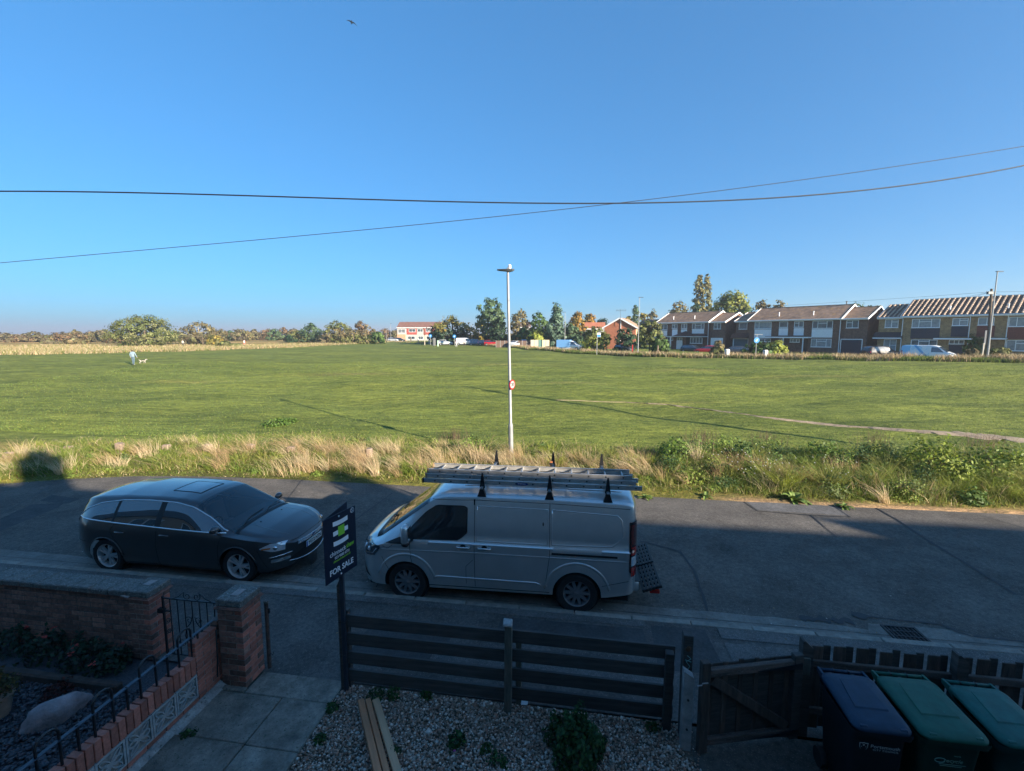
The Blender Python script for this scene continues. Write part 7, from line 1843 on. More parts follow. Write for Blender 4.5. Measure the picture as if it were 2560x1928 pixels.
tree('dull green tree tucked against the right side of the cedar',1408,1450,810,860,103,'dome','greygreen',trunk=.05)
tree('orange autumn tree, left of the orange pair',1421,1466,778,858,112,'wide','orange',trunk=.15)
tree('orange autumn tree, right of the orange pair, above the small white house',1455,1492,781,858,124,'round','orange',trunk=.2)
tree('olive and yellow shrub mass in front of the small white house',1455,1518,817,866,88,'dome','olive',trunk=.04,name='bush',cat='bush',lower='yellowgreen')
tree('dark bush under the orange trees behind the blue sided van',1425,1462,838,862,95,'dome','dark',trunk=.03,name='bush',cat='bush')
tree('thin green tree in the distance left of the gabled house',1490,1525,793,850,150,'wide','greygreen',trunk=.2,bare=.2)
tree('dark bush standing in for tree shadow on the orange brick gable',1536,1588,818,868,84,'dome','dark',trunk=.05,name='bush',cat='bush',bare=.3)  # bush added where a tree shadow darkens the gable wall
tree('spindly roadside sapling in front of the gabled house',1510,1526,836,868,76,'round','olive',trunk=.45)
tree('narrow dark poplar above the gabled house roof',1580,1600,755,840,150,'column','greygreen',trunk=.05)
tree('yellowish round tree behind the gabled house roof',1562,1584,785,845,150,'round','gold',trunk=.1)
tree('orange brown tree behind the tall lamp column',1596,1624,776,845,155,'round','gold',trunk=.1)
tree('grey brown twiggy tree right of the tall lamp column',1618,1644,771,845,150,'column','brown',trunk=.1,bare=.3)
tree('dense olive green tree in front of the farthest terrace block',1593,1658,803,872,72,'wide','bush',dens=1.3,trunk=.22)
tree('low dark green bush right of the olive green tree',1632,1672,838,874,70,'dome','green',trunk=.03,name='bush',cat='bush')
# behind the terraces ---------------------------------------------------------------------
tree('sparse reddish tree behind the roof of the farthest block',1662,1736,751,845,112,'wide','brown',trunk=.1,bare=.5)
tree('tall twin poplar, left stem',1736,1764,678,845,128,'column','poplar',dens=1.2,trunk=.12,bare=.12,group=None)
tree('tall twin poplar, right stem',1758,1781,682,845,128,'column','poplar',dens=1.2,trunk=.12,bare=.12)
tree('dark bare tree at the foot of the twin poplars',1728,1752,758,845,124,'wide','dark',trunk=.1,bare=.4)
tree('big golden green willow behind the gap between two terrace blocks',1772,1892,727,845,108,'dome','willow',dens=1.4,trunk=.05,lower='green',leaf=.30)
tree('brown green tree right of the big willow',1880,1930,749,840,104,'dome','brown',trunk=.05,lower='green')
tree('wide brown tree behind the roof of the middle block',1915,1972,748,840,102,'dome','brown',trunk=.05,bare=.2)
tree('dark green tree behind the right wing of the middle block',2112,2176,756,835,88,'dome','green',trunk=.05)
tree('brown green tree between the middle block and the yellow block',2160,2210,757,835,90,'dome','olive',trunk=.05)
tree('small brown tree top above the ribbed roof left of the wooden pole',2416,2448,744,835,84,'dome','brown',trunk=.05)
# front gardens ------------------------------------------------------------------------------
tree('pink flecked rose bush in front of the white garage door',1778,1814,853,874,66,'dome','brown',trunk=.03,name='bush',cat='bush',lower='olive')
tree('clipped dark green hedge in front of the teal garage door',1868,1936,854,882,62,'dome','green',trunk=.02,name='hedge',cat='hedge')
tree('yellow green evergreen bush at the right end of the clipped hedge',1925,1966,853,882,61,'dome','yellowgreen',trunk=.03,name='bush',cat='bush')
tree('dark conical garden tree beside the wooden pole',2420,2464,834,888,54,'dome','green',trunk=.04,name='bush',cat='bush',bare=.15)
tree('orange brown bush left of the wooden pole base',2416,2448,872,892,51,'dome','brown',trunk=.03,name='bush',cat='bush')
tree('wide straggly bush right of the leaning lamp column',2480,2530,868,892,50,'dome','olive',trunk=.03,name='bush',cat='bush')
# long far hedge as one mass beyond the dry grass, and the reedy edge of the common -----------
def wood_mass(name, segs, hgt, cols, n, size, mat=leaf_m):
    xs = []; 
    for (p0, p1) in segs:
        k = n//len(segs); s = NR.uniform(0,1,k); x = p0[0]+(p1[0]-p0[0])*s; y = p0[1]+(p1[1]-p0[1])*s+NR.normal(0,3,k); h = hgt*(.6+.4*np.sin(x*.13)*np.sin(x*.05+2))*NR.uniform(0,1,k)**.6
        xs.append(np.stack([x,y,zfield(x,y)+h],1))
    p = np.concatenate(xs); c = np.array(cols)[NR.integers(0,len(cols),len(p))]*NR.uniform(.6,1.3,(len(p),1))
    return tag(leafy(name, p, NR.normal(size=p.shape), np.full(len(p),size)*NR.uniform(.6,1.4,len(p)), c, None, mat), kind='stuff')
wood_mass('distant_scrub', [((-330,215),(-140,215)),((-140,215),(-60,240)),((-60,240),(10,250)),((10,250),(120,190))], 3.6, PAL['scrub']+PAL['olive'], 9000, .55)
wood_mass('distant_hedgerow', [(tuple(PY(a,850,Y).xy), tuple(PY(b,850,Y2).xy)) for a, b, Y, Y2 in ((1080,1200,140,136),(1200,1330,134,130),(1330,1460,128,118),(1440,1530,112,108))], 5.2, PAL['green']+PAL['greygreen']+PAL['olive']+PAL['dark'], 9000, .34)
# long grass strip along the far road (hedge line), dark foot with straw on top
hx = np.array(HEDGE); seg = np.diff(hx,axis=0); ln = np.hypot(seg[:,0],seg[:,1]); cum = np.concatenate([[0],np.cumsum(ln)])
n = 60000; s = cum[-1]*NR.uniform(0,1,n)**1.25; x = np.interp(s,cum,hx[:,0]); y = np.interp(s,cum,hx[:,1]); i = np.clip(np.searchsorted(cum,s)-1,0,len(seg)-1); nx, ny = -seg[i,1]/ln[i], seg[i,0]/ln[i]
o = NR.uniform(-1.6,.9,n); x = x-nx*o; y = y-ny*o; fall = np.interp(s,[0,60,110,160,cum[-1]],[1,1,.8,.5,.3])
st = NR.uniform(size=n) < .45*sm((L3(x,y)+.9))
h = np.where(st, NR.uniform(.55,1.0,n), NR.uniform(.30,.62,n))*fall
c = np.where(st[:,None], DCOLS[NR.integers(0,5,n)]*.8, GCOLS[NR.integers(0,6,n)]*np.array([.72,.78,.8]))*NR.uniform(.65,1.2,(n,1))
blades('roadside_grass', x, y, zfield(x,y)-.02, h, NR.uniform(.05,.11,n), NR.normal(0,.35,(n,2)), c, segs=2)
# dry reedy grass on the left beyond the mown common
n = 80000; x = -NR.uniform(43,128,n); dl = np.interp(x,[-400,-75,-60,-50,-45,-40],[70,70,84,102,140,900]); y = dl+NR.uniform(-2,60,n)*NR.uniform(.1,1,n)
c = np.where((NR.uniform(size=n) < .62)[:,None], DCOLS[NR.integers(0,5,n)]*.9, GCOLS[NR.integers(0,6,n)]*.8)*NR.uniform(.7,1.2,(n,1))
blades('reedy_grass', x, y, zfield(x,y)-.02, NR.uniform(.25,.75,n), NR.uniform(.05,.11,n), NR.normal(0,.45,(n,2)), c, segs=2)
for px0,px1,pt_,Y,lab in ((545,575,848,105,'bright green bramble patch at the edge of the mown grass'),(570,606,855,108,'bright green bramble patch left of the small red and white sign')):
    tree(lab,px0,px1,pt_+6,864,Y,'dome','bush',trunk=.02,name='bush',cat='bush')
# ------------------------------------------------------------------ far street furniture, vehicles, people
def col_lamp(label, px, ptop, Y, lean=0.0, head=1, zb=None, r=.06):
    top = PY(px, ptop, Y); z = zf(top.x, Y) if zb is None else zb; h = top.z-z
    t = thing('street_lamp', label, 'street lamp', (top.x-lean*h, Y, z), 0, 'street lamps along the far road')
    m = MB(); m.tube([(0,0,-.1),(lean*h*.3,0,h*.3),(lean*h,0,h-.06)], [r*1.4,r,r*.7], 8); obj('column', m, galv, t, smooth=40)
    m = MB(); m.cbox(lean*h-.15*(1 if head > 0 else 4),lean*h+.15*(4 if head > 0 else 1),-.12,.12,h-.08,h,.03); obj('lamp_head', m, lamp_dk, t); return t
col_lamp('leaning grey street lamp beside the wooden pole at the right', 2494, 678, 49.5, lean=.0, r=.075)
col_lamp('tall slim street lamp in front of the orange brick gable', 1599, 743, 70, head=1)
col_lamp('slim street lamp between the cedar and the orange trees', 1413, 780, 96, head=-1)
col_lamp('slim street lamp in front of the golden brown tree', 1107, 790, 128)
col_lamp('distant street lamp left of the red tiled terrace, taller of the group', 976, 809, 165)
col_lamp('distant street lamp second left of the red tiled terrace', 965, 822, 190)
col_lamp('distant street lamp at the right end of the central thicket', 955, 822, 205)
col_lamp('very distant thin street lamp above the dark green bush', 944, 822, 225)
# wooden pole at the right with service wires
p = PY(2479, 722, 51.5); zb = zf(p.x, 51.5); hp = p.z-zb
wp = thing('wooden_pole', 'dark wooden telegraph pole with a ring of brackets in front of the ribbed roof', 'telegraph pole', (p.x,51.5,zb), 0)
m = MB(); m.tube([(.48,0,-.1),(0,0,hp)], [.16,.11], 10); obj('pole', m, MATS['pole_wood'], wp, smooth=40)
m = MB(); m.cbox(-.42,.30,-.12,.12,hp-.62,hp-.30,.02); m.cbox(-.55,.2,-.05,.05,hp-.36,hp-.30,.01); obj('bracket', m, lamp_dk, wp)
for (dx, dy, dz) in ((-8,7.5,-1.9),(-4,5.2,-1.6),(6.5,-1,-1.6),(5,1.0,-2.4),(16,-12,-.2),(-26,30,-.6)):
    m = MB(); m.tube([(q*dx, q*dy, hp-.35+q*dz-.8*q*(1-q)) for q in np.linspace(0,1,14)], .012, 4); obj('service_wire', m, wm, wp)
def post_sign(name, label, px, ptop, pbot, Y, kind):
    a = PY(px, ptop, Y); z = zf(a.x, Y); h = a.z-z; t = thing(name, label, 'road sign', (a.x,Y,z), 0)
    m = MB(); m.tube([(0,0,-.1),(0,0,h)], .05, 6); obj('post', m, galv, t)
    bl = pm('sign_blue',(.03,.22,.55),rough=.4); wt = plate_w
    if kind == 'round':
        m = MB(); m.lathe([(0,0),(.42,0),(.42,.02),(0,.02)], 20, axis='y', c=(0,-.08,h-.42)); d = obj('disc', m, bl, t)
        m = MB(); m.prism([(-.06,.22),(.06,.22),(.06,-.05),(.16,.02),(.0,-.26),(-.16,.02),(-.06,-.05)], -.095, -.085, M=Matrix.Translation((0,0,h-.42)) @ Matrix.Rotation(.7,4,'Y')); obj('arrow', m, wt, d)
    elif kind == 'flag':
        m = MB(); m.cbox(-.02,.52,-.03,.03,h-.66,h,.01); d = obj('flag', m, wt, t); m = MB(); m.box(.03,.50,-.036,-.031,h-.62,h-.30); obj('flag_panel', m, bl, d)
    elif kind == 'lampsign':
        m = MB(); m.lathe([(0,0),(.36,0),(.36,.02),(0,.02)], 20, axis='y', c=(0,-.08,h-.75)); d = obj('disc', m, bl, t)
        m = MB(); m.prism([(-.05,.20),(.05,.20),(.05,-.05),(.14,.02),(.0,-.24),(-.14,.02),(-.05,-.05)], -.095, -.085, M=Matrix.Translation((0,0,h-.75)) @ Matrix.Rotation(.7,4,'Y')); obj('arrow', m, wt, d)
        m = MB(); m.cbox(-.35,.75,-.06,.06,h-.06,h,.02); obj('light_arm', m, galv, t)
    elif kind == 'dark':
        m = MB(); m.cbox(-.12,.12,-.04,.04,h-1.6,h,.02); obj('panel', m, nvy, t)
    return t
post_sign('round_sign', 'round blue sign on a post beside the white clad distant person', 1076, 836, 858, 122, 'round')
post_sign('round_sign', 'round blue sign on a post just left of the two walkers', 1136, 837, 858, 118, 'round')
post_sign('bus_stop', 'bus stop pole with a white and blue flag left of the gabled house', 1493, 832, 871, 68, 'flag')
post_sign('arrow_sign', 'blue arrow disc on a short lit post in front of the middle block', 1892, 836, 880, 58, 'lampsign')
post_sign('street_panel', 'dark narrow panel on a post left of the leaning lamp', 2465, 826, 890, 50.5, 'dark')
def simple_post(name, label, cat, px, ptop, Y, w, mat, group=None, h=None):
    a = PY(px, ptop, Y); z = zf(a.x, Y); hh = h or a.z-z; m = MB(); m.cbox(-w/2,w/2,-w/2,w/2,-.1,hh,w*.2); o = tag(obj(name, m, mat), label, cat, group); o.location = (a.x,Y,z); return o
stone_w = pm('white_stone',(.6,.58,.54),rough=.9,var=.15,vscale=6)
simple_post('bollard','rounded white stone right of the rose bush','bollard',1818,873,57,.55,stone_w,'white stones along the road verge')
simple_post('bollard','rounded white stone in front of the clipped hedge','bollard',1914,875,55.5,.5,stone_w,'white stones along the road verge')
simple_post('post','short orange banded post beside the tall slim lamp','post',1581,862,66,.16,sred)
simple_post('post','short wooden post right of the tall slim lamp','post',1645,864,63,.14,stump_m)
simple_post('post','pale short post in the verge left of the leaning lamp','post',2459,858,49,.12,pm('pale_timber',(.45,.40,.32),rough=.8))
simple_post('post','grey waste bin post in front of the golden brown tree','post',1085,845,116,.7,lead)
simple_post('post','pale green cabinet left of the white hatchback','cabinet',1094.5,851,112,.35,pm('pale_green',(.35,.48,.38),rough=.7))
a = PY(1061,820,122); t = thing('notice_post','tall wooden post with a dark slanted board in front of the red tiled terrace','post',(a.x,122,zf(a.x,122)),0); hh = a.z-zf(a.x,122)
m = MB(); m.cbox(-.12,.12,-.1,.1,-.1,hh-1.6); obj('post', m, pm('weathered_post',(.36,.32,.24),rough=.9), t); m = MB(); m.bar((-.25,0,hh),(.1,0,hh-1.9),.3,.5); obj('slanted_board', m, pm('rust_brown',(.16,.06,.045),rough=.8), t)
# sign at left edge of the mown grass
a = Pf(611,862); t = thing('small_sign','small white sign on a red frame at the edge of the mown grass','sign',tuple(a),0)
m = MB(); m.box(-.28,.28,.0,.05,.0,1.25); obj('frame', m, pm('red_frame',(.40,.14,.12),rough=.7), t); m = MB(); m.box(-.18,.18,-.03,-.002,.55,1.2); obj('face', m, plate_w, t)
# panel fences
def fence_run(label, px0, px1, ptop, Y, n, mats_):
    a, b = PY(px0,ptop,Y), PY(px1,ptop,Y); z = zf(a.x,Y); h = a.z-z; t = thing('panel_fence', label, 'fence', (a.x,Y,z), 0); w = (b.x-a.x)/n
    for k in range(n):
        m = MB(); m.box(k*w+.06,(k+1)*w-.06,-.03,.03,0,h); obj('panel', m, mats_[k % len(mats_)], t)
        m = MB(); m.box(k*w-.05,k*w+.05,-.05,.05,0,h+.05); obj('post', m, conc_post, t)
    return t
fence_run('cream and green panel fence in front of the yellow green tree',1327,1374,850,100,5,[crm,crm,pm('green_panel',(.10,.20,.17),rough=.8),crm,crm])
fence_run('brown timber panel fence left of the near street lamp',1240,1328,852,104,8,[pm('brown_panel',(.13,.085,.065),rough=.9)])
fence_run('brown timber panel fence right of the blue cedar',1388,1412,848,104,3,[MATS['brown_panel']])

# small vehicles ------------------------------------------------------------------------
def small_car(label, px, Y, ang, col, kind='hatch', z=None, sc=1.0, name='parked_car', cat='car', group='cars parked along the far road', mat=None):
    a = PY(px, 850, Y); zz = (zf(a.x,Y) if z is None else z)+.0
    t = thing(name, label, cat, (a.x,Y,zz), ang, group)
    if kind == 'hatch': top = [(-2.0,.9),(-1.9,1.2),(-1.6,1.42),(-.6,1.5),(.1,1.44),(.95,1.0),(1.7,.86),(2.0,.6)]; L_ = 2.0; Ht = 1.5
    elif kind == 'suv': top = [(-2.2,1.0),(-2.1,1.45),(-1.8,1.66),(-.6,1.72),(.3,1.65),(1.0,1.12),(1.9,1.0),(2.2,.7)]; L_ = 2.2
    else: top = [(-2.5,1.6),(-2.45,1.85),(-2.2,1.93),(.5,1.95),(1.0,1.82),(1.75,1.2),(2.3,1.0),(2.5,.65)]; L_ = 2.5
    Bq = Body(1.8 if kind != 'van' else 1.95, -L_, L_, top, [(-3,.92 if kind=='hatch' else 1.05),(1,.92 if kind != 'van' else 1.1),(3,.7)], [(-3,.75),(1,.75),(1.5,.82),(3,.85)], [(-3,.3),(3,.3)], [(L_*.62,.32,.36),(-L_*.62,.32,.36)], nose=.6, tail=.3, smooth=.06)
    pt_ = mat or pm('car_paint_%s' % col[0], col[1], rough=.35, metal=.2, coat=.6); Bq.build('body', pt_, t, n=36)
    for s_ in (-1,1):
        g_ = MB()
        if kind == 'van': g_.grid(Bq.patch(np.linspace(.35,1.45,9), k_(1.15), itp([(.35,1.72),(.9,1.7),(1.45,1.18)]), .01, s_, nz=3))
        else:
            hi = 1.36 if kind == 'hatch' else 1.58; g_.grid(Bq.patch(np.linspace(-1.75,.85,13), k_(.98 if kind=='hatch' else 1.1), itp([(-1.75,1.1),(-1.4,hi),(-.1,hi),(.85,1.0 if kind=='hatch' else 1.12)]), .01, s_, nz=3))
        obj('side_window', g_, car_glass, t, smooth=True)
        for xa in (L_*.62,-L_*.62):
            w_ = MB(); w_.lathe([(.0,-.1),(.31,-.1),(.32,0),(.31,.1),(0,.1)], 16, axis='y', c=(xa,s_*(.80 if kind!='van' else .86),.32)); wo = obj('wheel', w_, tyre_m, t, smooth=40)
            w_ = MB(); w_.lathe([(.2,s_*.102),(.0,s_*.106)], 12, axis='y', c=(xa,s_*(.80 if kind!='van' else .86),.32), close=False); obj('hub', w_, alloy, wo)
        w_ = MB(); w_.grid(Bq.patch(np.linspace(-L_+.05,-L_+.25,3), k_(.85), k_(1.0 if kind != 'van' else 1.3), .012, s_, nz=2)); obj('tail_light', w_, red_lens, t)
    w_ = MB(); x0, x1 = ((.15,.93) if kind == 'hatch' else (.35,.98) if kind == 'suv' else (1.02,1.74)); w_.grid(screen(Bq, x0, x1, Bq.NL+Bq.NU-1, .01, nx=5, ny=6)); obj('windscreen', w_, car_glass, t, smooth=True)
    if kind != 'van': w_ = MB(); w_.grid(screen(Bq, -L_+.12, -L_+.42, Bq.NL+Bq.NU-1, .01, nx=4, ny=6)); obj('rear_window', w_, car_glass, t, smooth=True)
    return t, Bq
# the white van with blue livery by the yellow block
vanc = H0-HD*0; ang_r = HANG
a = PY(2328, 860, 53.0)
lv_m = bpy.data.materials.new('livery_paint'); lv_m.use_nodes = True
def livery(m):
    nt = m.node_tree; N = nt.nodes; L = nt.links; b = N['Principled BSDF']; b.inputs['Roughness'].default_value = .35; b.inputs['Coat Weight'].default_value = .5
    tc = N.new('ShaderNodeTexCoord'); sp = N.new('ShaderNodeSeparateXYZ'); L.new(tc.outputs['Object'], sp.inputs[0])
    def cmp(a_, op, v):
        q = N.new('ShaderNodeMath'); q.operation = op; L.new(a_, q.inputs[0]); q.inputs[1].default_value = v; return q.outputs[0]
    white, sky, blu = (.70,.74,.77,1), (.42,.62,.76,1), (.10,.34,.60,1)
    cur = None
    def mix(fac, base, colr):
        q = N.new('ShaderNodeMix'); q.data_type = 'RGBA'; L.new(fac, q.inputs[0])
        if base is None: q.inputs[6].default_value = white
        else: L.new(base, q.inputs[6])
        q.inputs[7].default_value = colr; return q.outputs[2]
    nz = N.new('ShaderNodeTexNoise'); nz.inputs['Scale'].default_value = 2.2; nz.inputs['Detail'].default_value = 4; L.new(tc.outputs['Object'], nz.inputs['Vector'])
    s1 = N.new('ShaderNodeMath'); s1.operation = 'MULTIPLY'; L.new(cmp(nz.outputs['Fac'],'GREATER_THAN',.52), s1.inputs[0]); L.new(cmp(sp.outputs['X'],'LESS_THAN',.2), s1.inputs[1])
    cur = mix(s1.outputs[0], None, sky)
    sm_ = N.new('ShaderNodeMath'); sm_.operation = 'MULTIPLY_ADD'; L.new(sp.outputs['Z'], sm_.inputs[0]); sm_.inputs[1].default_value = .9; L.new(sp.outputs['X'], sm_.inputs[2])
    ab = N.new('ShaderNodeMath'); ab.operation = 'ABSOLUTE'; q = N.new('ShaderNodeMath'); q.operation = 'SUBTRACT'; L.new(sm_.outputs[0], q.inputs[0]); q.inputs[1].default_value = .55; L.new(q.outputs[0], ab.inputs[0])
    cur = mix(cmp(ab.outputs[0],'LESS_THAN',.14), cur, blu)
    cur = mix(cmp(sp.outputs['X'],'LESS_THAN',-1.55), cur, (.20,.48,.72,1))
    L.new(cur, b.inputs['Base Color'])
livery(lv_m)
t, Bq = small_car('white and pale blue liveried van in front of the yellow brick block', 2326, 53.5, ang_r, ('livery',(.7,.7,.7)), 'van', z=1.42, name='parked_van', cat='van', group='vans parked along the far road', mat=lv_m)
small_car('black hatchback parked beside the navy garage door', 2208, 58.5, ang_r+pi*.0+.9, ('black',(.010,.010,.012)), 'suv', z=1.45)
small_car('red hatchback parked in front of the farthest block', 1768, 74, ang_r+.35+pi, ('red',(.42,.010,.018)), 'hatch', z=1.35)
small_car('black car parked left of the red hatchback', 1733, 78, ang_r, ('black',(.010,.010,.012)), 'hatch', z=1.35)
small_car('dark grey car parked by the teal garage door', 1858, 68, ang_r+.5, ('charcoal',(.03,.032,.036)), 'hatch', z=1.40)
small_car('dark car in the shade of the orange brick gable', 1562, 84, ang_r, ('charcoal',(.03,.032,.036)), 'hatch', z=1.35)
t, Bq = small_car('white fronted van with a sky blue box side behind the roadside grass', 1424, 90, radians(-20), ('white',(.68,.70,.72)), 'van', z=1.45, name='parked_van', cat='van', group='vans parked along the far road')
m = MB(); m.cbox(-2.45,.3,-1.01,1.01,.55,2.08,.04); obj('blue_box', m, pm('sky_blue_panel',(.14,.33,.62),rough=.5), t)
small_car('white hatchback in front of the golden brown tree', 1114, 122, radians(0), ('white',(.68,.70,.72)), 'hatch')
small_car('white van behind the two walkers', 1163, 120, radians(-10), ('white',(.68,.70,.72)), 'van', name='parked_van', cat='van', group='vans parked along the far road')
small_car('silver blue car between the white van and the flame shaped tree', 1192, 119, radians(-5), ('blue',(.10,.17,.26)), 'suv')
small_car('dark blue car left of the distant red car', 1214, 116, radians(-5), ('navy',(.02,.04,.11)), 'hatch')
small_car('small bright red car at the foot of the flame shaped tree', 1230, 113, radians(-8), ('red',(.42,.010,.018)), 'hatch')
small_car('white car with a blue roof load right of the near street lamp', 1289, 104, radians(70), ('white',(.68,.70,.72)), 'hatch')
a = PY(1310,849,106); o = MB(); z = zf(a.x,106); o.cbox(-.55,.55,-.5,.5,0,a.z-z-.15,.04); tt = thing('portable_toilet','bright blue portable cabin beside the white car','cabin',(a.x,106,z),0); obj('cabin', o, pm('portable_blue',(.03,.13,.42),rough=.5), tt)
o = MB(); o.cbox(-.6,.6,-.55,.55,a.z-z-.14,a.z-z,.05); obj('roof', o, pm('portable_roof',(.30,.42,.60),rough=.5), tt); o = MB(); o.box(-.3,.3,-.515,-.501,.1,1.75); obj('door', o, pm('portable_door',(.02,.10,.33),rough=.5), tt)
small_car('distant dark car left of the red tiled terrace', 1000, 172, radians(0), ('charcoal',(.03,.032,.036)), 'hatch')
small_car('distant pale car near the far street lamps', 983, 168, radians(0), ('silver',(.40,.42,.44)), 'hatch')

# people ---------------------------------------------------------------------------------------
def skin_mesh(joints, bones, root, sub=2):
    bm = bmesh.new(); names = list(joints); vs = {n: bm.verts.new(joints[n][0]) for n in names}
    for a, b in bones: bm.edges.new((vs[a], vs[b]))
    me = bpy.data.meshes.new('tmp'); bm.to_mesh(me); bm.free()
    o = bpy.data.objects.new('tmp', me); COL.objects.link(o)
    o.modifiers.new('skin','SKIN'); sb = o.modifiers.new('sub','SUBSURF'); sb.levels = sub; sb.render_levels = sub
    if not me.skin_vertices: me.skin_vertices.new() if hasattr(me.skin_vertices,'new') else None
    sv = me.skin_vertices[0].data
    for i, n in enumerate(names):
        r = joints[n][1]; sv[i].radius = r if isinstance(r, tuple) else (r, r); sv[i].use_root = (n == root)
    dg = bpy.context.evaluated_depsgraph_get(); out = bpy.data.meshes.new_from_object(o.evaluated_get(dg))
    bpy.data.objects.remove(o); bpy.data.meshes.remove(me); return out
skin_c = pm('skin',(.50,.30,.22),rough=.6)
def person(label, pos, ang, H=1.7, top=(.7,.75,.8), leg=(.12,.17,.24), hair=(.05,.035,.02), shoe=(.6,.6,.58), stride=.18, arms=((-.05,0),(.1,.12)), lean=.0, group=None, skirt=False):
    t = thing('person', label, 'person', tuple(pos), ang, group); s = H/1.7
    J = {}
    def j(n, x, y, z, r): J[n] = (Vector((x,y,z))*s, tuple(q*s for q in r) if isinstance(r, tuple) else r*s)
    L = lean
    j('pelvis',0,0,.93,(.155,.115)); j('waist',0,L*.25,1.08,(.145,.105)); j('chest',0,L*.7,1.30,(.185,.12)); j('neck',0,L,1.46,.058); j('head',0,L*1.2,1.575,(.085,.10)); j('crown',0,L*1.25,1.66,.07)
    for sg, nm, st, (ax, ay) in ((-1,'l',stride,arms[0]),(1,'r',-stride,arms[1])):
        j('hip'+nm,sg*.095,0,.86,.095); j('knee'+nm,sg*.10,st*.55+.02,.49,.062); j('ankle'+nm,sg*.10,st,.085+max(0,-st)*.25,.043); j('toe'+nm,sg*.115,st+.15,.035,.035)
        j('sho'+nm,sg*.19,L*.85,1.39,.062); j('elb'+nm,sg*(.25+ax*.4),L*.8-.03+ay*.4,1.12,.047); j('wri'+nm,sg*(.25+ax),L*.8+.04+ay,.89,.034); j('han'+nm,sg*(.25+ax),L*.8+.06+ay,.80,.030)
    Bn = [('pelvis','waist'),('waist','chest'),('chest','neck'),('neck','head'),('head','crown')]
    for nm in 'lr': Bn += [('pelvis','hip'+nm),('hip'+nm,'knee'+nm),('knee'+nm,'ankle'+nm),('ankle'+nm,'toe'+nm),('chest','sho'+nm),('sho'+nm,'elb'+nm),('elb'+nm,'wri'+nm),('wri'+nm,'han'+nm)]
    me = skin_mesh(J, Bn, 'pelvis', 2); me.name = 'body'
    key = lambda c: '%d_%d_%d' % tuple(int(v*99) for v in c)
    mt = [pm('cloth_'+key(top), top, rough=.85, var=.12, vscale=9), pm('cloth_'+key(leg), leg, rough=.85, var=.15, vscale=9), skin_c, pm('hair_'+key(hair), hair, rough=.8), pm('shoe_'+key(shoe), shoe, rough=.7)]
    for m_ in mt: me.materials.append(m_)
    mi = []
    for p in me.polygons:
        c = p.center/s; k = 0
        if c.z < .10: k = 4
        elif c.z < .92 and abs(c.x) < .21: k = 1
        if c.z > 1.47: k = 3 if (c.y < L*1.2+.02 or c.z > 1.63) else 2
        elif c.z < .875 and abs(c.x) > .20: k = 2
        mi.append(k)
    me.polygons.foreach_set('material_index', mi); me.polygons.foreach_set('use_smooth', [True]*len(mi))
    link('body', me, t)
    f = MB()
    for sx in (-.032,.032): f.ico((sx*s,(L*1.2+.088)*s,1.59*s),.010*s)
    obj('eye', f, sblk, t); f = MB(); f.ico((0,(L*1.2+.10)*s,1.565*s),(.012*s,.02*s,.02*s)); obj('nose', f, skin_c, t)
    for sx in (-1,1): f = MB(); f.ico((sx*.085*s,L*1.2*s,1.57*s),(.012*s,.022*s,.03*s)); obj('ear', f, skin_c, t)
    if skirt: f = MB(); f.lathe([(.17*s,1.0*s),(.24*s,.5*s)], 16, close=False); obj('skirt', f, mt[1], t)
    return t
w = Pf(334,913)
wk = person('person in a pale blue jumper and jeans walking away with a small dog', w, radians(8), 1.68, top=(.20,.27,.33), leg=(.085,.135,.18), hair=(.05,.04,.02), shoe=(.36,.34,.30), stride=.10, arms=((.0,.0),(.10,.05)))
def dog(label, pos, ang, s=.42, c1=(.32,.30,.26), c2=(.04,.035,.03)):
    t = thing('dog', label, 'dog', tuple(pos), ang); J = {}
    def j(n,x,y,z,r): J[n] = (Vector((x,y,z))*s/.42, tuple(q*s/.42 for q in r) if isinstance(r,tuple) else r*s/.42)
    j('rump',0,-.20,.32,.075); j('belly',0,-.02,.31,.078); j('chest',0,.17,.32,.095); j('neck',0,.27,.41,.06); j('head',0,.34,.47,.060); j('muzzle',0,.45,.43,.030)
    j('tail1',0,-.29,.40,.022); j('tail2',0,-.32,.50,.014)
    for sg, nm in ((-1,'l'),(1,'r')):
        j('sh'+nm,sg*.065,.18,.24,.045); j('el'+nm,sg*.07,.17+.05*sg,.12,.024); j('fp'+nm,sg*.07,.18+.09*sg,.02,.025)
        j('th'+nm,sg*.065,-.19,.25,.055); j('kn'+nm,sg*.07,-.15-.04*sg,.18,.035); j('hk'+nm,sg*.07,-.27-.05*sg,.12,.020); j('hp'+nm,sg*.07,-.22-.05*sg,.02,.023)
    Bn = [('rump','belly'),('belly','chest'),('chest','neck'),('neck','head'),('head','muzzle'),('rump','tail1'),('tail1','tail2')]
    for nm in 'lr': Bn += [('chest','sh'+nm),('sh'+nm,'el'+nm),('el'+nm,'fp'+nm),('rump','th'+nm),('th'+nm,'kn'+nm),('kn'+nm,'hk'+nm),('hk'+nm,'hp'+nm)]
    me = skin_mesh(J, Bn, 'belly', 2); me.name = 'body'; me.materials.append(pm('white_fur',c1,rough=.9)); me.materials.append(pm('dark_fur',c2,rough=.9))
    me.polygons.foreach_set('material_index', [1 if (p.center.z > .33*s/.42 and -.15 < p.center.y/(s/.42) < .22) else 0 for p in me.polygons]); me.polygons.foreach_set('use_smooth', [True]*len(me.polygons)); link('body', me, t)
    k = s/.42
    for sg in (-1,1): f = MB(); f.ico((sg*.05*k,.31*k,.50*k),(.012*k,.03*k,.045*k)); obj('ear', f, MATS['dark_fur'], t)
    return t
d = Pf(357,909); dg_ = dog('small white dog with a dark back trotting on the grass right of the walker', d, radians(-40))
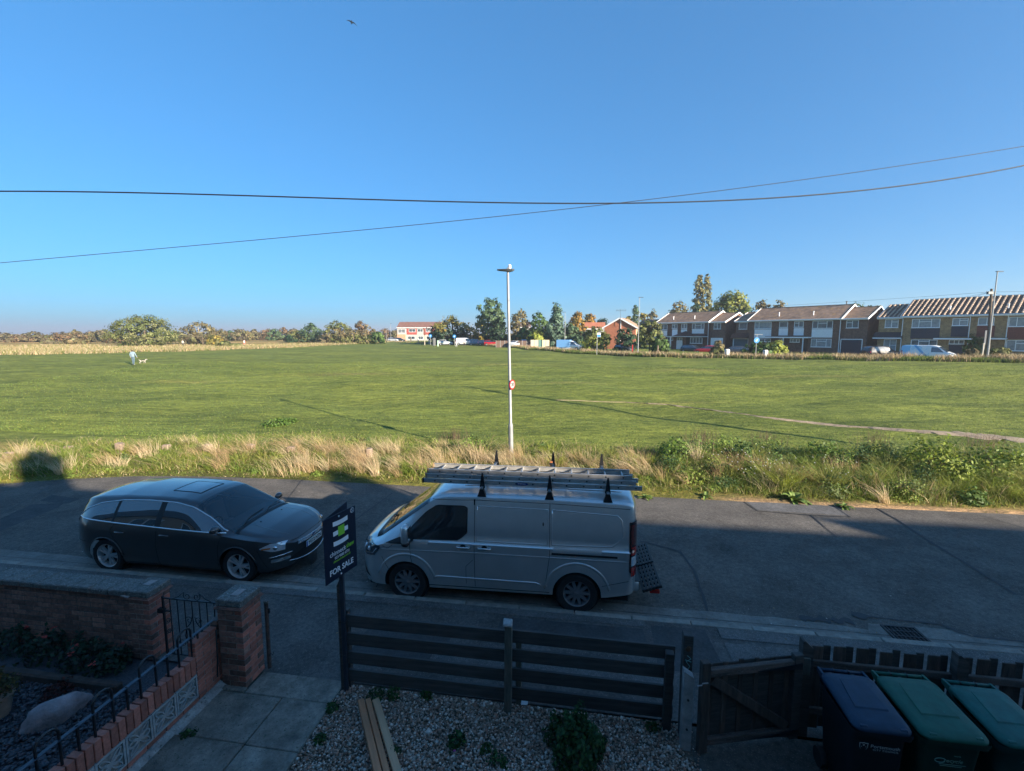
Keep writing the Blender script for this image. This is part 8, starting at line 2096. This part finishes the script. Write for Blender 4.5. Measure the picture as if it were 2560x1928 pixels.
m = MB(); hnd = wk.matrix_basis @ Vector((.345,.10,.80)) if False else Vector((w.x+.36,w.y+.12,w.z+.80)); m.tube([Vector(hnd).lerp(Vector((d.x-.05,d.y+.15,d.z+.42)),q)-Vector((0,0,.15*sin(pi*q))) for q in np.linspace(0,1,10)], .006, 4)
tag(obj('dog_lead', m, blackp), 'thin dog lead between the walker and the small white dog', 'dog lead')
fp = Pf(458,867); person('person in a beige coat standing right of the big green bush', fp, radians(60), 1.62, top=(.42,.37,.32), leg=(.05,.05,.05), hair=(.30,.28,.26), stride=.12, lean=.10)
G2 = 'distant walkers on the far side of the common'
def at_far(px, pfoot): 
    p = Pf(px, pfoot); return p
for px, pf, H, kw, lab in (
    (1141,867.5,1.5,dict(top=(.66,.62,.62),leg=(.62,.62,.62),stride=.16),'child in white walking left of the taller walker'),
    (1161,867.5,1.75,dict(top=(.52,.36,.34),leg=(.03,.03,.035),stride=.2),'taller walker in a pinkish top and dark trousers beside the child in white'),
    (1046,858.5,1.75,dict(top=(.72,.72,.74),leg=(.20,.18,.15),stride=.1),'person in a white shirt left of the slanted board post'),
    (1073,861,1.6,dict(top=(.66,.68,.70),leg=(.60,.62,.64),stride=.1),'person all in white right of the slanted board post'),
    (1201,861,1.65,dict(top=(.70,.62,.62),leg=(.60,.62,.62),stride=.1),'person in pale clothes in front of the silver blue car'),
    (1027,855.5,1.6,dict(top=(.12,.08,.06),leg=(.10,.08,.06),stride=.1),'person in brown left of the white shirted one'),
    (1217,852.5,1.65,dict(top=(.6,.62,.66),leg=(.1,.12,.2),stride=.1),'pale topped person behind the dark blue car')):
    person(lab, at_far(px,pf), RNG.uniform(-1,1)+(pi/2 if kw.get('stride',0) > .12 else 0), H, group=G2, **kw)
# ------------------------------------------------------------------ thin autumn haze over the common
hz = MB(); hz.box(-5200,5200,-400,5200,-1.6,58)
hm = bpy.data.materials.new('haze_air'); hm.use_nodes = True
hn = hm.node_tree; hn.nodes.clear()
ho = hn.nodes.new('ShaderNodeOutputMaterial'); hv = hn.nodes.new('ShaderNodeVolumePrincipled')
hv.inputs['Color'].default_value = (0.93, 0.95, 1.0, 1); hv.inputs['Density'].default_value = 0.00052; hv.inputs['Anisotropy'].default_value = 0.35
hn.links.new(hv.outputs[0], ho.inputs['Volume'])
tag(obj('haze', hz, hm), kind='stuff')
